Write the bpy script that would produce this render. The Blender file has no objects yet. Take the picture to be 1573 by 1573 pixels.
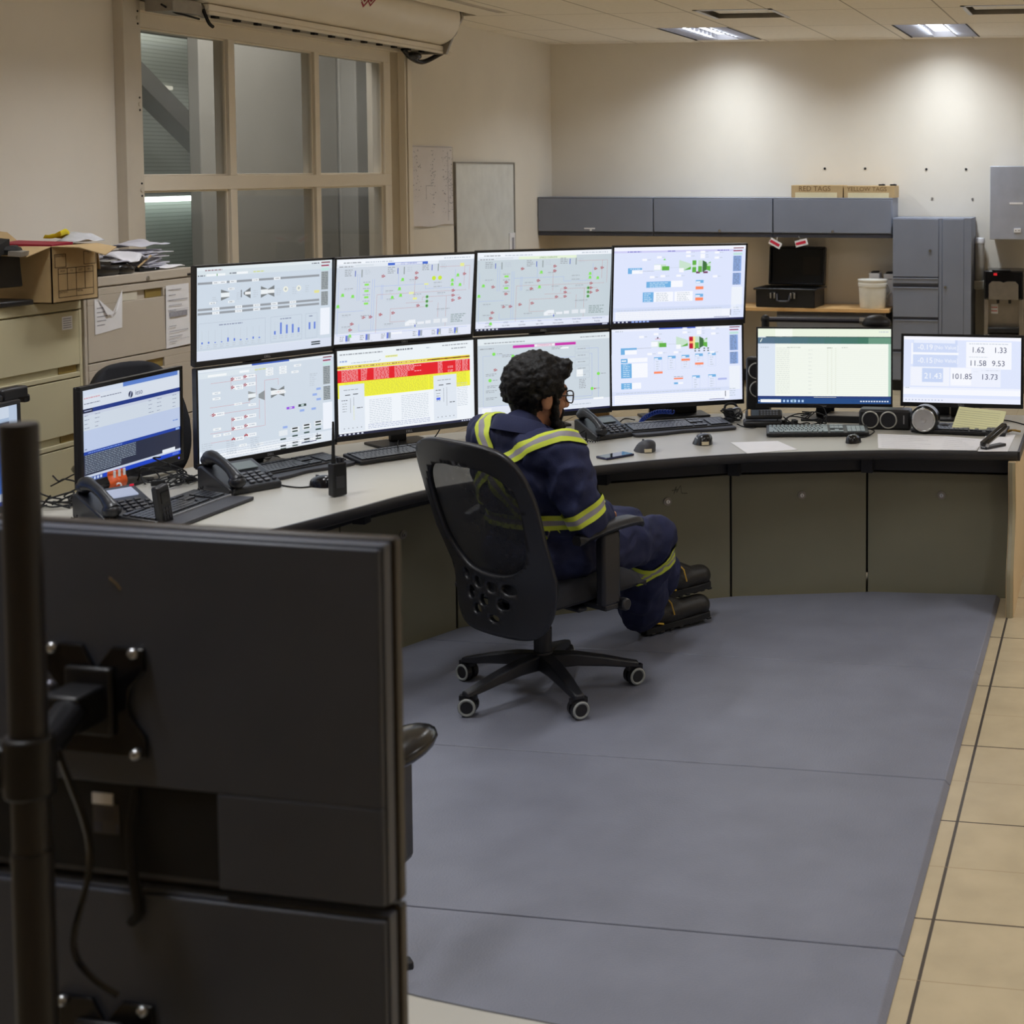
import bpy, bmesh, math, random
from mathutils import Vector, Matrix, Euler, noise
from mathutils.bvhtree import BVHTree
from mathutils.geometry import delaunay_2d_cdt
R = math.radians
S = bpy.context.scene
COL = S.collection
random.seed(7)

# ------------------------------------------------------------------ camera
F, CX, CY = 2400.0, 1281.0, 399.586          # focal length and principal point of the 1573 px frame
PITCH, YAW, EYE = R(3.4), R(10.2325), 1.92
cam = bpy.data.cameras.new('camera'); cam_o = bpy.data.objects.new('camera', cam); COL.objects.link(cam_o)
cam_o.location = (0, 0, EYE)
cam_o.rotation_euler = (R(90) - PITCH, 0, YAW)
cam.sensor_width = 36; cam.lens = F / 1573 * 36
cam.shift_x = (786.5 - CX) / 1573; cam.shift_y = (CY - 786.5) / 1573
cam.clip_start = 0.05; cam.clip_end = 60
cam.dof.use_dof = True; cam.dof.focus_distance = 6.2; cam.dof.aperture_fstop = 10.0
S.camera = cam_o
# ------------------------------------------------------------------ world, exposure
w = bpy.data.worlds.new('world'); S.world = w; w.use_nodes = True
w.node_tree.nodes['Background'].inputs[0].default_value = (0.02, 0.02, 0.022, 1)
w.node_tree.nodes['Background'].inputs[1].default_value = 1.0
S.view_settings.view_transform = 'Standard'; S.view_settings.look = 'None'
S.view_settings.exposure = 0.0; S.view_settings.gamma = 1.0; S.view_settings.use_curve_mapping = False
S.cycles.use_denoising = True
S.cycles.max_bounces = 10; S.cycles.diffuse_bounces = 8; S.cycles.transparent_max_bounces = 12
S.cycles.sample_clamp_indirect = 6.0; S.cycles.caustics_reflective = False; S.cycles.caustics_refractive = False

def lamp(name, loc, sx, sy, power, color, spread=180, rot=(0, 0, 0)):
    l = bpy.data.lights.new(name, 'AREA'); l.shape = 'RECTANGLE'; l.size = sx; l.size_y = sy
    l.energy = power; l.color = color; l.spread = R(spread)
    o = bpy.data.objects.new(name, l); o.location = loc; o.rotation_euler = rot; COL.objects.link(o)
    return o
HC = 3.04                                   # ceiling height
XL, YB, XR, YF = -5.105, 13.69, 3.6, -3.0   # room: left wall, back wall, right wall, front wall
WARM = (0.96, 0.975, 1.0); COOL = (0.86, 0.93, 1.0)
# two troffers lit above the back wall, further ones lit outside the frame
LIT = [(-3.37, 12.85), (-1.46, 12.89)]
for x, y in LIT: lamp('troffer_lamp', (x, y - .10, HC + .046), .185, .98, 23, COOL, 140)
UNSEEN = [(2.7, 10.4), (2.7, 6.8), (2.7, 3.2), (1.2, 10.4), (1.2, 6.8), (1.2, 3.2), (-1.46, 1.4), (-3.67, 4.2), (-3.67, 6.9), (-1.84, 4.9), (-2.1, 9.3)]  # right-wall row added unseen for bounce; last added to light the back cabinet fronts
for (x, y), e in zip(UNSEEN, (10, 10, 10, 12, 23, 28, 17, 23, 20, 14, 15)): lamp('troffer_lamp', (x, y, HC + .046), 0.185, 1.12, e, WARM, 100 if x > 2 else 152 if y == 9.3 else 132)

# ------------------------------------------------------------------ helpers
def P(x, y, D):                             # the point D metres deep behind a place in the photo
    fw = Vector((-math.sin(YAW) * math.cos(PITCH), math.cos(YAW) * math.cos(PITCH), -math.sin(PITCH)))
    rt = Vector((math.cos(YAW), math.sin(YAW), 0)); up = rt.cross(fw)
    return fw + rt * ((x - CX) / F) + up * ((CY - y) / F) if D is None else Vector((0, 0, EYE)) + (fw + rt * ((x - CX) / F) + up * ((CY - y) / F)) * D
def PZ(x, y, z):
    d = P(x, y, None); return Vector((0, 0, EYE)) + d * ((z - EYE) / d.z)
def PX(x, y, X):
    d = P(x, y, None); return Vector((0, 0, EYE)) + d * (X / d.x)
def PY(x, y, Y):
    d = P(x, y, None); return Vector((0, 0, EYE)) + d * (Y / d.y)

def lin(c):
    return tuple((v / 255 / 12.92 if v / 255 <= 0.04045 else ((v / 255 + 0.055) / 1.055) ** 2.4) for v in c)
MATS = {}
def mat(name, c, rough=0.6, metal=0.0, var=0.06, scale=8.0, bump=0.0, bscale=120.0, spec=0.5, coat=0.0, detail=4.0):
    m = bpy.data.materials.new(name); m.use_nodes = True; MATS[name] = m
    nt = m.node_tree; b = nt.nodes['Principled BSDF']; L = lin(c)
    b.inputs['Roughness'].default_value = rough; b.inputs['Metallic'].default_value = metal
    b.inputs['Specular IOR Level'].default_value = spec; b.inputs['Coat Weight'].default_value = coat
    tc = nt.nodes.new('ShaderNodeTexCoord')
    n = nt.nodes.new('ShaderNodeTexNoise'); n.inputs['Scale'].default_value = scale; n.inputs['Detail'].default_value = detail
    nt.links.new(tc.outputs['Object'], n.inputs['Vector'])
    r = nt.nodes.new('ShaderNodeValToRGB')
    r.color_ramp.elements[0].position = 0.3; r.color_ramp.elements[1].position = 0.7
    r.color_ramp.elements[0].color = (*[v * (1 - var) for v in L], 1); r.color_ramp.elements[1].color = (*[min(1, v * (1 + var)) for v in L], 1)
    nt.links.new(n.outputs['Fac'], r.inputs['Fac']); nt.links.new(r.outputs['Color'], b.inputs['Base Color'])
    if bump:
        n2 = nt.nodes.new('ShaderNodeTexNoise'); n2.inputs['Scale'].default_value = bscale; n2.inputs['Detail'].default_value = 3
        nt.links.new(tc.outputs['Object'], n2.inputs['Vector'])
        bp = nt.nodes.new('ShaderNodeBump'); bp.inputs['Strength'].default_value = bump; bp.inputs['Distance'].default_value = 0.004
        nt.links.new(n2.outputs['Fac'], bp.inputs['Height']); nt.links.new(bp.outputs['Normal'], b.inputs['Normal'])
    return m
def emit(name, c, s=1.0):
    m = bpy.data.materials.new(name); m.use_nodes = True; MATS[name] = m
    b = m.node_tree.nodes['Principled BSDF']; b.inputs['Base Color'].default_value = (0, 0, 0, 1)
    b.inputs['Emission Color'].default_value = (*lin(c), 1); b.inputs['Emission Strength'].default_value = s
    return m

class MB:
    """collects shapes; build() links them as ONE mesh object"""
    def __init__(s): s.v = []; s.f = []; s.m = []; s.c = []
    def add(s, vs, fs, m=0, c=None):
        o = len(s.v); s.v += [tuple(v) for v in vs]
        for f in fs: s.f.append(tuple(i + o for i in f)); s.m.append(m); s.c.append(c)
        return s
    def box(s, a, b, m=0, M=None):
        (x0, y0, z0), (x1, y1, z1) = a, b
        vs = [Vector(q) for q in ((x0, y0, z0), (x1, y0, z0), (x1, y1, z0), (x0, y1, z0), (x0, y0, z1), (x1, y0, z1), (x1, y1, z1), (x0, y1, z1))]
        if M: vs = [M @ q for q in vs]
        return s.add(vs, [(0, 3, 2, 1), (4, 5, 6, 7), (0, 1, 5, 4), (1, 2, 6, 5), (2, 3, 7, 6), (3, 0, 4, 7)], m)
    def cbox(s, c, d, m=0, rot=None):
        M = Matrix.Translation(c) @ (Euler(rot).to_matrix().to_4x4() if rot else Matrix())
        return s.box((-d[0] / 2, -d[1] / 2, -d[2] / 2), (d[0] / 2, d[1] / 2, d[2] / 2), m, M)
    def prism(s, pts, z0, z1, m=0, M=None, mtop=None):     # pts counter-clockwise in XY
        n = len(pts); vs = [Vector((p[0], p[1], z0)) for p in pts] + [Vector((p[0], p[1], z1)) for p in pts]
        if M: vs = [M @ q for q in vs]
        s.add(vs, [tuple(range(n - 1, -1, -1))] + [(i, (i + 1) % n, n + (i + 1) % n, n + i) for i in range(n)], m)
        o = len(s.v) - 2 * n; s.f.append(tuple(o + n + i for i in range(n))); s.m.append(m if mtop is None else mtop); s.c.append(None)
        return s
    def cyl(s, p0, p1, r0, r1=None, n=16, m=0, caps=True):
        r1 = r0 if r1 is None else r1; p0, p1 = Vector(p0), Vector(p1); d = (p1 - p0).normalized()
        u = d.orthogonal().normalized(); w_ = d.cross(u)
        ring = lambda p, r: [p + (u * math.cos(2 * math.pi * i / n) + w_ * math.sin(2 * math.pi * i / n)) * r for i in range(n)]
        fs = [(i, (i + 1) % n, n + (i + 1) % n, n + i) for i in range(n)]
        if caps: fs += [tuple(range(n - 1, -1, -1)), tuple(range(n, 2 * n))]
        return s.add(ring(p0, r0) + ring(p1, r1), fs, m)
    def tube(s, pts, r, n=8, m=0, closed=False):
        pts = [Vector(p) for p in pts]; N = len(pts); vs = []; u = None
        for i, p in enumerate(pts):
            a = pts[(i - 1) % N] if (closed or i > 0) else p; b = pts[(i + 1) % N] if (closed or i < N - 1) else p
            d = (b - a).normalized()
            u = d.orthogonal().normalized() if u is None else (u - d * u.dot(d)).normalized()
            w_ = d.cross(u); rr = r[i] if isinstance(r, (list, tuple)) else r
            vs += [p + (u * math.cos(2 * math.pi * k / n) + w_ * math.sin(2 * math.pi * k / n)) * rr for k in range(n)]
        fs = []
        for i in range(N if closed else N - 1):
            j = (i + 1) % N
            fs += [(i * n + k, i * n + (k + 1) % n, j * n + (k + 1) % n, j * n + k) for k in range(n)]
        if not closed: fs += [tuple(range(n - 1, -1, -1)), tuple((N - 1) * n + k for k in range(n))]
        return s.add(vs, fs, m)
    def lathe(s, prof, n=24, m=0, M=None):                # prof = [(r, z)]
        vs = [Vector((r * math.cos(2 * math.pi * i / n), r * math.sin(2 * math.pi * i / n), z)) for r, z in prof for i in range(n)]
        if M: vs = [M @ q for q in vs]
        k = len(prof); fs = [(a * n + i, a * n + (i + 1) % n, (a + 1) * n + (i + 1) % n, (a + 1) * n + i) for a in range(k - 1) for i in range(n)]
        fs += [tuple(range(n - 1, -1, -1)), tuple((k - 1) * n + i for i in range(n))]
        return s.add(vs, fs, m)
    def ball(s, c, r, n=14, m=0, M=None):
        r = (r, r, r) if isinstance(r, (int, float)) else r; k = n // 2 + 1; vs = []
        for a in range(1, k):
            t = math.pi * a / k
            vs += [Vector((r[0] * math.sin(t) * math.cos(2 * math.pi * i / n), r[1] * math.sin(t) * math.sin(2 * math.pi * i / n), r[2] * math.cos(t))) for i in range(n)]
        vs += [Vector((0, 0, r[2])), Vector((0, 0, -r[2]))]; T, B = len(vs) - 2, len(vs) - 1
        if M: vs = [M @ q for q in vs]
        vs = [q + Vector(c) for q in vs]
        fs = [(a * n + i, (a + 1) * n + i, (a + 1) * n + (i + 1) % n, a * n + (i + 1) % n) for a in range(k - 2) for i in range(n)]
        fs += [(T, i, (i + 1) % n) for i in range(n)] + [(B, (k - 2) * n + (i + 1) % n, (k - 2) * n + i) for i in range(n)]
        return s.add(vs, fs, m)
    def cap(s, p0, p1, r0, r1=None, n=14, m=0):           # a capsule, tapered
        r1 = r0 if r1 is None else r1
        return s.cyl(p0, p1, r0, r1, n, m).ball(p0, r0, n, m).ball(p1, r1, n, m)
    def torus(s, c, A, r, axis=(0, 0, 1), n=28, k=8, m=0):
        d = Vector(axis).normalized(); u = d.orthogonal().normalized(); w_ = d.cross(u)
        return s.tube([Vector(c) + (u * math.cos(2 * math.pi * i / n) + w_ * math.sin(2 * math.pi * i / n)) * A for i in range(n)], r, k, m, True)
    def quad(s, a, b, c, d, m=0, col=None): return s.add([a, b, c, d], [(0, 1, 2, 3)], m, col)
    def text(s, txt, h, M, m=0, col=None, align='CENTER', thick=0.0):
        for vs, fs in glyphs(txt, align, thick / h if h else 0):
            s.add([M @ Vector((x * h, y * h, z * h)) for x, y, z in vs], fs, m, col)
        return s
    def mesh(s, name, mats=()):
        me = bpy.data.meshes.new(name); me.from_pydata(s.v, [], s.f)
        for m in mats: me.materials.append(m)
        me.polygons.foreach_set('material_index', s.m)
        if any(c is not None for c in s.c):
            at = me.color_attributes.new('Col', 'FLOAT_COLOR', 'CORNER'); buf = []
            for f, c in zip(s.f, s.c): buf += [*(c or (0, 0, 0)), 1.0] * len(f)
            at.data.foreach_set('color', buf)
        me.update(); return me
    def build(s, name, mats, parent=None, smooth=0, bevel=0.0, seg=2, loc=None):
        mats = mats if isinstance(mats, (list, tuple)) else [mats]
        o = bpy.data.objects.new(name, s.mesh(name, mats)); COL.objects.link(o)
        if smooth:
            o.data.polygons.foreach_set('use_smooth', [True] * len(o.data.polygons)); o.data.set_sharp_from_angle(angle=R(smooth))
        if bevel:
            b = o.modifiers.new('bevel', 'BEVEL'); b.width = bevel; b.segments = seg; b.limit_method = 'ANGLE'; b.angle_limit = R(40)
            b.harden_normals = False
            if not smooth:
                o.data.polygons.foreach_set('use_smooth', [True] * len(o.data.polygons)); o.data.set_sharp_from_angle(angle=R(30))
        if parent: o.parent = parent
        if loc is not None: o.location = loc
        return o
_G = {}
def glyphs(txt, align, thick):
    k = (txt, align, round(thick, 4))
    if k not in _G:
        cu = bpy.data.curves.new('writing', 'FONT'); cu.body = txt; cu.align_x = align; cu.align_y = 'CENTER'; cu.resolution_u = 3
        cu.extrude = thick
        o = bpy.data.objects.new('writing', cu); COL.objects.link(o)
        dg = bpy.context.evaluated_depsgraph_get(); me = bpy.data.meshes.new_from_object(o.evaluated_get(dg))
        _G[k] = [([tuple(v.co) for v in me.vertices], [tuple(p.vertices) for p in me.polygons])]
        bpy.data.objects.remove(o); bpy.data.meshes.remove(me)
    return _G[k]

def tag(o, label, cat, group=None, kind=None):
    if label: o['label'] = label
    if cat: o['category'] = cat
    if group: o['group'] = group
    if kind: o['kind'] = kind
    return o
def thing(name, label, cat, loc=(0, 0, 0), rotz=0.0, group=None, rot=None):
    o = bpy.data.objects.new(name, None); COL.objects.link(o); o.empty_display_size = 0.1
    o.location = loc; o.rotation_euler = rot if rot else (0, 0, rotz)
    return tag(o, label, cat, group)
def structure(o): o['kind'] = 'structure'; return o
def copy_tree(o, parent=None):
    c = o.copy(); COL.objects.link(c)
    if parent: c.parent = parent
    for ch in list(o.children): copy_tree(ch, c)
    return c
def part_label(o, l): o['label'] = l; return o
def spline(pts, n=8):                       # Catmull-Rom through points
    pts = [Vector(p) for p in pts]; q = [2 * pts[0] - pts[1]] + pts + [2 * pts[-1] - pts[-2]]; out = []
    for i in range(1, len(q) - 2):
        for k in range(n):
            t = k / n; a, b, c, d = q[i - 1], q[i], q[i + 1], q[i + 2]
            out.append(0.5 * ((2 * b) + (c - a) * t + (2 * a - 5 * b + 4 * c - d) * t * t + (3 * b - a - 3 * c + d) * t ** 3))
    return out + [pts[-1]]
def evaluated(o, name):
    dg = bpy.context.evaluated_depsgraph_get(); dg.update()
    return bpy.data.meshes.new_from_object(o.evaluated_get(dg))
def merged_mesh(mb, voxel, smooth=4):       # unites overlapping shapes into one continuous surface
    o = mb.build('raw', []); r = o.modifiers.new('r', 'REMESH'); r.mode = 'VOXEL'; r.voxel_size = voxel
    if smooth: s = o.modifiers.new('s', 'SMOOTH'); s.iterations = smooth; s.factor = 0.5
    me = evaluated(o, 'm'); old = o.data; bpy.data.objects.remove(o); bpy.data.meshes.remove(old)
    me.polygons.foreach_set('use_smooth', [True] * len(me.polygons))
    return me
def link_mesh(name, me, mats, parent=None):
    o = bpy.data.objects.new(name, me); COL.objects.link(o); me.name = name
    me.materials.clear()
    for m in (mats if isinstance(mats, (list, tuple)) else [mats]): me.materials.append(m)
    if parent: o.parent = parent
    return o
def plate_with_holes(outer, holes, step, fn, thick, mats, name, parent):
    """a bent sheet: outline and holes in (u, v), bent to 3D by fn(u, v)"""
    def inside(p, loop):
        c = False; n = len(loop)
        for i in range(n):
            (x0, y0), (x1, y1) = loop[i], loop[(i + 1) % n]
            if (y0 > p[1]) != (y1 > p[1]) and p[0] < (x1 - x0) * (p[1] - y0) / (y1 - y0) + x0: c = not c
        return c
    vs, es = [], []
    for loop in [outer] + holes:
        o = len(vs); vs += [Vector(p) for p in loop]; es += [(o + i, o + (i + 1) % len(loop)) for i in range(len(loop))]
    us = [p[0] for p in outer]; ws = [p[1] for p in outer]
    u = min(us)
    while u < max(us):
        t = min(ws)
        while t < max(ws):
            if inside((u, t), outer) and not any(inside((u, t), h) for h in holes): vs.append(Vector((u, t)))
            t += step
        u += step
    rv, re, rf = delaunay_2d_cdt(vs, es, [], 0, 1e-5)[:3]
    keep = []
    for f in rf:
        c = (sum(rv[i].x for i in f) / len(f), sum(rv[i].y for i in f) / len(f))
        if inside(c, outer) and not any(inside(c, h) for h in holes): keep.append(tuple(f))
    mb = MB(); mb.add([fn(p.x, p.y) for p in rv], keep)
    o = mb.build(name, mats, parent, smooth=50)
    if thick: s = o.modifiers.new('thick', 'SOLIDIFY'); s.thickness = thick; s.offset = 0
    return o
# ------------------------------------------------------------------ materials
WALL = mat('wall_paint', (229, 223, 212), 0.75, var=0.025, scale=2.5, bump=0.05, bscale=300)
BEIGE = mat('beige_paint', (232, 224, 210), 0.5, var=0.03, scale=4)
BEIGE_D = mat('jamb_steel', (206, 198, 184), 0.45, var=0.05, scale=5)
HOOD = mat('hood_steel', (234, 227, 215), 0.38, var=0.03, scale=3)
STEEL = mat('grey_steel', (150, 145, 138), 0.4, 0.5, var=0.08, scale=20)
BLK = mat('black_plastic', (22, 22, 26), 0.42, var=0.15, scale=30, bump=0.1, bscale=700)
BLK_G = mat('black_gloss', (14, 14, 18), 0.2, var=0.1, scale=20)
BLK_M = mat('black_matte', (17, 17, 19), 0.75, var=0.15, scale=30)
DGREY = mat('dark_grey_plastic', (48, 48, 54), 0.5, var=0.1, scale=20)
CHROME = mat('bright_metal', (205, 205, 205), 0.25, 1.0, var=0.05, scale=30)
WHITE_P = mat('white_paper', (236, 236, 240), 0.8, var=0.02, scale=10)
INK = mat('printed_ink', (70, 70, 80), 0.8, var=0.2, scale=60)
INK_L = mat('faint_print', (150, 150, 160), 0.8, var=0.2, scale=60)
GUNMETAL = mat('slate_cabinet', (128, 134, 150), 0.42, var=0.05, scale=3)
GUNMETAL_D = mat('slate_recess', (62, 64, 76), 0.5, var=0.05, scale=3)
CARD = mat('cardboard', (190, 163, 120), 0.8, var=0.06, scale=14, bump=0.1, bscale=200)
CARD_D = mat('cardboard_edge', (156, 130, 92), 0.85, var=0.08, scale=14)
WOODTOP = mat('maple_laminate', (214, 172, 116), 0.45, var=0.06, scale=6)

def grid_lines(m, spec):
    """darkens m's colour along straight joints: spec = [(axis, offset, pitch, half width, colour)] in object space"""
    nt = m.node_tree; b = nt.nodes['Principled BSDF']; src = b.inputs['Base Color'].links[0].from_socket
    tc = nt.nodes.new('ShaderNodeTexCoord'); sep = nt.nodes.new('ShaderNodeSeparateXYZ'); nt.links.new(tc.outputs['Object'], sep.inputs[0])
    def M(op, a, v=None, v2=None):
        n = nt.nodes.new('ShaderNodeMath'); n.operation = op
        nt.links.new(a, n.inputs[0])
        if v is not None: n.inputs[1].default_value = v
        if v2 is not None: n.inputs[2].default_value = v2
        return n.outputs[0]
    for ax, off, pitch, hw, col, amt in spec:
        a = M('SUBTRACT', sep.outputs['XYZ'.index(ax)], off - pitch / 2)
        a = M('MULTIPLY', a, 1 / pitch); a = M('FRACT', a); a = M('SUBTRACT', a, 0.5); a = M('ABSOLUTE', a)
        a = M('LESS_THAN', a, hw / pitch); a = M('MULTIPLY', a, amt)
        mx = nt.nodes.new('ShaderNodeMix'); mx.data_type = 'RGBA'
        nt.links.new(a, mx.inputs['Factor']); nt.links.new(src, mx.inputs['A']); mx.inputs['B'].default_value = (*lin(col), 1)
        src = mx.outputs['Result']
    nt.links.new(src, b.inputs['Base Color'])

FLOOR = mat('floor_tile', (192, 176, 146), 0.22, var=0.07, scale=7, spec=0.5, detail=8)
grid_lines(FLOOR, [('X', -0.44, 0.6096, 0.0045, (58, 54, 56), 0.95), ('Y', 5.70, 0.6096, 0.0035, (70, 62, 56), 0.95), ('Y', 5.70 + 0.3048, 0.6096, 0.0014, (150, 130, 100), 0.7), ('X', -0.44 + 0.3048, 0.6096, 0.0014, (150, 130, 100), 0.7)])
CEIL = mat('ceiling_tile', (240, 233, 220), 0.85, var=0.03, scale=30, bump=0.15, bscale=250)
grid_lines(CEIL, [('X', -3.67, 0.6096, 0.006, (150, 140, 124), 0.8), ('Y', 12.23, 1.2192, 0.006, (150, 140, 124), 0.8)])
CEIL_S = mat('ceiling_inner', (150, 135, 108), 0.9)
MAT_G = mat('anti_fatigue_mat', (121, 124, 138), 0.45, var=0.09, scale=5, bump=0.28, bscale=150, spec=0.5, detail=9)

# ------------------------------------------------------------------ room shell
structure(MB().quad((XL - .2, YF, 0), (XR, YF, 0), (XR, YB, 0), (XL - .2, YB, 0)).build('floor', FLOOR))
WY0, WY1, WZ0, WZ1 = 7.44, 10.60, 0.95, 2.745
wl = MB()
for a, b in (((YF, 0), (WY0, 3.5)), ((WY1, 0), (YB, 3.5)), ((WY0, 0), (WY1, WZ0)), ((WY0, WZ1), (WY1, 3.5))):
    wl.box((XL - 0.2, a[0], a[1]), (XL, b[0], b[1]))
structure(wl.build('wall_left', WALL))
wb = MB().box((XL - 0.2, YB, 0), (XR + .2, YB + 0.15, 3.5))
structure(wb.build('wall_back', WALL))
structure(MB().box((XR, YF, 0), (XR + .15, YB, 3.5)).build('wall_right', WALL))
structure(MB().box((XL - .2, YF - .15, 0), (XR + .2, YF, 3.5)).build('wall_front', WALL))
structure(MB().box((XL, YF, 0), (XL + .012, WY0 - .2, 0.1)).build('baseboard_left', GUNMETAL_D))
structure(MB().box((XL, YB - .012, 0), (XR, YB, 0.1)).build('baseboard_back', GUNMETAL_D))
# ceiling with its openings
HOLES = [(-5.105, 7.2, -4.665, 10.99)]
FIX = [(x, y, .595, 1.21) for x, y in LIT + UNSEEN]
HOLES += [(x - a / 2, y - b / 2, x + a / 2, y + b / 2) for x, y, a, b in FIX]
VENTS = [(-2.70, 11.20), (-0.79, 11.24)]
HOLES += [(x - .29, y - .33, x + .29, y + .33) for x, y in VENTS]
HOLES += [(-4.45, 9.0, -4.36, 10.84)]
xs = sorted({XL - .2, XR, *[h[0] for h in HOLES], *[h[2] for h in HOLES]}); ys = sorted({YF, YB, *[h[1] for h in HOLES], *[h[3] for h in HOLES]})
ce = MB()
for i in range(len(xs) - 1):
    for j in range(len(ys) - 1):
        cx_, cy_ = (xs[i] + xs[i + 1]) / 2, (ys[j] + ys[j + 1]) / 2
        if not any(h[0] < cx_ < h[2] and h[1] < cy_ < h[3] for h in HOLES):
            ce.box((xs[i], ys[j], HC), (xs[i + 1], ys[j + 1], HC + .02))
structure(ce.build('ceiling', CEIL))
cu = MB(); x0, y0, x1, y1 = HOLES[0]                     # pocket over the shutter
cu.box((x0, y1, HC + .02), (x1, y1 + .03, 3.45)).box((x1, y0, HC + .02), (x1 + .03, y1 + .03, 3.45)).box((x0, y0 - .03, HC + .02), (x1 + .03, y0, 3.45)).box((x0, y0 - .03, 3.45), (x1 + .03, y1 + .03, 3.48))
structure(cu.build('trim_3', CEIL_S))
structure(MB().box((XL - .2, YF, 3.5), (XR + .2, YB + .15, 3.55)).build('slab', CEIL_S))

# ------------------------------------------------------------------ window into the plant hall
def rect_frame(mb, y0, z0, y1, z1, xs_, m=0):
    mb.box((xs_[0], y0, z0), (xs_[1], y1, z1), m)
fx = (XL - 0.10, XL - 0.005)
win = MB()
cols = [(7.56, 8.40), (8.469, 9.40), (9.461, 10.375)]
rows = [(1.02, 1.792), (1.872, 2.665)]
yb_ = [7.44, 7.56, 8.346, 8.469, 9.336, 9.461, 10.302, 10.475]
win.box((fx[0], 7.44, 2.665), (fx[1], 10.475, WZ1)).box((fx[0], 7.44, .95), (fx[1], 10.475, 1.02)).box((fx[0], 7.44, 1.792), (fx[1], 10.475, 1.872))
for a, b in ((7.44, 7.56), (8.40, 8.469), (9.40, 9.461), (10.375, 10.475)):
    for z0, z1 in ((1.02, 1.792), (1.872, 2.665)): win.box((fx[0], a, z0), (fx[1], b, z1))
for a, b in cols:                                        # glazing beads
    for z0, z1 in rows:
        q = .010
        for u in ((a, z0, a + q, z1), (b - q, z0, b, z1), (a, z0, b, z0 + q), (a, z1 - q, b, z1)):
            win.box((fx[0] + .005, u[0], u[1]), (fx[1] - .020, u[2], u[3]))
window = structure(win.build('window_1', BEIGE, bevel=0.003))
GL = bpy.data.materials.new('window_glass'); GL.use_nodes = True; nt = GL.node_tree; nt.nodes.remove(nt.nodes['Principled BSDF'])
tr = nt.nodes.new('ShaderNodeBsdfTransparent'); tr.inputs[0].default_value = (.85, .85, .84, 1)
gs = nt.nodes.new('ShaderNodeBsdfGlossy'); gs.inputs['Roughness'].default_value = 0.03; gs.inputs[0].default_value = (.55, .55, .55, 1)
fr = nt.nodes.new('ShaderNodeFresnel'); fr.inputs[0].default_value = 1.5
ge = nt.nodes.new('ShaderNodeNewGeometry'); iv = nt.nodes.new('ShaderNodeMath'); iv.operation = 'SUBTRACT'; iv.inputs[0].default_value = 1; nt.links.new(ge.outputs['Backfacing'], iv.inputs[1])
ml = nt.nodes.new('ShaderNodeMath'); ml.operation = 'MULTIPLY'; nt.links.new(fr.outputs[0], ml.inputs[0]); nt.links.new(iv.outputs[0], ml.inputs[1])
mx = nt.nodes.new('ShaderNodeMixShader'); nt.links.new(ml.outputs[0], mx.inputs[0]); nt.links.new(tr.outputs[0], mx.inputs[1]); nt.links.new(gs.outputs[0], mx.inputs[2])
nt.links.new(mx.outputs[0], nt.nodes['Material Output'].inputs[0])
for a, b in cols:
    for z0, z1 in rows:
        MB().box((XL - .040, a, z0), (XL - .034, b, z1)).build('glass_pane', GL, window)
# steel guides either side
tl = MB().box((XL, 7.33, .9), (XL + .06, 7.475, 3.0)).cyl((XL + .06, 7.45, 2.70), (XL + .066, 7.45, 2.70), .012).cyl((XL + .06, 7.45, 2.25), (XL + .066, 7.45, 2.25), .012).cyl((XL + .06, 7.45, 1.8), (XL + .066, 7.45, 1.8), .012)
for z in (2.70, 2.25, 1.80):
    for d in (.035, -.03): tl.cyl((XL + .06, 7.45, z + d), (XL + .064, 7.45, z + d), .006, m=1)
structure(tl.build('trim_1', [BEIGE_D, BLK_M], bevel=0.004))
t2 = MB().box((XL - .19, 10.475, .95), (XL - .09, 10.60, WZ1)).box((XL, 10.625, .9), (XL + .055, 10.69, 2.82)).box((XL, 10.58, .9), (XL + .055, 10.597, 2.82)).box((XL, 10.597, .9), (XL + .012, 10.625, 2.82), 1)
structure(t2.build('trim_2', [BEIGE, BLK_M], bevel=0.003))
MB().box((XL, 7.475, 2.745), (XL + .05, 10.58, 2.79)).build('trim_4', BEIGE)['kind'] = 'structure'

# the hall beyond
HALL = mat('hall_panel', (158, 157, 152), 0.7, var=0.06, scale=1.2)
HALL_D = mat('hall_steel', (112, 112, 108), 0.7, var=0.1, scale=3)
RIB = mat('ribbed_siding', (196, 204, 196), 0.6, var=0.04, scale=2)
grid_lines(RIB, [('Z', 0.0, 0.035, 0.005, (160, 166, 160), 0.6)])
hx = -8.6
structure(MB().box((hx, 5.5, 0), (hx + .1, 18, 4.2)).build('hall_wall_far', RIB))
for nm, a, b in (('hall_floor', (hx, 5.5, -.02), (XL - .2, 18, 0)), ('hall_ceiling', (hx, 5.5, 4.2), (XL - .2, 18, 4.25)), ('hall_wall_near', (hx, 5.4, 0), (XL - .2, 5.5, 4.2)), ('hall_wall_end', (hx, 18, 0), (XL - .2, 18.1, 4.2))):
    structure(MB().box(a, b).build(nm, HALL_D))
h = thing('equipment_enclosure', 'large grey steel enclosure standing behind the window glass', 'enclosure', (-7.0, 12.27, 0))
MB().box((-.10, -1.17, 0), (.0, 1.0, 4.0)).build('body', HALL, h, bevel=.01)
MB().box((-.10, 1.02, 0), (.18, 3.2, 4.0)).box((-.1, 3.2, 0), (.05, 5.5, 4.0)).box((.0, 1.00, 0), (.03, 1.02, 4.0)).build('side_panel', HALL, h, bevel=.01)
bm_ = MB().tube([(hx + .35, 10.3, 3.75), (hx + .35, 13.4, 1.95)], .13, 4).tube([(hx + .3, 9.0, 3.15), (hx + .3, 13.6, 3.15)], .09, 4)
tag(bm_.build('roof_brace', HALL_D), 'dark diagonal steel brace seen through the top left window pane', 'brace')
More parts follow.
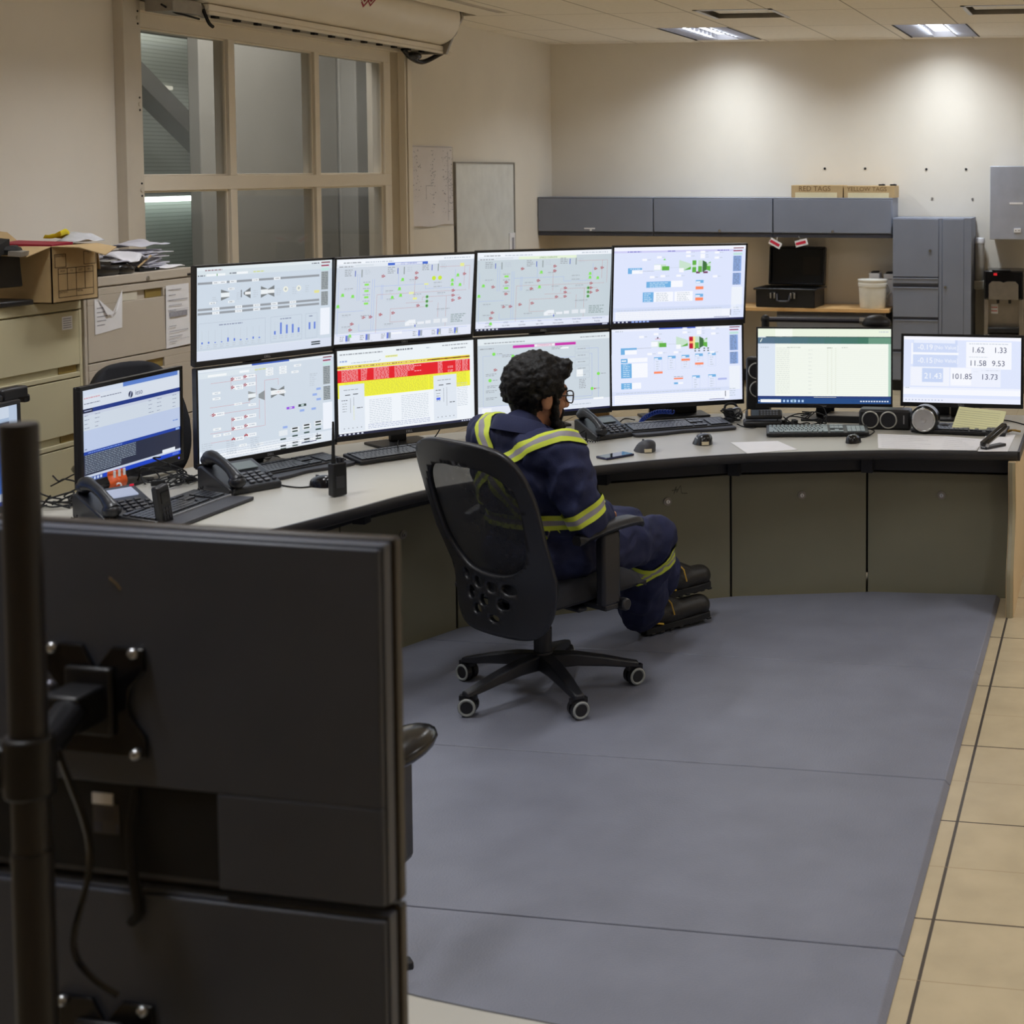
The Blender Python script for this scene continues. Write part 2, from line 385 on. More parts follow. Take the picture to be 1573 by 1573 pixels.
tl_ = thing('tube_light', 'bright fluorescent tube on the ribbed hall wall behind the glass', 'light', (hx + .2, 12.55, 1.635))
MB().box((-.09, -.95, .02), (0, .95, .07)).build('housing', HALL_D, tl_)
MB().cyl((.0, -.9, 0), (.0, .9, 0), .022).build('tube', emit('tube_glow', (240, 255, 250), 6), tl_)
for i, (y, z, w_) in enumerate(((11.95, 2.62, .14), (12.55, 2.62, .12), (12.86, 2.64, .3), (12.92, 2.52, .18), (11.95, 2.85, .25))):
    g = thing('slit_lamp', ['short bright strip left in the top window pane', 'short strip lamp in the middle of the top left window pane', 'long upper strip lamp beside the grey enclosure', 'short lower strip lamp beside the grey enclosure', 'topmost bright strip under the hall brace'][i], 'light', (hx + .13, y, z), group='strip lamps in the hall')
    MB().box((-.03, -w_ / 2, -.018), (.0, w_ / 2, .018)).build('lamp_body', emit('slit_glow', (225, 222, 205), .9), g)
lamp('hall_fill', (-6.1, 10.6, 4.0), 1.2, 3.5, 95, (1.0, 0.97, 0.93))  # two unseen fill lights added overhead to bring the hall up to grey
lamp('hall_fill', (-8.0, 12.2, 4.0), .8, 1.5, 45, (1.0, 0.98, 0.94))

# ------------------------------------------------------------------ roller shutter hood
rs = thing('roller_shutter', 'cream steel rolling fire shutter hood above the window', 'shutter', (-4.88, 9.1, 3.0))
prof = [(-.22, .22)] + [(.2 * math.sin(t), .2 * math.cos(t)) for t in [R(a) for a in range(0, 200, 10)]] + [(-.22, -.195)]
M_ = Matrix.Rotation(R(90), 4, 'X')
hd = MB().prism(prof[::-1], -1.72, 1.62, 0, Matrix(((1, 0, 0, 0), (0, 0, 1, 0), (0, 1, 0, 0), (0, 0, 0, 1))))
hd.build('hood', HOOD, rs, smooth=40)
MB().box((-.03, -1.35, -.235), (.06, 1.78, -.2)).box((.03, -1.35, -.255), (.06, 1.78, -.235)).build('bottom_bar', HOOD, rs, bevel=.006)
sl = MB().box((-.20, -1.5, -.235), (-.03, 1.7, -.205))
for k in range(14): sl.box((-.10, -1.3 + k * .22, -.25), (-.07, -1.26 + k * .22, -.235), 1)
sl.build('slat_curtain', [STEEL, BLK_M], rs)
MB().prism([(-.2, -.26), (.08, -.26), (.14, -.12), (.21, .0), (.19, .12), (.05, .22), (-.2, .22)], 1.63, 1.66, 0, Matrix(((1, 0, 0, 0), (0, 0, 1, 0), (0, 1, 0, 0), (0, 0, 0, 1)))).cyl((.05, 1.66, -.07), (.05, 1.76, -.07), .07).cyl((.05, 1.76, -.07), (.05, 1.80, -.07), .02, m=1).build('end_bracket', [STEEL, BLK_M], rs, bevel=.004)
MB().tube(spline([(-.12, 1.35, -.24), (-.10, 1.45, -.30), (-.08, 1.6, -.315), (.0, 1.75, -.24)]), .018).ball((-.1, 1.48, -.28), (.05, .09, .03)).build('drive_cable', BLK_G, rs, smooth=60)
dr = MB().box((-.10, -1.68, -.27), (.06, -1.42, -.2)).cyl((.0, -1.38, -.22), (.0, -1.30, -.24), .035).tube(spline([(.02, -1.72, -.24), (.02, -1.6, -.27), (.02, -1.52, -.275), (.02, -1.38, -.285)]), .006, m=1).tube(spline([(.03, -1.36, -.23), (.05, -1.34, -.30), (.05, -1.30, -.32)]), .01, m=1)
dr.build('release_mechanism', [STEEL, BLK_M], rs, bevel=.004)
RED = mat('crimson_print', (150, 24, 52), 0.6)
dm = MB()
cy_ = PX(562, 8, -4.69).y - 9.1
def hoodpt(y, a, r=.2025): return Vector((r * math.sin(a), y, r * math.cos(a)))
for dy, q in ((-.035, .11), (.05, .085)):
    a0 = R(92)
    top, bot = (a0 - q / .2 * 1.0), (a0 + q / .2 * .62)
    for k in range(-2, 3):                              # diamond outline made of chevron strips
        pass
    ring = lambda s: [hoodpt(cy_ + dy + u * q * s * .8, a0 + v * q * s / .2 * .62) for u, v in ((0, -1), (1, 0), (0, 1), (-1, 0))]
    A, B, C_ = ring(1), ring(.72), ring(.5)
    for k in range(4): dm.quad(A[k], A[(k + 1) % 4], B[(k + 1) % 4], B[k])
    for k in range(4): dm.quad(C_[k], C_[(k + 1) % 4], C_[(k + 1) % 4] * .5 + C_[(k + 3) % 4] * .5, C_[k] * .5 + C_[(k + 2) % 4] * .5)
dm.build('hazard_emblem', RED, rs)

# ------------------------------------------------------------------ ceiling lights and vents
LOUV = mat('louver_metal', (206, 209, 220), 0.45, 0.0, var=0.05)
GLOW = emit('lamp_glow', (250, 252, 255), 2.2)
def troffer(x, y, label):
    t = thing('ceiling_light', label, 'ceiling light', (x, y, HC), group='recessed ceiling lights')
    a, b, d = .297, .604, .10
    MB().box((-a, -b, d - .01), (a, b, d)).box((-a, -b, 0), (-a + .008, b, d)).box((a - .008, -b, 0), (a, b, d)).box((-a, -b, 0), (a, -b + .008, d)).box((-a, b - .008, 0), (a, b, d)).build('housing', LOUV, t)
    lv = MB()
    for sx in (-1, 1):
        for k in range(9):
            yy = -b + .06 + k * (2 * b - .12) / 8
            lv.box((sx * .105 if sx > 0 else -a + .01, yy - .006, .004), (a - .01 if sx > 0 else -.105, yy + .006, .05))
        lv.box((sx * .1 - .003, -b + .01, .004), (sx * .1 + .003, b - .01, .012))
    lv.build('louver', LOUV, t)
    MB().box((-.096, -b + .012, .05), (.096, b - .012, .06)).build('lamp_panel', GLOW, t)
    MB().box((-a, -b, -.003), (-a + .012, b, .004)).box((a - .012, -b, -.003), (a, b, .004)).build('trim_frame', BLK_M, t)
names_ = ['lit ceiling light nearest the back left corner, its louvers facing the desks', 'lit ceiling light above the tall grey storage cabinet', 'ceiling light over the aisle beside the back wall', 'ceiling light over the middle of the aisle', 'ceiling light over the near end of the aisle', 'ceiling light above the front desk', 'ceiling light above the left end of the curved console', 'ceiling light above the filing cabinets', 'ceiling light above the seated person', 'ceiling light between the console and the back wall']
names = names_[:2] + ['ceiling light by the right wall, near the back', 'ceiling light by the right wall, at its middle', 'ceiling light by the right wall, nearest the front'] + names_[2:]
for (x, y, _, _), n in zip(FIX, names): troffer(x, y, n)
for (x, y), n in zip(VENTS, ('recessed square ceiling vent in front of the left lit ceiling light', 'recessed square ceiling vent in front of the right lit ceiling light')):
    t = thing('ceiling_vent', n, 'vent', (x, y, HC), group='square ceiling vents')
    a, b = .289, .329
    MB().box((-a, -b, .07), (a, b, .08)).box((-a, -b, 0), (-a + .006, b, .08)).box((a - .006, -b, 0), (a, b, .08)).box((-a, -b, 0), (a, -b + .006, .08)).box((-a, b - .006, 0), (a, b, .08)).build('housing', STEEL, t)
    MB().box((-a + .05, -b + .07, .03), (a - .05, b - .07, .045)).build('diffuser_plate', mat('vent_plate', (232, 226, 210), .4), t)
    MB().box((-a, -b, -.004), (a, -b + .05, .0)).box((-a, -b, -.004), (-a + .03, b, .0)).box((a - .03, -b, -.004), (a, b, .0)).build('vent_frame', LOUV, t)
t = thing('slot_diffuser', 'long black slotted air diffuser in the ceiling beside the shutter hood', 'vent', (-4.405, 9.92, HC))
MB().box((-.044, -.91, .0), (-.036, .91, .016)).box((-.008, -.91, 0), (-.003, .91, .016)).box((.014, -.91, 0), (.02, .91, .016)).box((.036, -.91, 0), (.044, .91, .016)).build('slots', HOOD, t)
MB().box((-.044, -.91, .016), (.044, .91, .03)).build('backing', BLK_M, t)

# ------------------------------------------------------------------ floor mats inside the console
FRONT = [(-.445, 6.90), (-1.087, 6.86), (-1.672, 6.68), (-2.19, 6.38), (-2.68, 6.02), (-2.90, 5.46), (-3.02, 4.87), (-3.09, 4.27), (-3.12, 3.67), (-3.12, 2.2)]
EDGE_X = -.487
def clip_y(poly, y, keep_above):
    out = []
    for i in range(len(poly)):
        a, b = poly[i], poly[(i + 1) % len(poly)]
        ia, ib = (a[1] >= y) == keep_above, (b[1] >= y) == keep_above
        if ia: out.append(a)
        if ia != ib:
            t = (y - a[1]) / (b[1] - a[1]); out.append((a[0] + (b[0] - a[0]) * t, y))
    return out
full = [(EDGE_X, 1.3), (EDGE_X, 6.875)] + [(x + .03, y - .03) for x, y in FRONT[1:-1]] + [(-3.09, 1.3)]
seams = [6.9, 5.81, 4.737, 3.665, 2.593, 1.52]
labels = ['grey cushioned floor mat farthest back, under the seated person\'s boots', 'grey cushioned floor mat under the wheels of the occupied chair', 'grey cushioned floor mat between the occupied chair and the front desk', 'grey cushioned floor mat nearest the front desk, cut by the picture\'s lower edge', 'grey cushioned floor mat tucked under the front desk']
for k in range(5):
    p = clip_y(clip_y(full, seams[k] - .0025, False), seams[k + 1] + .0025, True)
    n = len(p); bot = [(x, y, 0.001) for x, y in p]; top = [(x - .018 if x > EDGE_X - .001 else x, y, .02) for x, y in p]
    m = MB().add(bot + top, [tuple(range(n))[::1], tuple(range(n, 2 * n))[::-1]] + [(i, n + i, n + (i + 1) % n, (i + 1) % n) for i in range(n)])
    o = m.build('floor_mat', MAT_G, bevel=.003)
    bm = bmesh.new(); bm.from_mesh(o.data); bmesh.ops.recalc_face_normals(bm, faces=bm.faces); bm.to_mesh(o.data); bm.free()
    tag(o, labels[k], 'floor mat', 'grey floor mats')
# ------------------------------------------------------------------ curved console
TOP = mat('grey_laminate', (181, 178, 169), 0.33, var=0.03, scale=4, spec=0.5)
CONS = mat('putty_steel', (128, 126, 108), 0.5, var=0.06, scale=2.5)
CONS_L = mat('tan_panel', (205, 180, 142), 0.5, var=0.04, scale=3)
NAVY_D = mat('console_recess', (30, 32, 42), 0.6, var=0.1)
EDGE = mat('edge_rubber', (44, 43, 46), 0.45, var=0.1, scale=12)
DZ = 0.69
fr_pts = [(-.41, 6.755), (-.726, 6.715), (-.959, 6.689), (-1.277, 6.599), (-1.594, 6.48), (-1.876, 6.306), (-2.135, 6.089), (-2.40, 5.815), (-2.60, 5.515), (-2.705, 5.18), (-2.785, 4.93), (-2.865, 4.70), (-2.95, 4.35), (-2.99, 3.95), (-3.0, 3.55)]
bk_pts = [(-.41, 7.75), (-.75, 7.74), (-1.07, 7.68), (-1.45, 7.63), (-1.75, 7.58), (-2.15, 7.46), (-2.50, 7.27), (-3.03, 6.76), (-3.32, 6.46), (-3.60, 6.02), (-3.79, 5.64), (-3.86, 5.3), (-3.93, 4.9), (-3.98, 4.3), (-4.0, 3.55)]
fs_ = [(p.x, p.y) for p in spline([(x, y, 0) for x, y in fr_pts], 5)]
bs_ = [(p.x, p.y) for p in spline([(x, y, 0) for x, y in bk_pts], 5)]
desk = thing('console_desk', 'long curved control console worktop in pale grey with black rubber edge', 'desk', (0, 0, 0))
n = len(fs_); wt = MB()
vs = [(x, y, DZ) for x, y in fs_] + [(x, y, DZ) for x, y in bs_] + [(x, y, DZ - .035) for x, y in fs_] + [(x, y, DZ - .035) for x, y in bs_]
q = []
for i in range(n - 1):
    q += [(i, i + 1, n + i + 1, n + i)[::1], (2 * n + i, 3 * n + i, 3 * n + i + 1, 2 * n + i + 1), (i, 2 * n + i, 2 * n + i + 1, i + 1), (n + i, n + i + 1, 3 * n + i + 1, 3 * n + i)]
q += [(0, n, 3 * n, 2 * n), (n - 1, 3 * n - 1, 4 * n - 1, 2 * n - 1)]
wt.add(vs, q)
o = wt.build('top', TOP, desk)
bm = bmesh.new(); bm.from_mesh(o.data); bmesh.ops.recalc_face_normals(bm, faces=bm.faces); bm.to_mesh(o.data); bm.free()
def ribbon(pts, off0, off1, z0, z1):
    """a rounded strip that follows a polyline, off0..off1 to its outward side"""
    mb = MB(); N = len(pts); vs = []
    for i, p in enumerate(pts):
        a = pts[max(i - 1, 0)]; b = pts[min(i + 1, N - 1)]; d = (Vector(b) - Vector(a)).normalized(); nn = Vector((d.y, -d.x)) * -1
        for o_, z in ((off0, z1), (off1 * .7, z1 + .001), (off1, z1 - .008), (off1, z0 + .008), (off1 * .6, z0), (off0, z0)):
            vs.append((p[0] + nn.x * o_, p[1] + nn.y * o_, z))
    k = 6
    f = [(i * k + j, i * k + (j + 1) % k, (i + 1) * k + (j + 1) % k, (i + 1) * k + j) for i in range(N - 1) for j in range(k)]
    f += [tuple(range(k)), tuple((N - 1) * k + j for j in range(k))]
    mb.add(vs, f); return mb
def fixn(o):
    bm = bmesh.new(); bm.from_mesh(o.data); bmesh.ops.recalc_face_normals(bm, faces=bm.faces); bm.to_mesh(o.data); bm.free(); return o
# the outward side of the front edge (towards the operator)
test = Vector((fs_[1][1] - fs_[0][1], -(fs_[1][0] - fs_[0][0])))
part_label(fixn(ribbon(fs_, 0.0, .022, DZ - .04, DZ).build('edge_trim', EDGE, desk, smooth=50)), 'black rubber front edge')
MB().box((-.41, 6.74, DZ - .04), (-.398, 7.76, DZ)).build('end_trim', EDGE, desk)
# dark steel carcass behind the doors
inner = [(x - 0.0, y) for x, y in FRONT]
cc = thing('console_substructure', 'dark steel frame under the curved worktop above the console doors', 'desk frame', (0, 0, 0))
rail = MB()
def offs(pts, d):
    out = []
    for i, p in enumerate(pts):
        a = pts[max(i - 1, 0)]; b = pts[min(i + 1, len(pts) - 1)]; t = (Vector(b) - Vector(a)).normalized()
        out.append((p[0] + t.y * d, p[1] - t.x * d))
    return out
FR9 = FRONT[:-1]
for d0, d1, z0, z1 in ((.02, .30, .560, .585), (.30, .32, .02, .655), (-.10, -.085, .585, .645)):
    A = offs(FR9, d0); B = offs(FR9, d1)
    for i in range(len(A) - 1):
        rail.prism([A[i], A[i + 1], B[i + 1], B[i]], z0, z1)
for i in range(len(FR9)):
    if 0 < i < len(FR9):
        A = offs(FR9, -.11)[i]; rail.cbox((A[0], A[1], .615), (.05, .05, .075))
rail.build('carcass', NAVY_D, cc); fixn(cc.children[0])
# cabinet doors
dl = ['right end console cabinet door beside the tan end panel', 'second console cabinet door from the tan end panel', 'console cabinet door right of the seated person\'s knees', 'console cabinet door directly behind the seated person\'s arm', 'console cabinet door between the chair back and the front desk, nearer its lock', 'left console cabinet door partly hidden by the near black monitor', 'console cabinet door under the far left screens', 'last console cabinet door at the left']
for i in range(len(FR9) - 1):
    a, b = Vector(FR9[i]), Vector(FR9[i + 1]); L = (b - a).length; d = (b - a).normalized(); ang = math.atan2(d.y, d.x) + math.pi
    t = thing('console_cabinet', 'putty grey ' + dl[i], 'cabinet', (b.x, b.y, 0), ang, 'console base cabinets')
    MB().box((.004, -.0, .0), (L - .004, .02, .556)).build('door', CONS, t, bevel=.002)
    MB().box((.001, .0215, .0), (L - .001, .28, .555)).build('body', NAVY_D, t)
    k = MB().cyl((L * .52, 0, .458), (L * .52, -.006, .458), .018, n=20).cyl((L * .52, -.006, .458), (L * .52, -.010, .458), .009, n=16, m=1).cbox((L * .52, -.0105, .458), (.002, .001, .01), 2)
    k.build('lock', [STEEL, CHROME, BLK_M], t)
    if i == 2:
        sc = MB()
        for q in ([(.34, .49), (.35, .52), (.352, .495), (.37, .525), (.375, .49), (.40, .488)], [(.33, .505), (.36, .508)]): sc.tube([(x, -.0008, z) for x, z in q], .0012, 4)
        sc.build('pencil_scrawl', mat('pencil', (50, 48, 44), .9), t)
# end panel, with a wavy front edge
ep = thing('console_end_panel', 'tan end panel of the curved console with a wavy front edge', 'panel', (-.43, 0, 0))
pr = spline([(0, 6.60, 0.0), (0, 6.60, .16), (0, 6.63, .23), (0, 6.70, .33), (0, 6.735, .43), (0, 6.72, .52), (0, 6.70, .60), (0, 6.70, .65)], 6)
prof = [(p.y, p.z) for p in pr] + [(7.74, .65), (7.74, 0)]
YZ = Matrix(((0, 0, 1, 0), (1, 0, 0, 0), (0, 1, 0, 0), (0, 0, 0, 1)))
fixn(MB().prism(prof[::-1], -.016, .017, 0, YZ).build('panel', CONS_L, ep, smooth=30))
part_label(MB().tube([(0, p.y + .001, p.z) for p in pr], .0155, 6).build('edge_strip', mat('worn_edge', (150, 142, 118), .5), ep, smooth=50), 'worn grey-green front edge')

# ------------------------------------------------------------------ what the screens show
def glow(name, s):
    m = bpy.data.materials.new(name); m.use_nodes = True; nt = m.node_tree; b = nt.nodes['Principled BSDF']
    a = nt.nodes.new('ShaderNodeAttribute'); a.attribute_name = 'Col'
    b.inputs['Base Color'].default_value = (.01, .01, .01, 1); b.inputs['Roughness'].default_value = .35
    nt.links.new(a.outputs['Color'], b.inputs['Emission Color']); b.inputs['Emission Strength'].default_value = s
    return m
SCREEN = glow('lcd_screen', 1.0)
class UI:
    """flat drawing on a screen: 0..1 across, 0..1 down"""
    def __init__(s, W, H, bg, seed=1):
        s.W, s.H, s.mb, s.rnd = W, H, MB(), random.Random(seed); s.r(0, 0, 1, 1, bg, 0)
    def pt(s, x, y, l): return Vector(((x - .5) * s.W, -.0004 - .00012 * l, (.5 - y) * s.H))
    def r(s, x0, y0, x1, y1, c, l=1): s.mb.quad(s.pt(x0, y1, l), s.pt(x1, y1, l), s.pt(x1, y0, l), s.pt(x0, y0, l), 0, lin(c)); return s
    def poly(s, pts, c, l=2): s.mb.add([s.pt(x, y, l) for x, y in pts][::-1], [tuple(range(len(pts)))], 0, lin(c)); return s
    def disk(s, x, y, q, c, l=2, n=14):
        return s.poly([(x + q * math.cos(2 * math.pi * i / n), y + q * 16 / 9 * math.sin(2 * math.pi * i / n)) for i in range(n)], c, l)
    def h(s, x0, x1, y, c, l=2, w=.0035): return s.r(x0, y - w / 2, x1, y + w / 2, c, l)
    def vl(s, x, y0, y1, c, l=2, w=.002): return s.r(x - w / 2, y0, x + w / 2, y1, c, l)
    def path(s, pts, c, l=2):
        for (a, b), (e, f) in zip(pts, pts[1:]):
            (s.h(min(a, e), max(a, e), b, c, l) if abs(b - f) < 1e-6 else s.vl(a, min(b, f), max(b, f), c, l))
        return s
    def box(s, x0, y0, x1, y1, c, l=2): s.h(x0, x1, y0, c, l); s.h(x0, x1, y1, c, l); s.vl(x0, y0, y1, c, l); s.vl(x1, y0, y1, c, l); return s
    def tx(s, x, y, w, c, h=.012, l=3):                    # a line of small unreadable print
        e = x + w
        while x < e:
            k = min(s.rnd.uniform(.008, .03), e - x); s.r(x, y - h / 2, x + k, y + h / 2, c, l); x += k + .005
        return s
    def para(s, x, y, w, n, c, dy=.022, l=3):
        for i in range(n): s.tx(x, y + i * dy, w * s.rnd.uniform(.6, 1), c, .009, l)
        return s
    def t(s, txt, x, y, h, c, l=4, align='CENTER'):
        p = s.pt(x, y, l); M = Matrix.Translation(p) @ Matrix.Rotation(R(90), 4, 'X'); s.mb.text(txt, h * s.H, M, 0, lin(c), align); return s
    def bow(s, x, y, w, h, c, mid=(232, 238, 242)):        # a turbine sign: two wedges and a body
        s.poly([(x, y - h), (x + w, y - h * .45), (x + w, y + h * .45), (x, y + h)], c); s.r(x, y - h * .4, x + w, y + h * .4, mid, 3); return s
BLUE, LB, RD, GN, YL = (90, 110, 210), (158, 180, 234), (172, 62, 74), (128, 226, 92), (225, 240, 90)
INKC, GRY, LG = (110, 116, 128), (150, 156, 164), (190, 200, 212)
W27, H27 = .655, .655 * 9 / 16
def sidebar(u, x0=.915, y0=.02, blue=False):
    u.r(x0, y0, .985, y0 + .012, (120, 30, 50), 2).r(x0, y0 + .035, .975, y0 + .05, (150, 20, 70), 2).r(x0, y0 + .07, .975, y0 + .10, (190, 225, 220), 2)
    c = (140, 170, 225) if blue else (158, 166, 170)
    for a, b in ((y0 + .11, y0 + .32), (y0 + .34, y0 + .50)):
        u.r(x0, a, .97, b, c, 2)
        k = a + .012
        while k < b: u.tx(x0 + .004, k, .05, (96, 104, 112), .007); k += .02
    u.r(x0 - .005, y0 + .53, .985, .86, (236, 241, 250), 1)
def ui1():
    u = UI(W27, H27, (203, 215, 228), 3); u.r(0, 0, 1, .035, (224, 233, 238)).r(0, .035, 1, .10, (212, 223, 230))
    u.tx(.06, .035, .12, (150, 120, 130)).tx(.84, .03, .06, INKC); u.r(.07, .075, .20, .10, (238, 243, 246), 2).r(.14, .075, .145, .1, (70, 150, 60), 3).r(.28, .07, .36, .095, (240, 244, 248), 2).tx(.23, .08, .05, INKC).tx(.4, .08, .08, (205, 215, 140)).tx(.01, .09, .05, INKC)
    sidebar(u)
    for y, gaps in ((.16, (.13, .18, .25, .41, .57)), (.44, (.13, .29, .42, .55, .69)), (.485, (.13, .29, .42, .55, .69))):
        u.r(.01, y, .90, y + .024, (146, 152, 160), 2)
        for g in gaps: u.r(g - .02, y - .002, g + .03, y + .026, (236, 240, 244), 3).tx(g - .01, y + .012, .03, INKC, .008)
    u.bow(.17, .31, .06, .06, (120, 126, 130)); u.poly([(.33, .30), (.38, .25), (.38, .37), (.33, .32)], (110, 116, 120)).r(.34, .295, .38, .325, (236, 238, 240), 3).r(.31, .27, .318, .35, (120, 126, 134), 2)
    u.bow(.455, .31, .05, .065, (120, 126, 130)); u.poly([(.505, .285), (.555, .245), (.555, .375), (.505, .335)], (120, 126, 130)).r(.46, .29, .555, .33, (234, 238, 240), 3)
    for x in (.64, .74): u.disk(x, .30, .018, (240, 240, 226)).disk(x, .30, .010, (206, 214, 216), 3).t('0', x, .3, .035, (130, 134, 130))
    for x, y in ((.22, .25), (.09, .39), (.22, .39)): u.r(x, y - .012, x + .045, y + .012, (238, 242, 245), 3).tx(x + .008, y, .03, INKC, .008)
    for x, y in ((.11, .33), (.28, .30), (.40, .29), (.57, .29), (.69, .29), (.79, .28)): u.para(x, y, .04, 4, LG)
    u.r(.86, .34, .90, .37, (226, 224, 150), 2)
    for a, b in ((.015, .49), (.53, .765), (.795, .885)):
        u.box(a, .60, b, .88, (176, 188, 204)); u.tx(a + (b - a) * .3, .63, (b - a) * .35, (120, 130, 160), .01)
    for i, hgt in enumerate((.02, .02, .01, .01, .045, .03, .012, .01, .025, .015)):
        x = .04 + i * .045; u.vl(x, .68, .82, LG); u.r(x - .005, .82 - hgt, x + .006, .82, (96, 126, 214), 3); u.para(x - .012, .84, .03, 2, LG)
    for i, hgt in enumerate((.04, .13, .10, .10, .055)):
        x = .56 + i * .045; u.vl(x, .66, .80, LG); u.r(x - .006, .80 - hgt, x + .007, .80, (96, 126, 214), 3); u.para(x - .012, .82, .03, 2, LG)
    for x in (.825, .865): u.r(x - .006, .70, x + .007, .78, (96, 126, 214), 3)
    u.r(0, .90, 1, 1, (214, 222, 238)).h(0, .9, .90, (238, 242, 250)).r(.84, .925, .91, .94, (36, 52, 60), 2).r(.84, .95, .91, .965, (36, 52, 60), 2)
    return u
def valve(u, x, y, c, k=0):
    if k == 0: u.r(x - .012, y - .012, x - .004, y + .002, c, 3).r(x - .002, y - .02, x + .003, y + .016, c, 3).r(x + .005, y - .006, x + .013, y + .008, c, 3).r(x - .012, y + .008, x + .004, y + .016, c, 3)
    else: u.poly([(x - .013, y - .012), (x + .013, y + .012), (x + .013, y - .012), (x - .013, y + .012)], c, 3).r(x - .003, y - .024, x + .003, y, c, 3)
def ui5():
    u = UI(W27, H27, (206, 217, 229), 5); u.r(0, 0, 1, .03, (226, 234, 242)).r(.38, .0, .655, .02, (60, 96, 190), 2).r(0, .04, .4, .10, (216, 226, 234)).r(.07, .065, .2, .09, (240, 244, 246), 2).r(.29, .06, .36, .085, (240, 244, 248), 2).tx(.4, .07, .08, (210, 218, 140))
    sidebar(u)
    for pts in (((.09, .16), (.35, .16)), ((.23, .13), (.23, .26)), ((.23, .13), (.41, .13)), ((.41, .13), (.41, .35)), ((.08, .42), (.36, .42)), ((.36, .42), (.36, .33)), ((.08, .50), (.43, .50)), ((.43, .4), (.43, .62)), ((.23, .55), (.23, .68)), ((.08, .70), (.47, .70)), ((.47, .70), (.47, .20)), ((.47, .20), (.57, .20)), ((.57, .2), (.57, .27)), ((.08, .80), (.25, .80))): u.path(pts, (206, 150, 158), 2)
    for x, y in ((.25, .14), (.34, .13), (.25, .23), (.34, .22), (.25, .58), (.34, .57), (.25, .68), (.34, .67), (.25, .80), (.34, .78), (.115, .50)):
        u.r(x - .005, y - .018, x + .065, y + .02, (238, 242, 246), 2).tx(x + .015, y, .04, LG); valve(u, x - .01, y, RD, 1 if y > .75 else 0)
    for x, y in ((.12, .27), (.12, .33), (.28, .25), (.37, .45), (.27, .42), (.12, .66), (.12, .73), (.19, .73), (.3, .88), (.42, .9), (.5, .08), (.5, .11), (.5, .14), (.6, .08), (.6, .11), (.6, .14), (.71, .08), (.69, .15), (.59, .36)): u.r(x - .02, y - .013, x + .035, y + .013, (238, 242, 245), 2).tx(x - .005, y, .03, LG, .008)
    u.bow(.35, .35, .055, .055, (150, 156, 160)); u.poly([(.425, .345), (.47, .31), (.47, .42), (.425, .385)], (140, 146, 150)); u.bow(.515, .35, .05, .06, (120, 126, 130)); u.poly([(.565, .33), (.615, .29), (.615, .41), (.565, .37)], (120, 126, 130)).r(.52, .33, .615, .375, (236, 238, 240), 3).tx(.55, .35, .035, (206, 150, 140), .008)
    for i in range(3): u.para(.02 + .17 * i, .80 + .01 * i, .08, 7, LG)
    for x, y, c in ((.66, .55, (150, 80, 220)), (.75, .54, (40, 60, 60))): u.r(x - .03, y - .014, x + .03, y + .014, c, 3).r(x - .01, y - .01, x + .012, y + .01, (200, 190, 235) if x < .7 else (190, 210, 210), 4)
    for x, y in ((.83, .44), (.86, .38), (.86, .50), (.73, .60), (.82, .60), (.60, .76)): u.r(x, y - .013, x + .035, y + .013, (150, 175, 230), 2)
    for x in (.58, .67, .76, .85):
        y = .98 - x * .17
        for k in (.0, .085):
            u.r(x - .01, y - .09 + k * 1.9, x + .055, y - .03 + k * 1.9, (226, 232, 238), 2)
            if not (x < .6 and k == 0): u.r(x, y - .085 + k * 1.9, x + .042, y - .068 + k * 1.9, (40, 44, 46), 3).r(x, y - .052 + k * 1.9, x + .042, y - .036 + k * 1.9, (52, 74, 66), 3)
        u.r(x, y + .0, x + .042, y + .018, (56, 80, 78), 3)
    u.tx(.81, .2, .06, LG).para(.81, .22, .06, 6, LG)
    u.r(0, .88, 1, 1, (222, 230, 240)).r(.02, .93, .85, .985, (238, 242, 247), 2)
    for k in range(4): u.tx(.03, .90 + k * .026, .8, LG, .006)
    u.r(.86, .885, .865, .95, (70, 74, 90), 3).r(.74, .965, .855, .975, (70, 74, 120), 3).r(.015, .985, .022, .995, (80, 84, 96), 3)
    return u
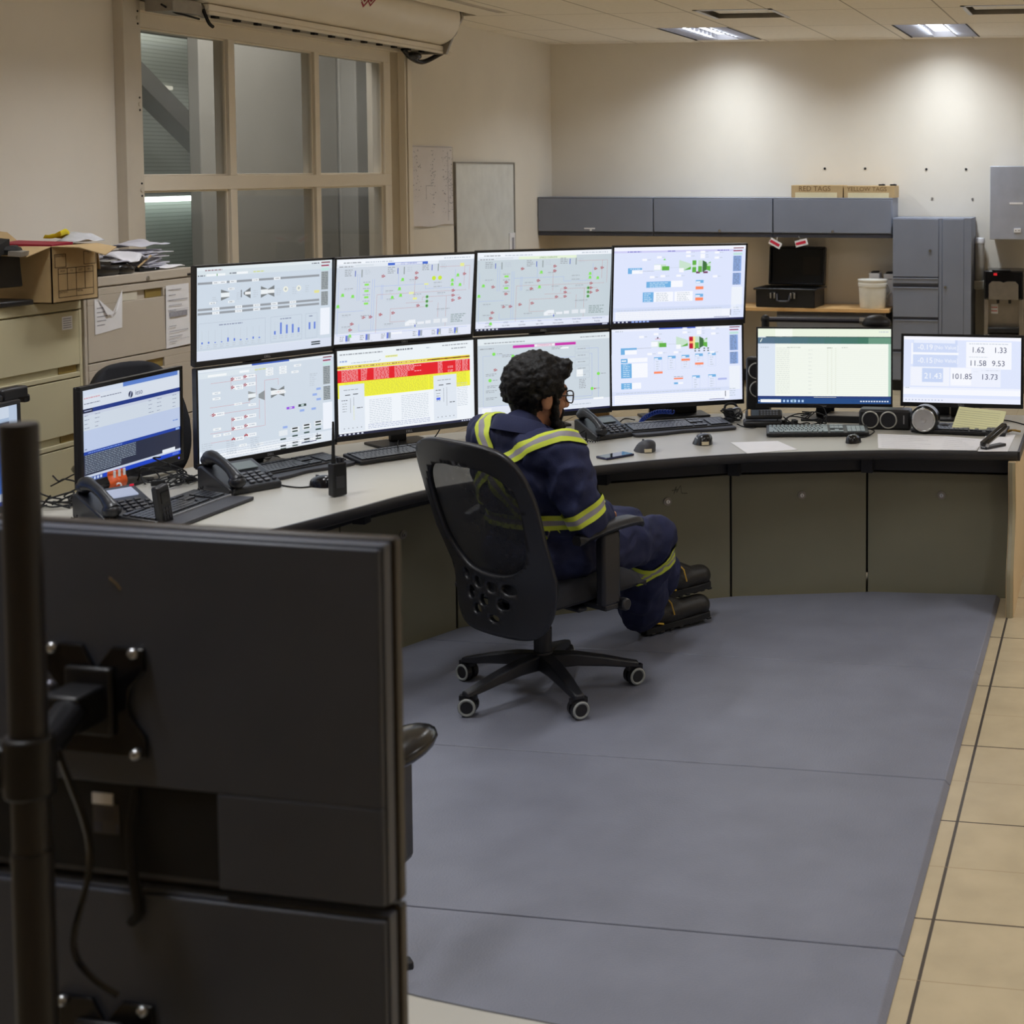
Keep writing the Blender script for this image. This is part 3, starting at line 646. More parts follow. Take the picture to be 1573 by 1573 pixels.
def ui_pid(seed, title, tc, bars):
    u = UI(W27, H27, (205, 214, 226) if bars else (198, 210, 218), seed); q = u.rnd
    u.r(0, 0, 1, .06, (238, 243, 250)).r(0, .06, .73, .10, (226, 233, 242)).tx(.05, .045, .12, GRY).tx(.2, .045, .2, LG).tx(.77, .035, .2, LG).tx(.02, .09, .1, GRY)
    if bars: u.r(.36, .065, .65, .095, tc, 2).r(.41, .069, .61, .092, (226, 232, 246), 3).t(title, .51, .08, .026, (60, 80, 180))
    else: u.r(.30, .065, .73, .10, (226, 240, 214), 2).t(title, .52, .083, .028, (70, 120, 70))
    u.r(.13, .07, .26, .09, (216, 224, 232), 2)
    # blue water lines and dull red steam lines
    for p in (((.02, .26), (.02, .90)), ((.02, .62), (.20, .62)), ((.15, .18), (.15, .50)), ((.165, .18), (.165, .50)), ((.27, .25), (.27, .86)), ((.255, .25), (.255, .86)), ((.27, .34), (.64, .34)), ((.32, .32), (.32, .50)), ((.33, .32), (.33, .50)), ((.64, .34), (.64, .40)), ((.64, .40), (.85, .40)), ((.44, .19), (.44, .34)), ((.86, .18), (.86, .36)), ((.02, .90), (.97, .86)), ((.17, .86), (.55, .86)), ((.17, .78), (.17, .86))): u.path([p[0], (p[1][0], p[0][1] if p[0][0] != p[1][0] else p[1][1])], LB)
    for p in (((.29, .44), (.95, .44)), ((.29, .44), (.29, .90)), ((.56, .24), (.56, .52)), ((.39, .62), (.64, .62)), ((.39, .62), (.39, .78)), ((.62, .50), (.62, .54)), ((.62, .50), (.90, .50)), ((.74, .58), (.74, .76)), ((.80, .5), (.80, .76)), ((.97, .14), (.97, .44)), ((.74, .14), (.97, .14)), ((.93, .14), (.93, .38)), ((.39, .78), (.50, .78)), ((.5, .56), (.70, .56)), ((.80, .8), (.80, .88))): u.path(list(p), (196, 150, 152))
    for x, y in ((.10, .13), (.40, .12), (.65, .10)):
        u.para(x - .04, y, .06, 4, GRY).r(x + .03, y + .01, x + .036, y + .08, (80, 100, 190), 3).r(x + .075, y, x + .083, y + .09, (150, 160, 164), 3).para(x + .10, y + .01, .05, 3, LG)
    gs = [(.05, .42), (.02, .55), (.12, .44), (.47, .27), (.46, .46), (.45, .38), (.40, .48), (.84, .36), (.84, .31), (.90, .37), (.88, .25), (.11, .91)]
    rs_ = [(.33, .22), (.57, .20), (.57, .26), (.93, .24), (.12, .77), (.11, .84), (.20, .70), (.25, .70), (.32, .68), (.41, .67), (.59, .60), (.85, .44), (.85, .50), (.85, .56), (.90, .54)]
    for x, y in gs:
        if bars or q.random() < .55: u.disk(x, y, .010, GN, 3).r(x - .014, y + .012, x + .012, y + .022, (150, 220, 120), 3)
        else: valve(u, x, y, RD)
    for x, y in rs_:
        if bars or q.random() < .9: valve(u, x, y, RD)
        else: u.disk(x, y, .010, GN, 3)
    for k in range(4):
        y = .30 + .075 * k
        if bars or k % 2 == 0: u.r(.20, y, .23, y + .024, (140, 228, 90), 3)
        else: valve(u, .215, y + .01, RD)
        u.tx(.19, y - .018, .05, GRY, .007)
    for k in range(3):
        (u.disk(.655 if bars else .83, .50 + .055 * k, .012, (120, 190, 120), 3).disk(.655 if bars else .83, .50 + .055 * k, .005, (20, 60, 30), 4))
        if not bars: valve(u, .655, .49 + .055 * k, RD)
    if bars:
        for x in (.70, .745): u.disk(x, .275, .015, (200, 228, 60), 3)
        u.r(.895, .105, .925, .145, (228, 232, 150), 3).r(.52, .43, .555, .455, (230, 236, 170), 3).r(.55, .50, .58, .525, (230, 236, 150), 3).r(.63, .335, .66, .352, (230, 236, 150), 3)
    for x, y in ((.55, .46), (.53, .82), (.35, .40), (.36, .50), (.06, .35), (.05, .80), (.70, .33), (.73, .46), (.73, .66), (.35, .80), (.70, .38), (.18, .68), (.05, .66), (.52, .28), (.77, .66)): u.tx(x, y, .06, GRY, .007).tx(x, y + .018, .045, LG, .007)
    u.poly([(.50, .80), (.53, .77), (.575, .77), (.58, .84), (.50, .84)], (236, 240, 246), 3).r(.59, .80, .64, .83, (232, 236, 243), 3).r(.65, .79, .69, .83, (232, 236, 243), 3).r(.71, .78, .76, .83, (226, 231, 238), 3).r(.775, .78, .815, .83, (226, 231, 238), 3).r(.57, .83, .578, .86, (90, 110, 200), 4)
    u.para(.84, .74, .12, 5, (130, 150, 150), .022)
    u.r(0, .88, 1, 1, (226, 231, 246))
    if bars:
        for x in (.08, .22, .37, .60, .74, .87): u.para(x - .04, .92, .035, 3, GRY).r(x, .905, x + .013, .975, (100, 120, 214), 3).r(x + .013, .905, x + .03, .975, (160, 170, 184), 3).tx(x, .985, .05, LG, .007)
        for x in (.74, .87): u.r(x + .013, .95, x + .022, .97, (226, 230, 100), 4)
        u.r(.40, .90, .48, .93, (240, 243, 250), 2)
    else:
        for x, a, b in ((.09, 'CTG1', '-0.9 MW'), (.22, 'CTG2', '121.7 MW'), (.34, 'STG', '60.5 MW'), (.47, 'Plant', '160.1 MW'), (.61, 'Heat Rate', '7425.4 kJ/kWh'), (.75, 'Cond. Press', '5.1 kPa a'), (.91, 'Feed Security', 'Possible')): u.t(a, x, .905, .024, (80, 84, 100)).t(b, x, .945, .024, (60, 62, 80))
        u.r(0, .972, 1, 1, (30, 34, 66), 2)
        for k in range(6): u.r(.01 + .028 * k, .978, .024 + .028 * k, .994, (220, 226, 240), 3)
        u.r(.95, .978, .99, .994, (200, 206, 226), 3)
    return u
def ui6():
    u = UI(W27, H27, (234, 241, 246), 9); u.tx(.02, .05, .3, GRY, .014).tx(.42, .045, .12, INKC, .016).tx(.64, .05, .03, LG).tx(.76, .04, .2, GRY, .012).tx(.83, .085, .11, GRY).r(.34, .10, .43, .125, (236, 240, 170), 2).t('ALARM SUMMARY', .385, .112, .018, (120, 120, 60)).tx(.02, .13, .05, (150, 170, 220), .018).tx(.1, .155, .2, LG).r(.30, .14, .305, .15, (60, 60, 60), 3)
    u.r(.0, .18, .97, .225, (236, 222, 70), 2).h(.0, .97, .20, (150, 20, 20), 3, .012)
    for x, w_ in ((.02, .03), (.15, .015), (.24, .02), (.39, .03), (.68, .06), (.78, .02), (.84, .06), (.94, .03)): u.r(x, .193, x + w_, .207, (90, 20, 20), 4)
    u.tx(.03, .2, .62, (246, 226, 180), .008, 4)
    u.r(.0, .23, .97, .375, (226, 22, 38), 2)
    for k in range(9):
        y = .239 + k * .0155
        for a, b in ((.03, .145), (.165, .21), (.255, .365), (.405, .55 - .05 * (k > 4)), (.725, .76), (.80, .84), (.86, .90), (.91, .955)):
            if (a, b) == (.80, .84) and q_(u) < .5: continue
            u.tx(a, y, b - a, (246, 190, 196), .0062, 3)
        if k in (1, 5): u.tx(.55, y, .05, (250, 200, 204), .007)
    u.r(.205, .30, .25, .375, (226, 22, 38), 4).r(.21, .238, .25, .29, (226, 22, 38), 4).r(.37, .238, .40, .375, (226, 22, 38), 4)
    u.r(0, .375, .97, .56, (240, 240, 60), 2)
    for k in range(10): u.tx(.05, .388 + .017 * k, .6, (206, 206, 70), .006, 3); u.tx(.66, .388 + .017 * k, .28, (206, 206, 70), .006, 3)
    u.r(0, .56, .97, .985, (238, 243, 249), 2).r(.0, .375, .01, .56, (240, 240, 60), 3)
    for k in range(14): u.tx(.22, .61 + k * .021, .16, LG, .006, 3); u.tx(.45, .60 + k * .021, .2, LG, .006, 3); u.tx(.87, .52 + k * .021, .08, LG, .006, 3)
    for k in range(3): u.tx(.21, .90 + .02 * k, .45, (190, 198, 220), .01, 3)
    for x0, y0, s in ((.012, .405, 0), (.69, .40, 1)):
        u.r(x0, y0, x0 + .175, y0 + .55, (222, 230, 240), 4).tx(x0 + .03, y0 + .06, .1, GRY, .008, 5).r(x0 + .04, y0 + .115, x0 + .075, y0 + .125, (70, 74, 84), 5).r(x0 + .095, y0 + .11, x0 + .13, y0 + .12, (70, 74, 84), 5)
        u.r(x0 + .075, y0 + .16, x0 + .077, y0 + .33, (110, 114, 122), 5).r(x0 + .098, y0 + .15, x0 + .10, y0 + .38, (110, 114, 122), 5)
        u.tx(x0 + .015, y0 + .18, .04, (90, 94, 104), .009, 5)
        for k in range(4): u.tx(x0 + .02, y0 + .22 + .03 * k, .03, GRY, .007, 5)
        if s: u.r(x0 + .02, y0 + .27, x0 + .05, y0 + .30, (80, 110, 230), 6)
        else: u.r(x0 + .098, y0 + .25, x0 + .10, y0 + .42, (220, 226, 120), 6)
        u.tx(x0 + .12, y0 + .28 + .06 * s, .04, (90, 94, 104), .01, 5)
        for k in range(5): u.disk(x0 + .03 + .03 * k, y0 + .51, .004, GRY, 5)
    u.r(0, .972, 1, 1, (34, 38, 66), 7)
    for k in range(6): u.r(.01 + .03 * k, .978, .024 + .03 * k, .994, (220, 226, 240), 8)
    for k in range(5): u.r(.90 + .018 * k, .98, .91 + .018 * k, .992, (200, 206, 226), 8)
    return u
def q_(u): return u.rnd.random()
def ui7():
    u = UI(W27, H27, (202, 213, 222), 12); u.r(0, 0, 1, .085, (224, 233, 238)).tx(.05, .06, .3, GRY).tx(.77, .05, .2, GRY).tx(.02, .13, .1, GRY)
    u.r(.26, .105, .735, .14, (198, 50, 170), 2).r(.42, .108, .575, .138, (240, 236, 244), 3).t('CONDENSATE', .497, .123, .03, (190, 40, 120))
    u.box(.04, .22, .34, .86, (170, 186, 226)).path([(.74, .20), (.91, .20), (.91, .86), (.1, .86)], (150, 170, 226)).path([(.84, .27), (.86, .27), (.86, .82), (.60, .82)], (150, 170, 226)).path([(.25, .22), (.25, .30), (.73, .30)], (150, 170, 226))
    for x, y in ((.12, .20), (.26, .24), (.09, .53), (.91, .54), (.86, .73)): u.disk(x, y, .012, (130, 226, 90), 3).tx(x + .02, y, .04, GRY, .008)
    valve(u, .13, .40, RD); u.r(.875, .725, .885, .74, (190, 60, 60), 4)
    for k in range(5): u.box(.73, .17 + .085 * k, .84, .24 + .085 * k, (180, 192, 206)); u.tx(.75, .2 + .085 * k, .06, GRY, .008)
    u.r(.74, .47, .79, .56, (240, 244, 246), 3).para(.76, .60, .06, 6, GRY)
    for x, y in ((.06, .45), (.07, .60), (.06, .66), (.06, .75), (.18, .22), (.18, .42), (.55, .16), (.35, .2)): u.tx(x, y, .08, GRY, .008).tx(x, y + .02, .06, GRY, .008)
    u.r(.62, .165, .68, .185, (244, 247, 250), 3).r(.87, .85, .95, .875, (244, 247, 250), 3)
    u.r(0, .86, 1, 1, (224, 230, 242)).r(.03, .88, .1, .96, (240, 243, 248), 2).tx(.7, .92, .15, LG)
    u.r(0, .975, 1, 1, (30, 34, 66), 3)
    for k in range(6): u.r(.01 + .03 * k, .98, .024 + .03 * k, .995, (220, 226, 240), 4)
    return u
SKY, ORG, WHT = (112, 176, 226), (250, 138, 100), (246, 248, 254)
def turbine(u, x, y, fire):
    g, g2 = (96, 176, 70), (200, 226, 206)
    u.poly([(x, y - .09), (x + .09, y - .035), (x + .09, y + .03), (x, y + .07)], g2).poly([(x + .035, y + .05), (x + .09, y + .0), (x + .09, y + .04)], g, 3).r(x + .0, y + .02, x + .035, y + .075, WHT, 3)
    a = (190, 20, 50) if fire else g
    u.r(x + .10, y - .08, x + .13, y + .08, a, 2).r(x + .10, y - .02, x + .13, y + .01, g2 if not fire else (250, 180, 120), 3)
    if fire: u.r(x + .13, y - .08, x + .145, y + .08, (250, 226, 150), 3)
    u.r(x + .145, y - .08, x + .175, y + .08, g2, 2).r(x + .145, y + .0, x + .175, y + .08, g, 3).poly([(x + .178, y - .08), (x + .21, y - .05), (x + .21, y + .05), (x + .178, y + .08)], (60, 110, 60), 3)
    u.poly([(x + .21, y - .03), (x + .24, y - .06), (x + .24, y + .07), (x + .21, y + .05)], g, 3).r(x + .215, y - .04, x + .24, y - .0, g2, 4)
    u.r(x - .19, y - .035, x - .10, y + .04, g2, 2).r(x - .13, y - .01, x - .075, y + .045, g, 3).r(x - .19, y - .03, x - .14, y + .035, WHT, 3).h(x - .3, x - .19, y + .05, GRY).h(x - .07, x, y + .01, LG)
    for dx, dy in ((-.28, -.1), (-.17, -.13), (.05, -.19), (.05, -.14), (.16, -.19), (.16, -.15), (.16, -.12), (.27, -.18), (.27, -.11), (-.22, .13), (-.14, .12), (-.02, .12), (.26, .14)): u.r(x + dx, y + dy - .015, x + dx + .035, y + dy + .015, WHT, 2).tx(x + dx + .04, y + dy, .025, LG, .007)
def ui4():
    u = UI(W27, H27, (220, 228, 252), 21); u.r(0, 0, 1, .05, (240, 243, 254)).r(0, .05, .92, .075, (206, 206, 244)).tx(.1, .062, .1, (120, 120, 200)).tx(.40, .06, .06, (120, 120, 200)).tx(.78, .062, .09, (120, 120, 200))
    sidebar(u, .905, .03, True); turbine(u, .49, .27, False)
    u.r(.62, .34, .65, .365, (110, 50, 90), 3).r(.675, .34, .71, .365, (110, 50, 90), 3).r(.37, .16, .385, .18, (130, 220, 120), 3)
    u.r(.105, .275, .21, .30, SKY, 2).r(.105, .30, .135, .35, SKY, 2).r(.135, .305, .215, .35, WHT, 2).tx(.12, .288, .08, (200, 225, 246), .008, 4)
    u.r(.245, .46, .43, .54, SKY, 2).r(.43, .455, .52, .54, WHT, 2).para(.27, .48, .15, 3, (206, 228, 246), .024, 4)
    u.r(.22, .60, .30, .73, SKY, 2).r(.305, .60, .45, .73, WHT, 2).r(.46, .60, .60, .73, WHT, 2).para(.23, .62, .06, 5, (206, 228, 246), .024, 4).para(.32, .62, .1, 5, LG, .024, 4).para(.48, .62, .1, 5, LG, .024, 4)
    for y, a, b in ((.455, 1, 1), (.54, 0, 2), (.64, 1, 1), (.69, 0, 2)):
        u.r(.62, y, .68, y + .04, SKY if a else ORG, 2)
        if a: u.r(.622, y + .018, .655, y + .036, WHT, 3)
    u.r(0, .80, 1, .85, (210, 220, 246)).r(.02, .85, .90, .965, (240, 243, 252), 2).tx(.03, .835, .8, LG, .008)
    for k in range(4): u.tx(.03, .87 + .025 * k, .8, (222, 228, 242), .006)
    u.r(.895, .86, .90, .94, (70, 74, 110), 3).r(.77, .955, .89, .962, (90, 96, 150), 3).para(.92, .84, .06, 4, LG, .03)
    u.r(0, .975, 1, 1, (24, 30, 74), 3)
    for k in range(4): u.r(.008 + .03 * k, .98, .022 + .03 * k, .995, (220, 226, 240), 4)
    for k in range(5): u.r(.14 + .028 * k, .978, .16 + .028 * k, .997, (150, 176, 240), 4)
    return u
def ui8():
    u = UI(W27, H27, (224, 231, 252), 22); u.r(0, 0, .9, .03, (236, 240, 253)).r(.36, .0, .64, .018, (70, 96, 200), 2).tx(.03, .03, .06, LG)
    sidebar(u, .905, .015, True); turbine(u, .49, .21, True)
    for x in (.63, .66, .70, .73): u.r(x, .285, x + .012, .30, (40, 60, 50), 3).r(x, .315, x + .012, .33, (40, 60, 50), 3)
    u.r(.345, .12, .355, .14, (60, 30, 60), 3).tx(.33, .145, .04, (220, 150, 170), .008)
    u.r(.07, .25, .19, .275, SKY, 2).r(.07, .275, .10, .335, SKY, 2).r(.10, .28, .19, .335, WHT, 2)
    u.r(.07, .39, .12, .445, SKY, 2).r(.12, .385, .27, .44, WHT, 2).r(.07, .455, .15, .645, SKY, 2).r(.15, .455, .27, .645, WHT, 2).para(.085, .47, .06, 7, (206, 228, 246), .025, 4).r(.07, .71, .15, .79, SKY, 2).r(.15, .71, .22, .79, WHT, 2).r(.075, .41, .11, .425, WHT, 4).para(.09, .73, .05, 3, (206, 228, 246), .025, 4)
    for x, y, ob in ((.32, .385, .19), (.425, .375, 0), (.53, .37, .05), (.635, .36, .12), (.735, .355, 0), (.61, .65, 0), (.735, .645, 0)):
        u.r(x, y, x + .06, y + .035, SKY, 2).r(x + .003, y + .015, x + .03, y + .032, WHT, 3).box(x, y + .035, x + .06, y + .18, (200, 210, 240)).para(x + .015, y + .06, .03, 4, LG, .032)
        if ob: u.r(x - .002, y + ob, x + .064, y + ob + .028, ORG, 4)
    u.r(.47, .67, .54, .69, ORG, 3).tx(.47, .655, .07, GRY, .008).r(.47, .73, .50, .755, SKY, 2).r(.505, .73, .54, .755, WHT, 2).r(.81, .70, .88, .725, (176, 186, 236), 2)
    u.r(0, .82, .9, .87, (214, 223, 247)).r(.02, .87, .90, .985, (242, 245, 253), 2).tx(.03, .845, .8, LG, .008)
    for k in range(4): u.tx(.03, .89 + .025 * k, .8, (224, 230, 243), .006)
    u.r(.865, .875, .87, .95, (40, 44, 70), 3).r(.74, .975, .86, .982, (60, 66, 140), 3).para(.9, .85, .07, 4, LG, .03)
    return u
def ui9():
    u = UI(W27 * .985, H27 * .985, (242, 247, 238), 31); u.r(0, 0, 1, .105, (234, 242, 224)).r(.13, .0, .26, .11, (244, 248, 238), 2).tx(.91, .04, .07, LG).r(0, .105, 1, .115, (40, 60, 66), 2).r(.0, .105, .06, .118, (230, 236, 236), 3)
    for k in range(8): u.r(k / 8, .115, (k + 1) / 8, .20, (84 - k * 3, 112 + k, 136 - k * 6), 2)
    u.r(.83, .115, 1, .20, (104, 150, 128), 3).poly([(.015, .17), (.03, .13), (.035, .13), (.02, .185)], (226, 236, 226), 4)
    u.r(0, .20, .13, .90, (218, 228, 242), 1).r(.98, .20, 1, .90, (176, 206, 190), 1).tx(.02, .25, .06, LG)
    for k in range(24):
        y = .26 + k * .026; u.h(.13, .97, y + .012, (228, 234, 224), 2, .003); u.tx(.14, y, .10, (216, 222, 216), .007)
        if k % 2: u.tx(.38, y, .03, (218, 224, 218), .007)
        for x in (.52, .55, .58): u.tx(x, y, .01, (218, 222, 206), .007)
    u.tx(.52, .255, .04, (150, 160, 150), .008).tx(.63, .25, .05, (180, 190, 180), .008).tx(.22, .25, .1, (180, 190, 180), .008)
    u.r(0, .90, 1, .93, (40, 60, 120), 2).h(.42, .59, .915, (200, 206, 200), 3, .006).r(0, .93, 1, 1, (34, 74, 130), 2).r(.02, .945, .175, .985, (240, 243, 246), 3)
    for k in range(6): u.r(.19 + .028 * k, .95, .205 + .028 * k, .982, (170, 200, 236), 3)
    u.r(.005, .955, .013, .975, (230, 236, 246), 3).r(.255, .945, .285, .988, (150, 190, 200), 2)
    for k in range(11): u.r(.77 + .02 * k, .958, .782 + .02 * k, .976, (214, 222, 236), 3)
    return u
W10, H10 = .567, .567 * 9 / 16
def ui10():
    u = UI(W10, H10, (222, 230, 252), 41); u.r(0, 0, 1, .05, (246, 247, 255)).r(.08, .05, .46, .46, (206, 218, 246)).r(.065, .1, .08, .42, WHT, 2).r(.07, .24, .47, .275, WHT, 3).r(.085, .05, .44, .10, (232, 238, 253), 2)
    u.r(.535, .07, .92, .48, WHT, 2).r(.40, .46, .83, .75, (236, 240, 253), 3).r(.06, .46, .395, .75, (240, 243, 253), 2).r(.16, .48, .34, .69, (200, 214, 244), 4)
    for s, y in (('-0.19', .165), ('-0.15', .365)): u.t(s, .185, y, .115, (250, 251, 255), 5).t('[No Value]', .365, y, .082, (244, 247, 255), 5)
    u.t('21.43', .255, .60, .125, (248, 250, 255), 6)
    D = (74, 78, 110)
    for s, x, y in (('1.62', .635, .195), ('1.33', .825, .195), ('11.58', .635, .395), ('9.53', .81, .395), ('101.85', .50, .60), ('13.73', .735, .60)): u.t(s, x, y, .118, D, 6)
    u.r(.405, .47, .58, .73, (246, 248, 255), 4).tx(.56, .10, .16, LG, .01).tx(.73, .10, .16, LG, .01).tx(.56, .3, .16, LG, .008).tx(.66, .5, .16, (190, 196, 212), .01).tx(.60, .52, .04, LG, .01)
    u.r(.0, .77, 1, .80, (238, 242, 254), 2).r(0, .80, 1, .88, (246, 248, 255), 2).tx(.02, .78, .03, LG, .014).r(0, .93, 1, 1, (234, 238, 253), 2)
    for k in range(12): u.r(.02 + .028 * k, .955, .03 + .028 * k, .97, (176, 184, 206), 3)
    return u
W0, H0 = .607, .607 * 9 / 16
def ui0():
    u = UI(W0, H0, (190, 202, 226), 51); u.r(0, 0, 1, .06, (206, 216, 232)).r(.40, .0, .98, .05, (90, 126, 200), 2).r(0, .06, 1, .20, (212, 220, 232)).tx(.02, .09, .15, (206, 160, 170), .014).tx(.18, .11, .2, (120, 126, 146), .01).tx(.02, .15, .15, (120, 126, 146), .01)
    u.disk(.475, .155, .022, (30, 38, 70), 3).poly([(.462, .19), (.478, .12), (.486, .12), (.470, .20)], (190, 202, 226), 4).t('ieso', .56, .15, .085, (60, 70, 110), 4)
    u.r(0, .205, 1, .25, (30, 54, 130), 3).r(.0, .205, .1, .25, (22, 30, 66), 4).r(.02, .222, .09, .232, (150, 160, 190), 5).r(0, .25, 1, .28, (196, 204, 222), 2).r(0, .28, 1, .44, (204, 214, 226))
    for x in (.02, .12, .66, .75, .92): u.para(x, .28, .05, 4, (150, 160, 180), .045)
    u.tx(.92, .58, .06, (120, 150, 210), .014).r(0, .44, 1, .67, (186, 200, 228))
    u.r(0, .67, 1, .705, (28, 62, 160), 3).r(.95, .675, .99, .70, (150, 180, 230), 4).r(0, .705, 1, .93, (38, 44, 66), 3).tx(.02, .645, .02, (110, 120, 150), .012).tx(.05, .688, .33, (120, 150, 220), .01, 4)
    for k in range(11): u.tx(.02, .715 + .019 * k, .50 if k < 8 else .35, (150, 164, 180), .0075, 4)
    u.r(0, .93, 1, .955, (196, 206, 224), 3).r(.80, .895, .94, .94, (224, 230, 238), 4).r(0, .955, 1, 1, (24, 64, 190), 4).r(0, .955, .19, 1, (40, 70, 150), 5)
    for k in range(6): u.r(.01 + .03 * k, .962, .028 + .03 * k, .992, (190, 206, 236), 6)
    u.r(.91, .962, .98, .99, (80, 110, 210), 6)
    return u
def uiL():
    u = UI(W0, H0, (26, 60, 130), 61); u.r(0, 0, 1, .12, (196, 208, 224)).r(0, .12, 1, .16, (160, 180, 206))
    for k in range(16): u.r(0, .16 + k * .045, .93, .205 + k * .045, (18 + k * 2, 40 + 5 * k, 80 + 9 * k), 1)
    u.r(.93, .0, 1, .93, (176, 192, 214), 2).r(0, .88, 1, .96, (200, 210, 226), 3).r(0, .96, 1, 1, (24, 50, 130), 3)
    return u

# ------------------------------------------------------------------ monitors
BEZ = mat('bezel_plastic', (24, 24, 28), 0.38, var=0.1, scale=40)
LOGO = mat('silver_print', (168, 170, 176), 0.4, 0.4)
def monitor(label, c, yaw, tilt, W, H, ui, bez=.009, chin=.024, brand=None, group=None, thick=.03, led=None):
    """c = middle of the lit panel; yaw turns it about Z, tilt leans the top back"""
    t = thing('monitor', label, 'monitor', c, 0, group, rot=(-tilt, 0, yaw))
    w_, h_ = W / 2, H / 2; m = MB()
    m.box((-w_ - bez, -.006, -h_ - chin), (w_ + bez, .012, -h_)).box((-w_ - bez, -.006, h_), (w_ + bez, .012, h_ + bez)).box((-w_ - bez, -.006, -h_), (-w_, .012, h_)).box((w_, -.006, -h_), (w_ + bez, .012, h_))
    f = m.build('bezel', BEZ, t, bevel=.0015)
    if brand: MB().text(brand, .014, Matrix.Translation((0, -.0065, -h_ - chin / 2)) @ Matrix.Rotation(R(90), 4, 'X'), thick=.0003).build('logo', LOGO, f)
    if led: MB().cyl((w_ - .02, -.0062, -h_ - chin / 2), (w_ - .02, -.008, -h_ - chin / 2), .004).build('power_light', emit('blue_led', led, 1.5), f)
    b = MB().box((-w_ - bez + .002, .012, -h_ - chin + .002), (w_ + bez - .002, .018 + thick * .3, h_ + bez - .002))
    b.box((-w_ * .62, .018 + thick * .3, -h_ * .62), (w_ * .62, .018 + thick, h_ * .55)); b.build('back_cover', BEZ, t, bevel=.004)
    u = ui(); s = u.mb.build('screen', SCREEN, t)
    return t
def away(c, k): return tuple(Vector((0, 0, EYE)).lerp(Vector(c), k))   # farther along the same line, for a larger panel
K8, K9, K10, K0 = 1.046, 1.03, 1.04, 1.055
FIT = [  # photo-measured poses of the eight stacked panels
    ('monitor showing grey turbine bar graphs, top row, above the red line diagram screen', (-3.249, 5.571, 1.371), 67.9, -2.4, ui1, 'DELL'),
    ('monitor with blue title and two yellow dots, above the red and yellow alarm screen', (-2.931, 6.118, 1.372), 52.9, -6.9, lambda: ui_pid(71, 'CTG 1 OVERVIEW', (66, 106, 206), True), 'DELL'),
    ('monitor with pale green title and plant figures along its foot, above the person', (-2.513, 6.633, 1.374), 40.4, -8.0, lambda: ui_pid(72, 'UNICO OVERVIEW', (200, 226, 190), False), 'DELL'),
    ('monitor showing an all green turbine, right end of the top row', (-1.976, 6.949, 1.383), 31.9, -7.1, ui4, None),
    ('monitor with red line diagram and black chips, left end of the lower row', (-3.251, 5.575, .986), 67.2, -0.5, ui5, 'DELL'),
    ('monitor filled with the red and yellow alarm list', (-2.931, 6.122, .996), 53.2, 0.3, ui6, 'DELL'),
    ('monitor with a magenta title bar, right behind the seated person\'s head', (-2.521, 6.648, .990), 41.6, -0.7, ui7, 'DELL'),
    ('monitor showing a turbine with a red flame, right end of the lower row', (-2.008, 7.014, .998), 30.6, 1.3, ui8, None)]
mons = [monitor('black ' + l, away(c, K8), R(y), R(t), W27, H27, ui, brand=br, group='stacked control monitors', chin=.022) for l, c, y, t, ui, br in FIT]
monitor('black single monitor with a white spreadsheet under a teal banner', away((-1.342, 7.181, .986), K9), R(8), R(3), W27 * .985, H27 * .985, ui9, brand='acer', chin=.02, bez=.008)
monitor('black monitor with large plain numbers, at the right end of the console', away((-.697, 7.209, .979), K10), R(1.2), R(5.7), W10, H10, ui10, brand='DELL', chin=.02, bez=.013)
monitor('black monitor tilted at the left showing a blue web page over dark text rows', away((-3.5315, 5.128, .982), K0), R(90), R(-.7), W0, H0, ui0, chin=.026, bez=.016, led=(90, 90, 255))
monitor('black monitor mostly outside the frame at the far left, with dark blue wallpaper', away((-3.585, 4.31, .972), K0), R(92), R(0), W0, H0, uiL, chin=.02, bez=.014)
# stands
def stand(label, c, yaw, zt, back=.05, neck=.075, base=(.30, .19), plates=()):
    """desk stand whose column rises behind a panel (panel middle c)"""
    d = Vector((math.sin(yaw), -math.cos(yaw), 0)); o = Vector((c[0], c[1], DZ)) - d * (back + .028)
    t = thing('monitor_stand', label, 'monitor stand', o, yaw, 'monitor stands on the console')
    MB().box((-base[0] / 2, -base[1] * .62, 0), (base[0] / 2, base[1] * .38, .012)).build('base', BLK, t, bevel=.004)
    MB().box((-neck / 2, -.014, .012), (neck / 2, .014, zt - DZ)).build('column', BLK, t, bevel=.004)
    for z in plates:
        MB().box((-.05, -back + .022, z - DZ - .05), (.05, -.014, z - DZ + .05)).build('mount_plate', BLK, t, bevel=.002)
    return t
sl = ['twin stand holding the bar graph screen above the red line diagram screen', 'twin stand behind the red and yellow alarm screen', 'twin stand behind the screens in front of the seated person', 'broad twin stand under the turbine flame screen']
for (l, c, y, t_, ui, br), s_, cu_ in zip(FIT[4:], sl, FIT[:4]):
    c = away(c, K8); zu = away(cu_[1], K8)[2]
    stand('black ' + s_, c, R(y), 1.46, .075, .24 if 'broad' in s_ else .075, (.33 if 'broad' in s_ else .26, .17))
for l, c, y, n_ in (('black stand with grey neck under the white spreadsheet screen', away((-1.342, 7.181, 1), K9), 8, .09), ('black stand under the large numbers screen', away((-.697, 7.209, 1), K10), 1.2, .12), ('black stand under the blue web page screen', away((-3.5315, 5.128, 1), K0), 90, .07), ('black stand of the far left blue wallpaper screen', away((-3.585, 4.31, 1), K0), 92, .07)):
    stand(l, c, R(y), 1.0, .07, n_, (.23, .17))
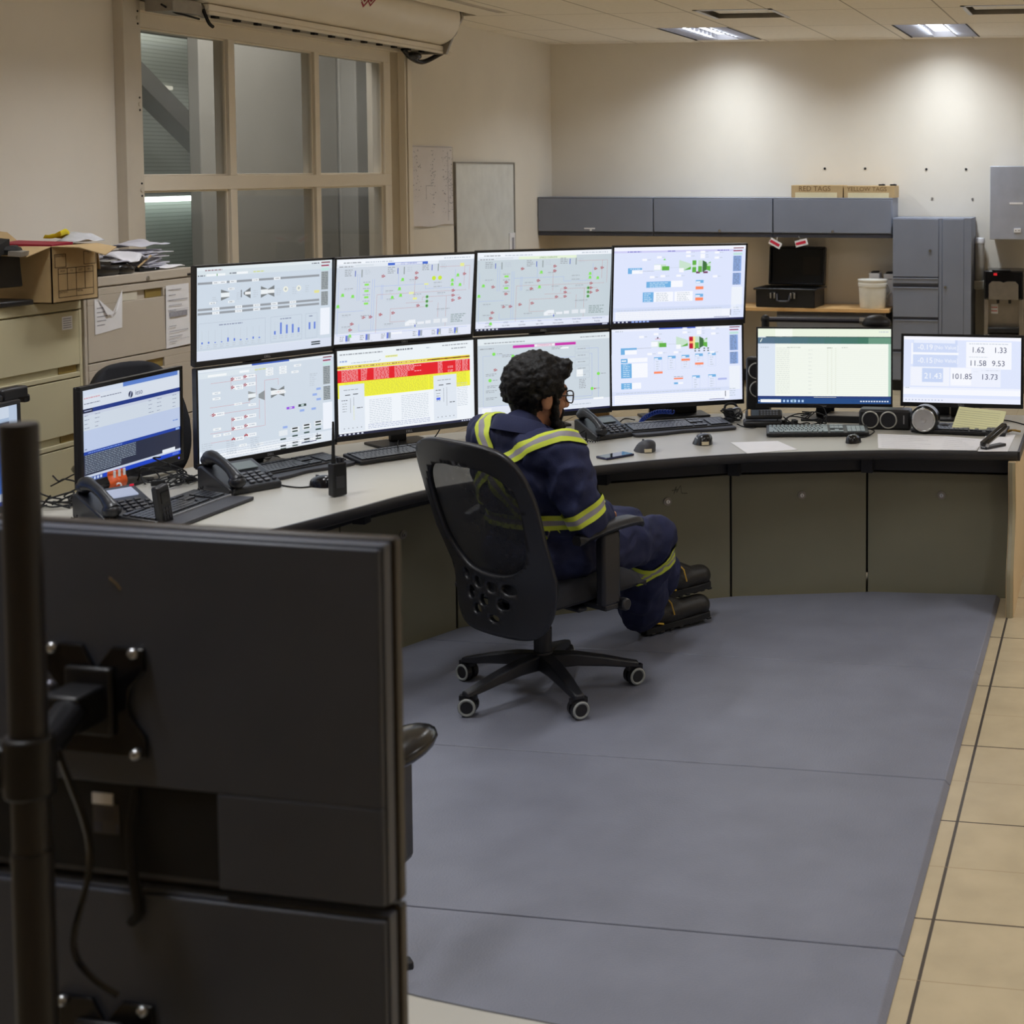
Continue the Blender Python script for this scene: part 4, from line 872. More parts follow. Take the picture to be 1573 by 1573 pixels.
# ------------------------------------------------------------------ filing cabinets on the left wall
FC1 = mat('filing_beige', (196, 188, 156), 0.45, var=0.04, scale=3)
FC2 = mat('filing_putty', (190, 180, 166), 0.45, var=0.04, scale=3)
PULL = mat('pull_recess', (140, 118, 58), 0.6, var=0.15)
FX, FB = -4.645, -5.09
def filing(name, label, y0, y1, top, lines, m, kind):
    t = thing('filing_cabinet', label, 'filing cabinet', (FX, (y0 + y1) / 2, 0), group='filing cabinets by the window'); w_ = (y1 - y0) / 2
    MB().box((FB - FX, -w_, 0), (-.022, w_, top)).box((-.022, -w_, lines[0] + .004), (0, w_, top)).box((-.022, -w_, 0), (0, -w_ + .018, lines[0])).box((-.022, w_ - .018, 0), (0, w_, lines[0])).build('body', m, t, bevel=.003)
    for i in range(len(lines)):
        z1 = lines[i] - .003; z0 = (lines[i + 1] if i + 1 < len(lines) else .05) + .003; d = MB()
        if kind == 1:                                    # full width pull along the drawer foot
            d.box((-.02, -w_ + .022, z0), (.001, w_ - .022, z0 + .02)).box((-.02, -w_ + .022, z0 + .055), (.001, w_ - .022, z1)).box((-.02, -w_ + .022, z0 + .02), (-.016, w_ - .022, z0 + .055))
            dr = d.build('drawer', m, t, bevel=.002)
            MB().box((-.0155, -w_ + .03, z0 + .022), (-.014, w_ - .16, z0 + .053)).build('label_strip', WHITE_P if i > 3 else mat('strip', (206, 200, 170)), dr)
            MB().box((-.0155, w_ - .15, z0 + .022), (-.012, w_ - .03, z0 + .053)).build('pull', PULL, dr)
        else:
            hz = z1 - .055
            d.box((-.02, -w_ + .022, z0), (.001, w_ - .022, hz - .022)).box((-.02, -w_ + .022, hz + .022), (.001, w_ - .022, z1)).box((-.02, -w_ + .022, hz - .022), (.001, -.17, hz + .022)).box((-.02, .17, hz - .022), (.001, w_ - .022, hz + .022)).box((-.02, -.17, hz - .022), (-.014, .17, hz + .022))
            dr = d.build('drawer', m, t, bevel=.002)
            MB().box((-.0135, -.168, hz - .02), (-.004, -.03, hz + .02)).box((-.0135, .04, hz - .02), (-.008, .168, hz + .02), 1).build('pull', [mat('putty_light', (206, 200, 184)), PULL], dr)
    if kind == 2:
        k = MB().cyl((0, .05, top - .03), (.006, .05, top - .03), .011, n=14).box((.0, w_ - .05, top - .04), (.002, w_ - .02, top - .028), 1)
        k.build('lock', [CHROME, BLK_M], t)
    return t
c1 = filing('a', 'yellowish beige filing cabinet with full width pulls, below the open cardboard box', 5.47, 6.385, 1.325, [1.273, .967, .657, .35], FC1, 1)
c2 = filing('b', 'pinkish putty filing cabinet with taped notes, right below the window corner', 6.405, 7.268, 1.41, [1.362, 1.015, .67, .33], FC2, 2)
nt_ = MB().box((.0015, .32, 1.19), (.002, .39, 1.25))
for k in range(5): nt_.box((.0021, .327, 1.198 + k * .01), (.0023, .383, 1.202 + k * .01), 1)
nt_.build('paper_label', [WHITE_P, INK_L], c1)
# notes taped on the second cabinet
t = thing('torn_note', 'white note with a V shaped folded tear, taped to the putty filing cabinet', 'paper', (FX + .003, 6.575, 1.235))
MB().add([(0, -.10, -.09), (0, .10, -.075), (.002, .105, .105), (.002, .03, .005), (.002, -.075, .075), (.0, -.10, .075)], [(0, 1, 3, 5), (1, 2, 3), (3, 4, 5)]).build('sheet', WHITE_P, t)
MB().add([(.003, -.075, .075), (.012, .03, .00), (.010, -.02, -.005), (.003, .105, .105), (.014, .055, .02)], [(0, 1, 2), (1, 3, 4)]).build('folded_flap', WHITE_P, t)
pm = MB()
for k in range(5): pm.box((.001, -.085, -.05 + k * .02), (.0015, -.03 + .01 * (k % 3), -.046 + k * .02))
pm.build('print', INK_L, t)
t = thing('taped_form', 'tall printed form taped at the right of the putty filing cabinet', 'paper', (FX + .003, 7.12, 1.178))
MB().add([(0, -.10, -.16), (.004, .10, -.155), (.002, .10, .155), (.006, -.10, .155)], [(0, 1, 2, 3)]).build('sheet', WHITE_P, t)
pm = MB().box((.0065, -.075, -.005), (.0068, .075, .02))
for k in range(11):
    if k not in (4, 5): pm.box((.0065, -.08, -.13 + k * .026), (.0068, .03 + .05 * ((k * 7) % 3 - 1), -.127 + k * .026))
for z in (-.12, .03, .08): pm.box((.0065, -.09, z), (.0068, .09, z + .0015))
pm.build('print', INK_L, t)
# cardboard file box
bx = thing('cardboard_box', 'open cardboard records box with printed panels on the beige filing cabinet', 'box', (-4.55, 6.22, 1.326))
w_, h_, d_, th = .155, .248, .39, .005
MB().box((-d_, -w_, 0), (0, w_, th)).box((-th, -w_, 0), (0, w_, h_)).box((-d_, -w_, 0), (-d_ + th, w_, h_)).box((-d_, -w_, 0), (0, -w_ + th, h_)).box((-d_, w_ - th, 0), (0, w_, h_)).build('carton', CARD, bx)
fl = MB().add([(0, -w_, h_), (-d_, -w_, h_), (-d_ - .02, -w_ - .20, h_ + .005), (-.16, -w_ - .27, h_ - .02), (.01, -w_ - .17, h_ - .035), (.0, -w_, h_ + .003), (-d_, -w_, h_ + .003), (-d_ - .02, -w_ - .20, h_ + .009), (-.16, -w_ - .27, h_ - .016), (.01, -w_ - .17, h_ - .031)], [(0, 1, 2, 3, 4), (9, 8, 7, 6, 5), (3, 8, 9, 4), (2, 7, 8, 3), (4, 9, 5, 0), (1, 6, 7, 2)]).build('side_flap', CARD, bx)
MB().add([(0, -w_, h_), (0, w_, h_), (.11, w_ * .9, h_ - .015), (.13, .03, h_ - .045), (.10, -w_ * .7, h_ - .005)], [(0, 1, 2, 3, 4)]).build('front_flap', CARD, bx).modifiers.new('t', 'SOLIDIFY').thickness = .004
MB().add([(0, w_, h_), (-d_, w_, h_), (-d_, w_ + .05, h_ - .11), (-.03, w_ + .06, h_ - .12)], [(0, 1, 2, 3)]).build('back_flap', CARD_D, bx).modifiers.new('t', 'SOLIDIFY').thickness = .004
MB().add([(-d_, -w_, h_), (-d_, w_, h_), (-d_ - .04, w_ * .8, h_ + .05), (-d_ - .05, -.02, h_ + .07), (-d_ - .03, -w_, h_ + .045)], [(0, 1, 2, 3, 4)]).build('rear_flap', CARD, bx).modifiers.new('t', 'SOLIDIFY').thickness = .004
def lrect(mb, y0, z0, y1, z1, w=.0026, x=.0006):
    for a in ((y0, z0, y1, z0 + w), (y0, z1 - w, y1, z1), (y0, z0, y0 + w, z1), (y1 - w, z0, y1, z1)): mb.box((x - .0005, a[0], a[1]), (x + .0004, a[2], a[3]))
pr_ = MB(); lrect(pr_, -.135, .155, -.06, .215); lrect(pr_, .06, .16, .145, .22); lrect(pr_, -.115, .022, .125, .152)
pr_.box((.0001, -.115, .125), (.001, .125, .1274)).box((.0001, -.115, .052), (.001, .125, .0544))
for y in (-.055, .005, .065): pr_.box((.0001, y, .0536), (.001, y + .0024, .152))
pr_.box((.0001, .005, .022), (.001, .0065, .052))
for s_, y, z in (('DEPARTMENT', -.098, .205), ('DATE', .10, .211), ('FROM', -.085, .138), ('TO', -.025, .138), ('DEST', .035, .138), ('REV', .095, .138), ('CONTENTS', -.085, .045), ('INITIAL', .03, .045)):
    pr_.text(s_, .012, Matrix.Translation((.0008, y, z)) @ Matrix.Rotation(R(90), 4, 'Z') @ Matrix.Rotation(R(90), 4, 'X'))
pr_.build('printed_panel', mat('box_ink', (58, 42, 26), .8), bx)
def lump(mb, c, r, seed, amp=.3, n=16):
    i0 = len(mb.v); mb.ball(c, r, n)
    for i in range(i0, len(mb.v)):
        v = Vector(mb.v[i]); d = v - Vector(c); k = 1 + amp * noise.noise(v * 14 + Vector((seed, 0, 0))); mb.v[i] = tuple(Vector(c) + d * k)
    return mb
def crumple(name, label, cat, c, sx, sy, hgt, m, seed, group=None, n=14, rz=0.0):
    mb = MB(); vs = []
    for i in range(n + 1):
        for j in range(n + 1):
            x, y = (i / n - .5) * sx, (j / n - .5) * sy
            vs.append((x, y, hgt * (.5 + .9 * noise.noise(Vector((x * 9 + seed, y * 9, seed)))) * (1 if 0 < i < n and 0 < j < n else .6)))
    mb.add(vs, [(i * (n + 1) + j, (i + 1) * (n + 1) + j, (i + 1) * (n + 1) + j + 1, i * (n + 1) + j + 1) for i in range(n) for j in range(n)])
    o = mb.build(name, m, smooth=40, loc=c); o.rotation_euler = (0, 0, rz); o.modifiers.new('t', 'SOLIDIFY').thickness = .002
    return tag(o, label, cat, group)
YEL = mat('yellow_vinyl', (226, 206, 30), .5); CRIM = mat('crimson_folder', (150, 20, 50), .6)
PLAS = mat('clear_bag', (206, 208, 214), .25, var=.1, scale=20)
crumple('yellow_vest', 'crumpled yellow vest poking out of the cardboard records box', 'clothing', (-4.72, 6.335, 1.575), .09, .07, .09, YEL, 3)
tag(MB().cbox((-4.70, 6.16, 1.582), (.24, .20, .012), 0, (.02, .03, .2)).build('crimson_folder', CRIM), 'crimson folder lying across the open cardboard records box', 'folder')
crumple('plastic_bag', 'crumpled clear plastic bag drooping off the cardboard box corner', 'bag', (-4.62, 6.36, 1.58), .16, .12, .05, PLAS, 8)
# black device standing at the frame's edge
t = thing('black_device', 'black display stand with upright column on the beige cabinet, cut by the frame edge', 'device', (-4.725, 5.895, 1.326), R(80))
MB().cbox((0, 0, .012), (.28, .20, .024)).build('base', BLK, t, bevel=.006)
MB().cbox((0, .02, .13), (.07, .05, .22), 0, (.08, 0, 0)).build('column', DGREY, t, bevel=.01)
MB().cbox((-.02, -.05, .17), (.26, .03, .18), 0, (-.1, 0, 0)).build('head', BLK, t, bevel=.006)
c_ = MB().tube(spline([(-4.62, 5.74, 1.60), (-4.6, 5.80, 1.575), (-4.58, 5.86, 1.57), (-4.6, 5.92, 1.565)]), .02).cbox((-4.62, 5.78, 1.585), (.10, .14, .05), 0, (.2, .1, .3)).cbox((-4.55, 5.86, 1.558), (.05, .12, .02), 1, (0, .1, .4))
tag(c_.build('strap_bundle', [BLK_M, STEEL]), 'black strap bundle with silver buckle on the box flap at the frame edge', 'strap')
# papers and bags heaped on the second cabinet
GP = [mat('paper_grey%d' % k, c, .8, var=.04) for k, c in enumerate(((222, 222, 230), (200, 200, 212), (176, 176, 190)))]
def paper_stack(label, c, n, w_, d_, seed, rz=0.0, lift=.0):
    r_ = random.Random(seed); mb = MB(); z = 0
    for k in range(n):
        th = r_.uniform(.003, .009); mb.cbox((r_.uniform(-.02, .02), r_.uniform(-.03, .03), z + th / 2), (w_ * r_.uniform(.85, 1), d_ * r_.uniform(.85, 1.05), th), r_.randrange(3), (lift * r_.uniform(-.04, .06), r_.uniform(-.02, .02) * lift, r_.uniform(-.25, .25))); z += th * 1.1
    o = mb.build('paper_stack', GP, loc=c); o.rotation_euler = (0, 0, rz); return tag(o, label, 'papers', 'papers on the putty cabinet')
paper_stack('tall untidy stack of grey papers against the window glass', (-4.83, 7.06, 1.412), 15, .21, .28, 5, .2, 1)
paper_stack('lower stack of papers beside the cardboard box', (-4.88, 6.66, 1.412), 13, .20, .26, 6, -.2, 1)
crumple('loose_sheet', 'creased loose sheet slipping down the front of the paper stacks', 'paper', (-4.75, 6.86, 1.47), .16, .24, .045, GP[0], 12, 'loose sheets on the stacks', rz=.4)
crumple('loose_sheet', 'creased loose sheet spread on top of the tall paper stack', 'paper', (-4.84, 7.07, 1.525), .22, .26, .03, GP[1], 15, 'loose sheets on the stacks', rz=-.2)
lb = MB(); lump(lb, (0, 0, .04), (.05, .16, .045), 2); lump(lb, (.01, .12, .03), (.045, .09, .035), 4)
tag(lb.build('black_bag', BLK_G, smooth=60, loc=(-4.70, 6.62, 1.405)), 'shiny black plastic bag at the front of the putty cabinet top', 'bag')
crumple('small_bag', 'small clear bag lying over the shiny black bag', 'bag', (-4.69, 6.70, 1.46), .08, .12, .03, GP[2], 19)
tag(MB().cbox((0, 0, .008), (.05, .16, .014)).cyl((.0, -.06, .02), (.02, .02, .075), .005, m=1).build('pen_tray', [BLK_M, CARD], loc=(-4.70, 6.95, 1.411)), 'black tray holding a tan pencil at the cabinet top edge', 'tray')
crumple('flat_papers', 'flat white papers at the right front corner of the putty cabinet', 'paper', (-4.76, 7.15, 1.415), .18, .18, .012, WHITE_P, 22)

# ------------------------------------------------------------------ wall papers
t = thing('wall_drawing', 'large line drawing sheet taped to the wall beside the window', 'paper', (XL + .004, 11.09, 1.78))
n_ = 10; vs = []
for i in range(n_ + 1):
    for j in range(n_ + 1):
        y, z = (i / n_ - .5) * .78, (j / n_ - .5) * .605
        vs.append((.003 + (.02 * max(0, .25 - j / n_) * 2 if i < 7 else .006 * (1 - j / n_)), y, z + (.006 * math.sin(i) if j == 0 else 0)))
MB().add(vs, [(i * 11 + j, (i + 1) * 11 + j, (i + 1) * 11 + j + 1, i * 11 + j + 1) for i in range(10) for j in range(10)]).build('sheet', mat('drawing_paper', (226, 222, 224), .8, var=.03, scale=6), t, smooth=60)
rd = random.Random(4); pm = MB()
for k in range(230):
    u = rd.choice((-.36, -.30, -.24, .0, .02, .22, .30, .33, .36)) + rd.gauss(0, .022); v = rd.uniform(-.22, .27)
    if abs(u) > .37 or (u < .0 and v < -.12): continue
    pm.box((.0125, u, v), (.013, u + rd.uniform(.004, .02), v + rd.uniform(.002, .007)))
for a in ((-.1, .0, .12, .003), (.29, -.27, .003, .53), (-.1, -.1, .003, .1), (.29, .0, .08, .003), (-.385, .293, .77, .003), (.383, -.28, .002, .57)): pm.box((.0125, a[0], a[1]), (.013, a[0] + a[2], a[1] + a[3]))
pm.build('line_work', INK_L, t)
t = thing('whiteboard', 'plain whiteboard panel on the left wall beside the drawing sheet', 'whiteboard', (XL + .002, 12.125, 1.45))
MB().box((0, -.60, -.50), (.012, .60, .50)).build('board', mat('whiteboard_face', (222, 224, 222), .25), t)
MB().box((0, -.612, .50), (.02, .612, .512)).box((0, -.612, -.512), (.02, .612, -.5)).box((0, -.612, -.5), (.02, -.6, .5)).box((0, .6, -.5), (.02, .612, .5)).build('frame', STEEL, t)
tag(MB().box((0, -.39, -.5), (.018, .385, .0)).box((0, .385, -.5), (.022, .395, .0), 1).build('wall_panel', [WALL, BLK_M], loc=(XL + .001, 11.09, 1.46)), 'beige wall panel with a dark right edge under the drawing sheet', 'panel')
t = thing('light_switch', 'white wall switch plate at the whiteboard\'s lower right corner', 'switch', (XL + .016, 12.66, 1.26))
MB().box((0, -.06, -.1), (.008, .06, .1)).build('plate', WHITE_P, t)
MB().box((.008, -.012, -.06), (.011, .03, .06)).build('rocker', INK_L, t)

# ------------------------------------------------------------------ back wall furniture
ov = [('overhead grey wall cabinet nearest the left corner, with a strip label', -5.10, -4.03, None), ('middle overhead grey wall cabinet of the three', -4.025, -2.946, .70), ('overhead grey wall cabinet carrying the two cardboard boxes', -2.942, -1.895, .52)]
for l, x0, x1, lk in ov:
    t = thing('overhead_cabinet', l, 'cabinet', ((x0 + x1) / 2, 13.31, 1.31), group='overhead cabinets'); w_ = (x1 - x0) / 2
    MB().box((-w_, .02, .03), (w_, .38, .345)).box((-w_, .0, .335), (w_, .02, .345)).build('body', GUNMETAL, t, bevel=.003)
    MB().box((-w_ + .003, -.0, .04), (w_ - .003, .018, .333)).build('door', GUNMETAL, t, bevel=.004)
    MB().box((-w_, .01, .0), (w_, .38, .03)).build('light_valance', GUNMETAL_D, t)
    if lk is None: MB().box((-.10, -.002, .06), (.0, -.0, .072)).box((-.05, -.002, .045), (-.03, 0, .06)).build('label', WHITE_P, t)
    else: MB().cyl((w_ * (2 * lk - 1) * .3, 0, .055), (w_ * (2 * lk - 1) * .3, -.012, .055), .012, n=14).build('lock', CHROME, t)
def card_box(label, x0, x1, y0, z, h, wd, txt, ts):
    t = thing('cardboard_box', label, 'box', ((x0 + x1) / 2, y0, z), group='cardboard boxes on the overhead cabinets'); w_ = (x1 - x0) / 2
    MB().box((-w_, 0, 0), (w_, wd, h)).build('carton', CARD, t, bevel=.002)
    MB().box((-w_ + .035, -.0012, .0), (w_ - .05, -.0002, h * .42)).build('paper_label', mat('cream_label', (226, 214, 176), .7), t)
    MB().text(txt, ts, Matrix.Translation((-.02, -.001, h * .71)) @ Matrix.Rotation(R(90), 4, 'X')).build('handwriting', mat('pencil_ink', (120, 92, 56), .8), t)
card_box('small cardboard box lettered RED TAGS on the overhead cabinet', -2.79, -2.335, 13.36, 1.656, .108, .27, 'RED TAGS', .062)
card_box('longer cardboard box lettered YELLOW TAGS on the overhead cabinet', -2.325, -1.88, 13.36, 1.656, .104, .27, 'YELLOW TAGS', .052)
for x, n in ((-2.0, 'dark clip on the box lettered YELLOW TAGS, nearer the middle'), (-1.865, 'dark clip at the right end of the box lettered YELLOW TAGS')):
    tag(MB().cbox((0, 0, .007), (.055, .03, .014)).cbox((.01, 0, .014), (.02, .02, .008), 1).build('binder_clip', [BLK_M, STEEL], loc=(x if x < -1.9 else -1.90, 13.42, 1.76), bevel=.002), n, 'clip', 'clips on the tag box')

tc = thing('storage_cabinet', 'tall slate grey storage cabinet with drawers and a narrow side door', 'cabinet', (-1.88, 13.238, 0))
W_, H_ = .674, 1.488
MB().box((0, .02, .09), (W_, .44, H_)).box((.0, .03, 0), (W_, .42, .09), 1).box((.40, .004, .09), (.425, .02, H_)).build('body', [GUNMETAL, BLK_M], tc, bevel=.003)
dd = MB().box((.004, 0, .985), (.395, .02, H_ - .008)).build('door', GUNMETAL, tc, bevel=.003)
MB().cyl((.325, 0, 1.21), (.325, -.012, 1.21), .012, n=14).build('lock', CHROME, dd)
lf = MB().box((.43, 0, .09), (.612, .02, H_ - .008)).build('side_door', GUNMETAL, tc, bevel=.003)
MB().cyl((.455, 0, .90), (.455, -.012, .90), .012, n=14).build('lock', CHROME, lf)
for z0, z1 in ((.93, .975), (.64, .895), (.36, .615), (.10, .335)):
    dw = MB().box((.004, 0, z0), (.395, .02, z1)).box((.004, -.006, z1 - .008), (.395, .0, z1), 0).build('drawer', GUNMETAL, tc, bevel=.002)
    MB().box((.004, .012, z1 + .001), (.395, .02, z1 + .022)).build('finger_groove', GUNMETAL_D, dw)
MB().box((W_ - .06, .0, .09), (W_, .02, H_)).build('side_rail', GUNMETAL, tc)

cr = thing('credenza', 'long maple topped credenza below the overhead cabinets', 'counter', (0, 0, 0))
MB().box((-4.95, 13.18, .675), (-1.90, 13.66, .706)).build('top', WOODTOP, cr, bevel=.002)
MB().box((-4.95, 13.2, 0), (-4.91, 13.64, .675)).box((-3.45, 13.2, 0), (-3.41, 13.64, .675)).build('leg_panel', GUNMETAL, cr)
lf_ = thing('lateral_file', 'grey lateral file cabinet standing under the maple counter', 'filing cabinet', (-2.42, 13.24, 0))
MB().box((-.48, .02, 0), (.48, .38, .665)).build('body', GUNMETAL, lf_, bevel=.003)
for z0, z1 in ((.62, .655), (.34, .60), (.04, .32)):
    dw = MB().box((-.475, 0, z0), (.475, .018, z1)).build('drawer', GUNMETAL, lf_, bevel=.002)
    MB().box((-.47, -.012, z1 - .02), (.47, .0, z1 - .004)).build('pull', GUNMETAL_D, dw)
MB().cyl((-.10, 0, .64), (-.10, -.01, .64), .010, n=12).build('lock', CHROME, lf_)
MB().box((.33, -.0135, .575), (.46, -.0125, .60)).build('paper_label', WHITE_P, lf_)

# open hard case
hc = thing('hard_case', 'open black hard shell equipment case standing on the maple counter', 'case', (-2.80, 13.36, .707), R(-4))
def tub(w_, d_, h_, th, r_=.03):
    mb = MB(); mb.box((-w_, -d_, 0), (w_, d_, th)).box((-w_, -d_, 0), (w_, -d_ + th, h_)).box((-w_, d_ - th, 0), (w_, d_, h_)).box((-w_, -d_, 0), (-w_ + th, d_, h_)).box((w_ - th, -d_, 0), (w_, d_, h_)); return mb
b_ = tub(.265, .17, .165, .018); b_.box((-.285, -.185, .15), (.285, -.165, .168)).box((-.285, .165, .15), (.285, .185, .168)).box((-.285, -.185, .15), (-.26, .185, .168)).box((.26, -.185, .15), (.285, .185, .168))
b_.build('base_shell', BLK, hc, bevel=.012)
MB().box((-.245, -.15, .10), (.245, .15, .145)).build('foam_insert', BLK_M, hc)
for x in (-.14, .04): MB().box((x, -.185, .075), (x + .065, -.168, .135)).box((x + .008, -.19, .08), (x + .022, -.184, .128), 1).box((x + .042, -.19, .08), (x + .056, -.184, .128), 1).build('latch', [BLK_G, STEEL], hc, bevel=.003)
MB().tube([(-.07, -.175, .12), (-.065, -.20, .062), (-.04, -.203, .055), (.02, -.203, .055), (.045, -.20, .062), (.05, -.175, .12)], .010).build('handle', DGREY, hc, smooth=50)
Ml = Matrix.Translation((.02, .18, .17)) @ Matrix.Rotation(R(82), 4, 'X')
l_ = MB(); t_ = tub(.255, .17, .07, .016); l_.add([Ml @ (Vector(v) + Vector((0, .17, -.07 * 0))) for v in t_.v], t_.f)
lid = l_.build('lid', BLK, hc, bevel=.012)
MB().box((-.235, .02, .017), (.235, .32, .03), 0, Ml).box((.05, .09, .03), (.20, .25, .034), 1, Ml).build('lid_foam', [BLK_M, mat('foam_grey', (40, 38, 36), .9)], lid)
TAGR = mat('tag_red', (206, 34, 64), .6)
for (px, py), rz, n, lb in (((1191, 374), .5, 0, 'left red striped danger tag hanging above the open case'), ((1231, 373), -.25, 1, 'right red striped danger tag hanging above the open case')):
    p = PY(px, py, 13.27); t = thing('danger_tag', lb, 'tag', (p.x, 13.27, p.z), rot=(0, rz, 0), group='danger tags over the case')
    MB().box((-.055, 0, -.028), (.055, .002, .028)).build('card', WHITE_P, t)
    MB().box((-.05, -.001, -.012), (.04, -.0002, .012)).build('red_band', TAGR, t)
    MB().cyl((.0, .001, .028), (-.01, .001, .06), .002).build('string', WHITE_P, t)
# pail and white cartons
bk_ = thing('pail', 'white plastic pail with wire handle on the maple counter', 'bucket', (-2.06, 13.30, .707))
MB().lathe([(.0, 0), (.108, 0), (.112, .01), (.122, .19), (.127, .19), (.128, .215), (.124, .218), (.125, .235), (.130, .237), (.130, .248), (.0, .248)], 32).build('body', mat('pail_plastic', (232, 230, 222), .4), bk_, smooth=40)
MB().tube([(.125 + .03 * math.sin(k / 8 * math.pi), -.03, .205 - .11 * k / 8) for k in range(9)], .003).build('wire_handle', STEEL, bk_)
fp = MB()
for k in range(3): fp.box((-.09 + .01 * k, -.124, .08 + .03 * k), (-.03, -.1195, .084 + .03 * k))
for x0, x1, z1, d, l in ((-2.12, -2.03, .29, .0, 'narrow white carton behind the plastic pail'), (-1.99, -1.895, .285, .02, 'white carton between the pail and the tall cabinet')):
    t = thing('white_carton', l, 'box', ((x0 + x1) / 2, 13.55, .707), group='white cartons by the pail'); w_ = (x1 - x0) / 2
    MB().box((-w_, -.08, 0), (w_, .08, z1)).build('carton', WHITE_P, t, bevel=.002)
    MB().box((-w_ * .6, -.0812, z1 - .05), (w_ * .6, -.0802, z1 - .044)).box((-w_ * .6, -.08, z1), (w_ * .6, .06, z1 + .012), 1).build('print', [INK_L, BLK_M], t)
# right hand wall cabinet
wc = thing('wall_cabinet', 'pale slate wall cabinet at the right edge, with a white strip label', 'cabinet', (-1.05, 13.24, 1.31))
MB().box((0, .02, 0), (.75, .445, .62)).build('body', mat('pale_slate', (166, 170, 184), .4), wc, bevel=.003)
MB().box((.002, 0, .002), (.748, .02, .618)).build('door', MATS['pale_slate'], wc, bevel=.003)
MB().box((.165, -.002, .298), (.278, 0, .315)).build('label', WHITE_P, wc)
MB().cbox((.233, -.004, .078), (.058, .008, .035)).cbox((.22, -.009, .078), (.006, .002, .008), 1).cbox((.247, -.009, .078), (.006, .002, .008), 1).build('socket_plate', [WHITE_P, BLK_M], wc, bevel=.004)
# cup dispenser
cd = thing('cup_dispenser', 'translucent wall cup dispenser tube between the tall cabinet and the cooler', 'dispenser', (-1.165, 13.60, .86))
MB().cyl((0, 0, .07), (0, 0, .40), .042, n=24).build('tube', mat('dull_clear', (190, 188, 184), .2), cd, smooth=40)
MB().lathe([(.0, .40), (.045, .40), (.047, .42), (.04, .445), (.0, .45)], 24).build('cap', WHITE_P, cd, smooth=40)
MB().box((-.045, -.045, 0), (.045, .06, .075)).build('collar', mat('dispenser_base', (206, 202, 192), .5), cd, bevel=.006)
MB().box((-.03, .04, 0), (.03, .088, .40)).build('bracket', STEEL, cd)
# water cooler
wk = thing('water_cooler', 'black and steel bottom loading water cooler beside the tall cabinet', 'water cooler', (-.93, 13.24, 0))
SS = mat('brushed_steel', (176, 170, 162), .3, .9, var=.08, scale=14)
MB().box((-.165, .02, .0), (.165, .40, .50)).box((-.165, .12, .50), (.165, .40, .80)).box((-.165, .02, .5), (-.13, .14, .80)).box((.13, .02, .5), (.165, .14, .80)).build('cabinet', SS, wk, bevel=.004)
MB().box((-.166, .0, .80), (.166, .40, 1.045)).build('top_housing', BLK_G, wk, bevel=.012)
MB().prism([(-.125, .80), (.125, .80), (.125, .93), (.10, .955), (.03, .955), (.0, .945), (-.03, .955), (-.10, .955), (-.125, .93)][::-1], -.008, .002, 0, Matrix(((1, 0, 0, 0), (0, 0, 1, 0), (0, 1, 0, 0), (0, 0, 0, 1)))).build('steel_bib', SS, wk)
MB().box((-.13, -.01, .52), (.13, .13, .56)).build('drip_tray', BLK, wk, bevel=.004)
MB().cyl((-.05, .05, .80), (-.05, .05, .765), .012).cyl((.05, .05, .80), (.05, .05, .765), .012).build('spout', BLK, wk)
MB().box((-.085, -.002, 1.005), (-.055, .0, 1.025)).build('indicator', emit('red_indicator', (220, 30, 40), .8), wk)
MB().box((-.10, -.02, 1.045), (.06, .03, 1.055)).build('button_bar', BLK, wk, bevel=.004)
MB().box((-.115, .117, .67), (-.055, .119, .75)).box((-.112, .1155, .72), (-.06, .117, .727), 1).box((-.112, .1155, .69), (-.06, .117, .697), 1).build('warning_label', [WHITE_P, mat('label_red', (200, 60, 40), .6)], wk)
MB().box((-.16, .0, .02), (.16, .02, .49)).build('lower_door', SS, wk, bevel=.004)
# screw holes left in the wall
hl = [(1267, 259), (1329, 259), (1423, 260), (1484, 260), (1432, 305), (1494, 306)]
lb = ['over the left cardboard box', 'over the right cardboard box', 'above the tall cabinet, upper left', 'above the tall cabinet, upper right', 'just above the tall cabinet top, left', 'just above the tall cabinet top, right']
for (x, y), l in zip(hl, lb):
    p = PY(x, y, YB - .002); tag(MB().cyl((0, 0, 0), (0, -.006, 0), .011, n=10).build('wall_plug', STEEL if y > 300 else BLK_M, loc=(p.x, YB, p.z)), 'small wall plug ' + l, 'wall plug', 'wall plugs in the back wall')
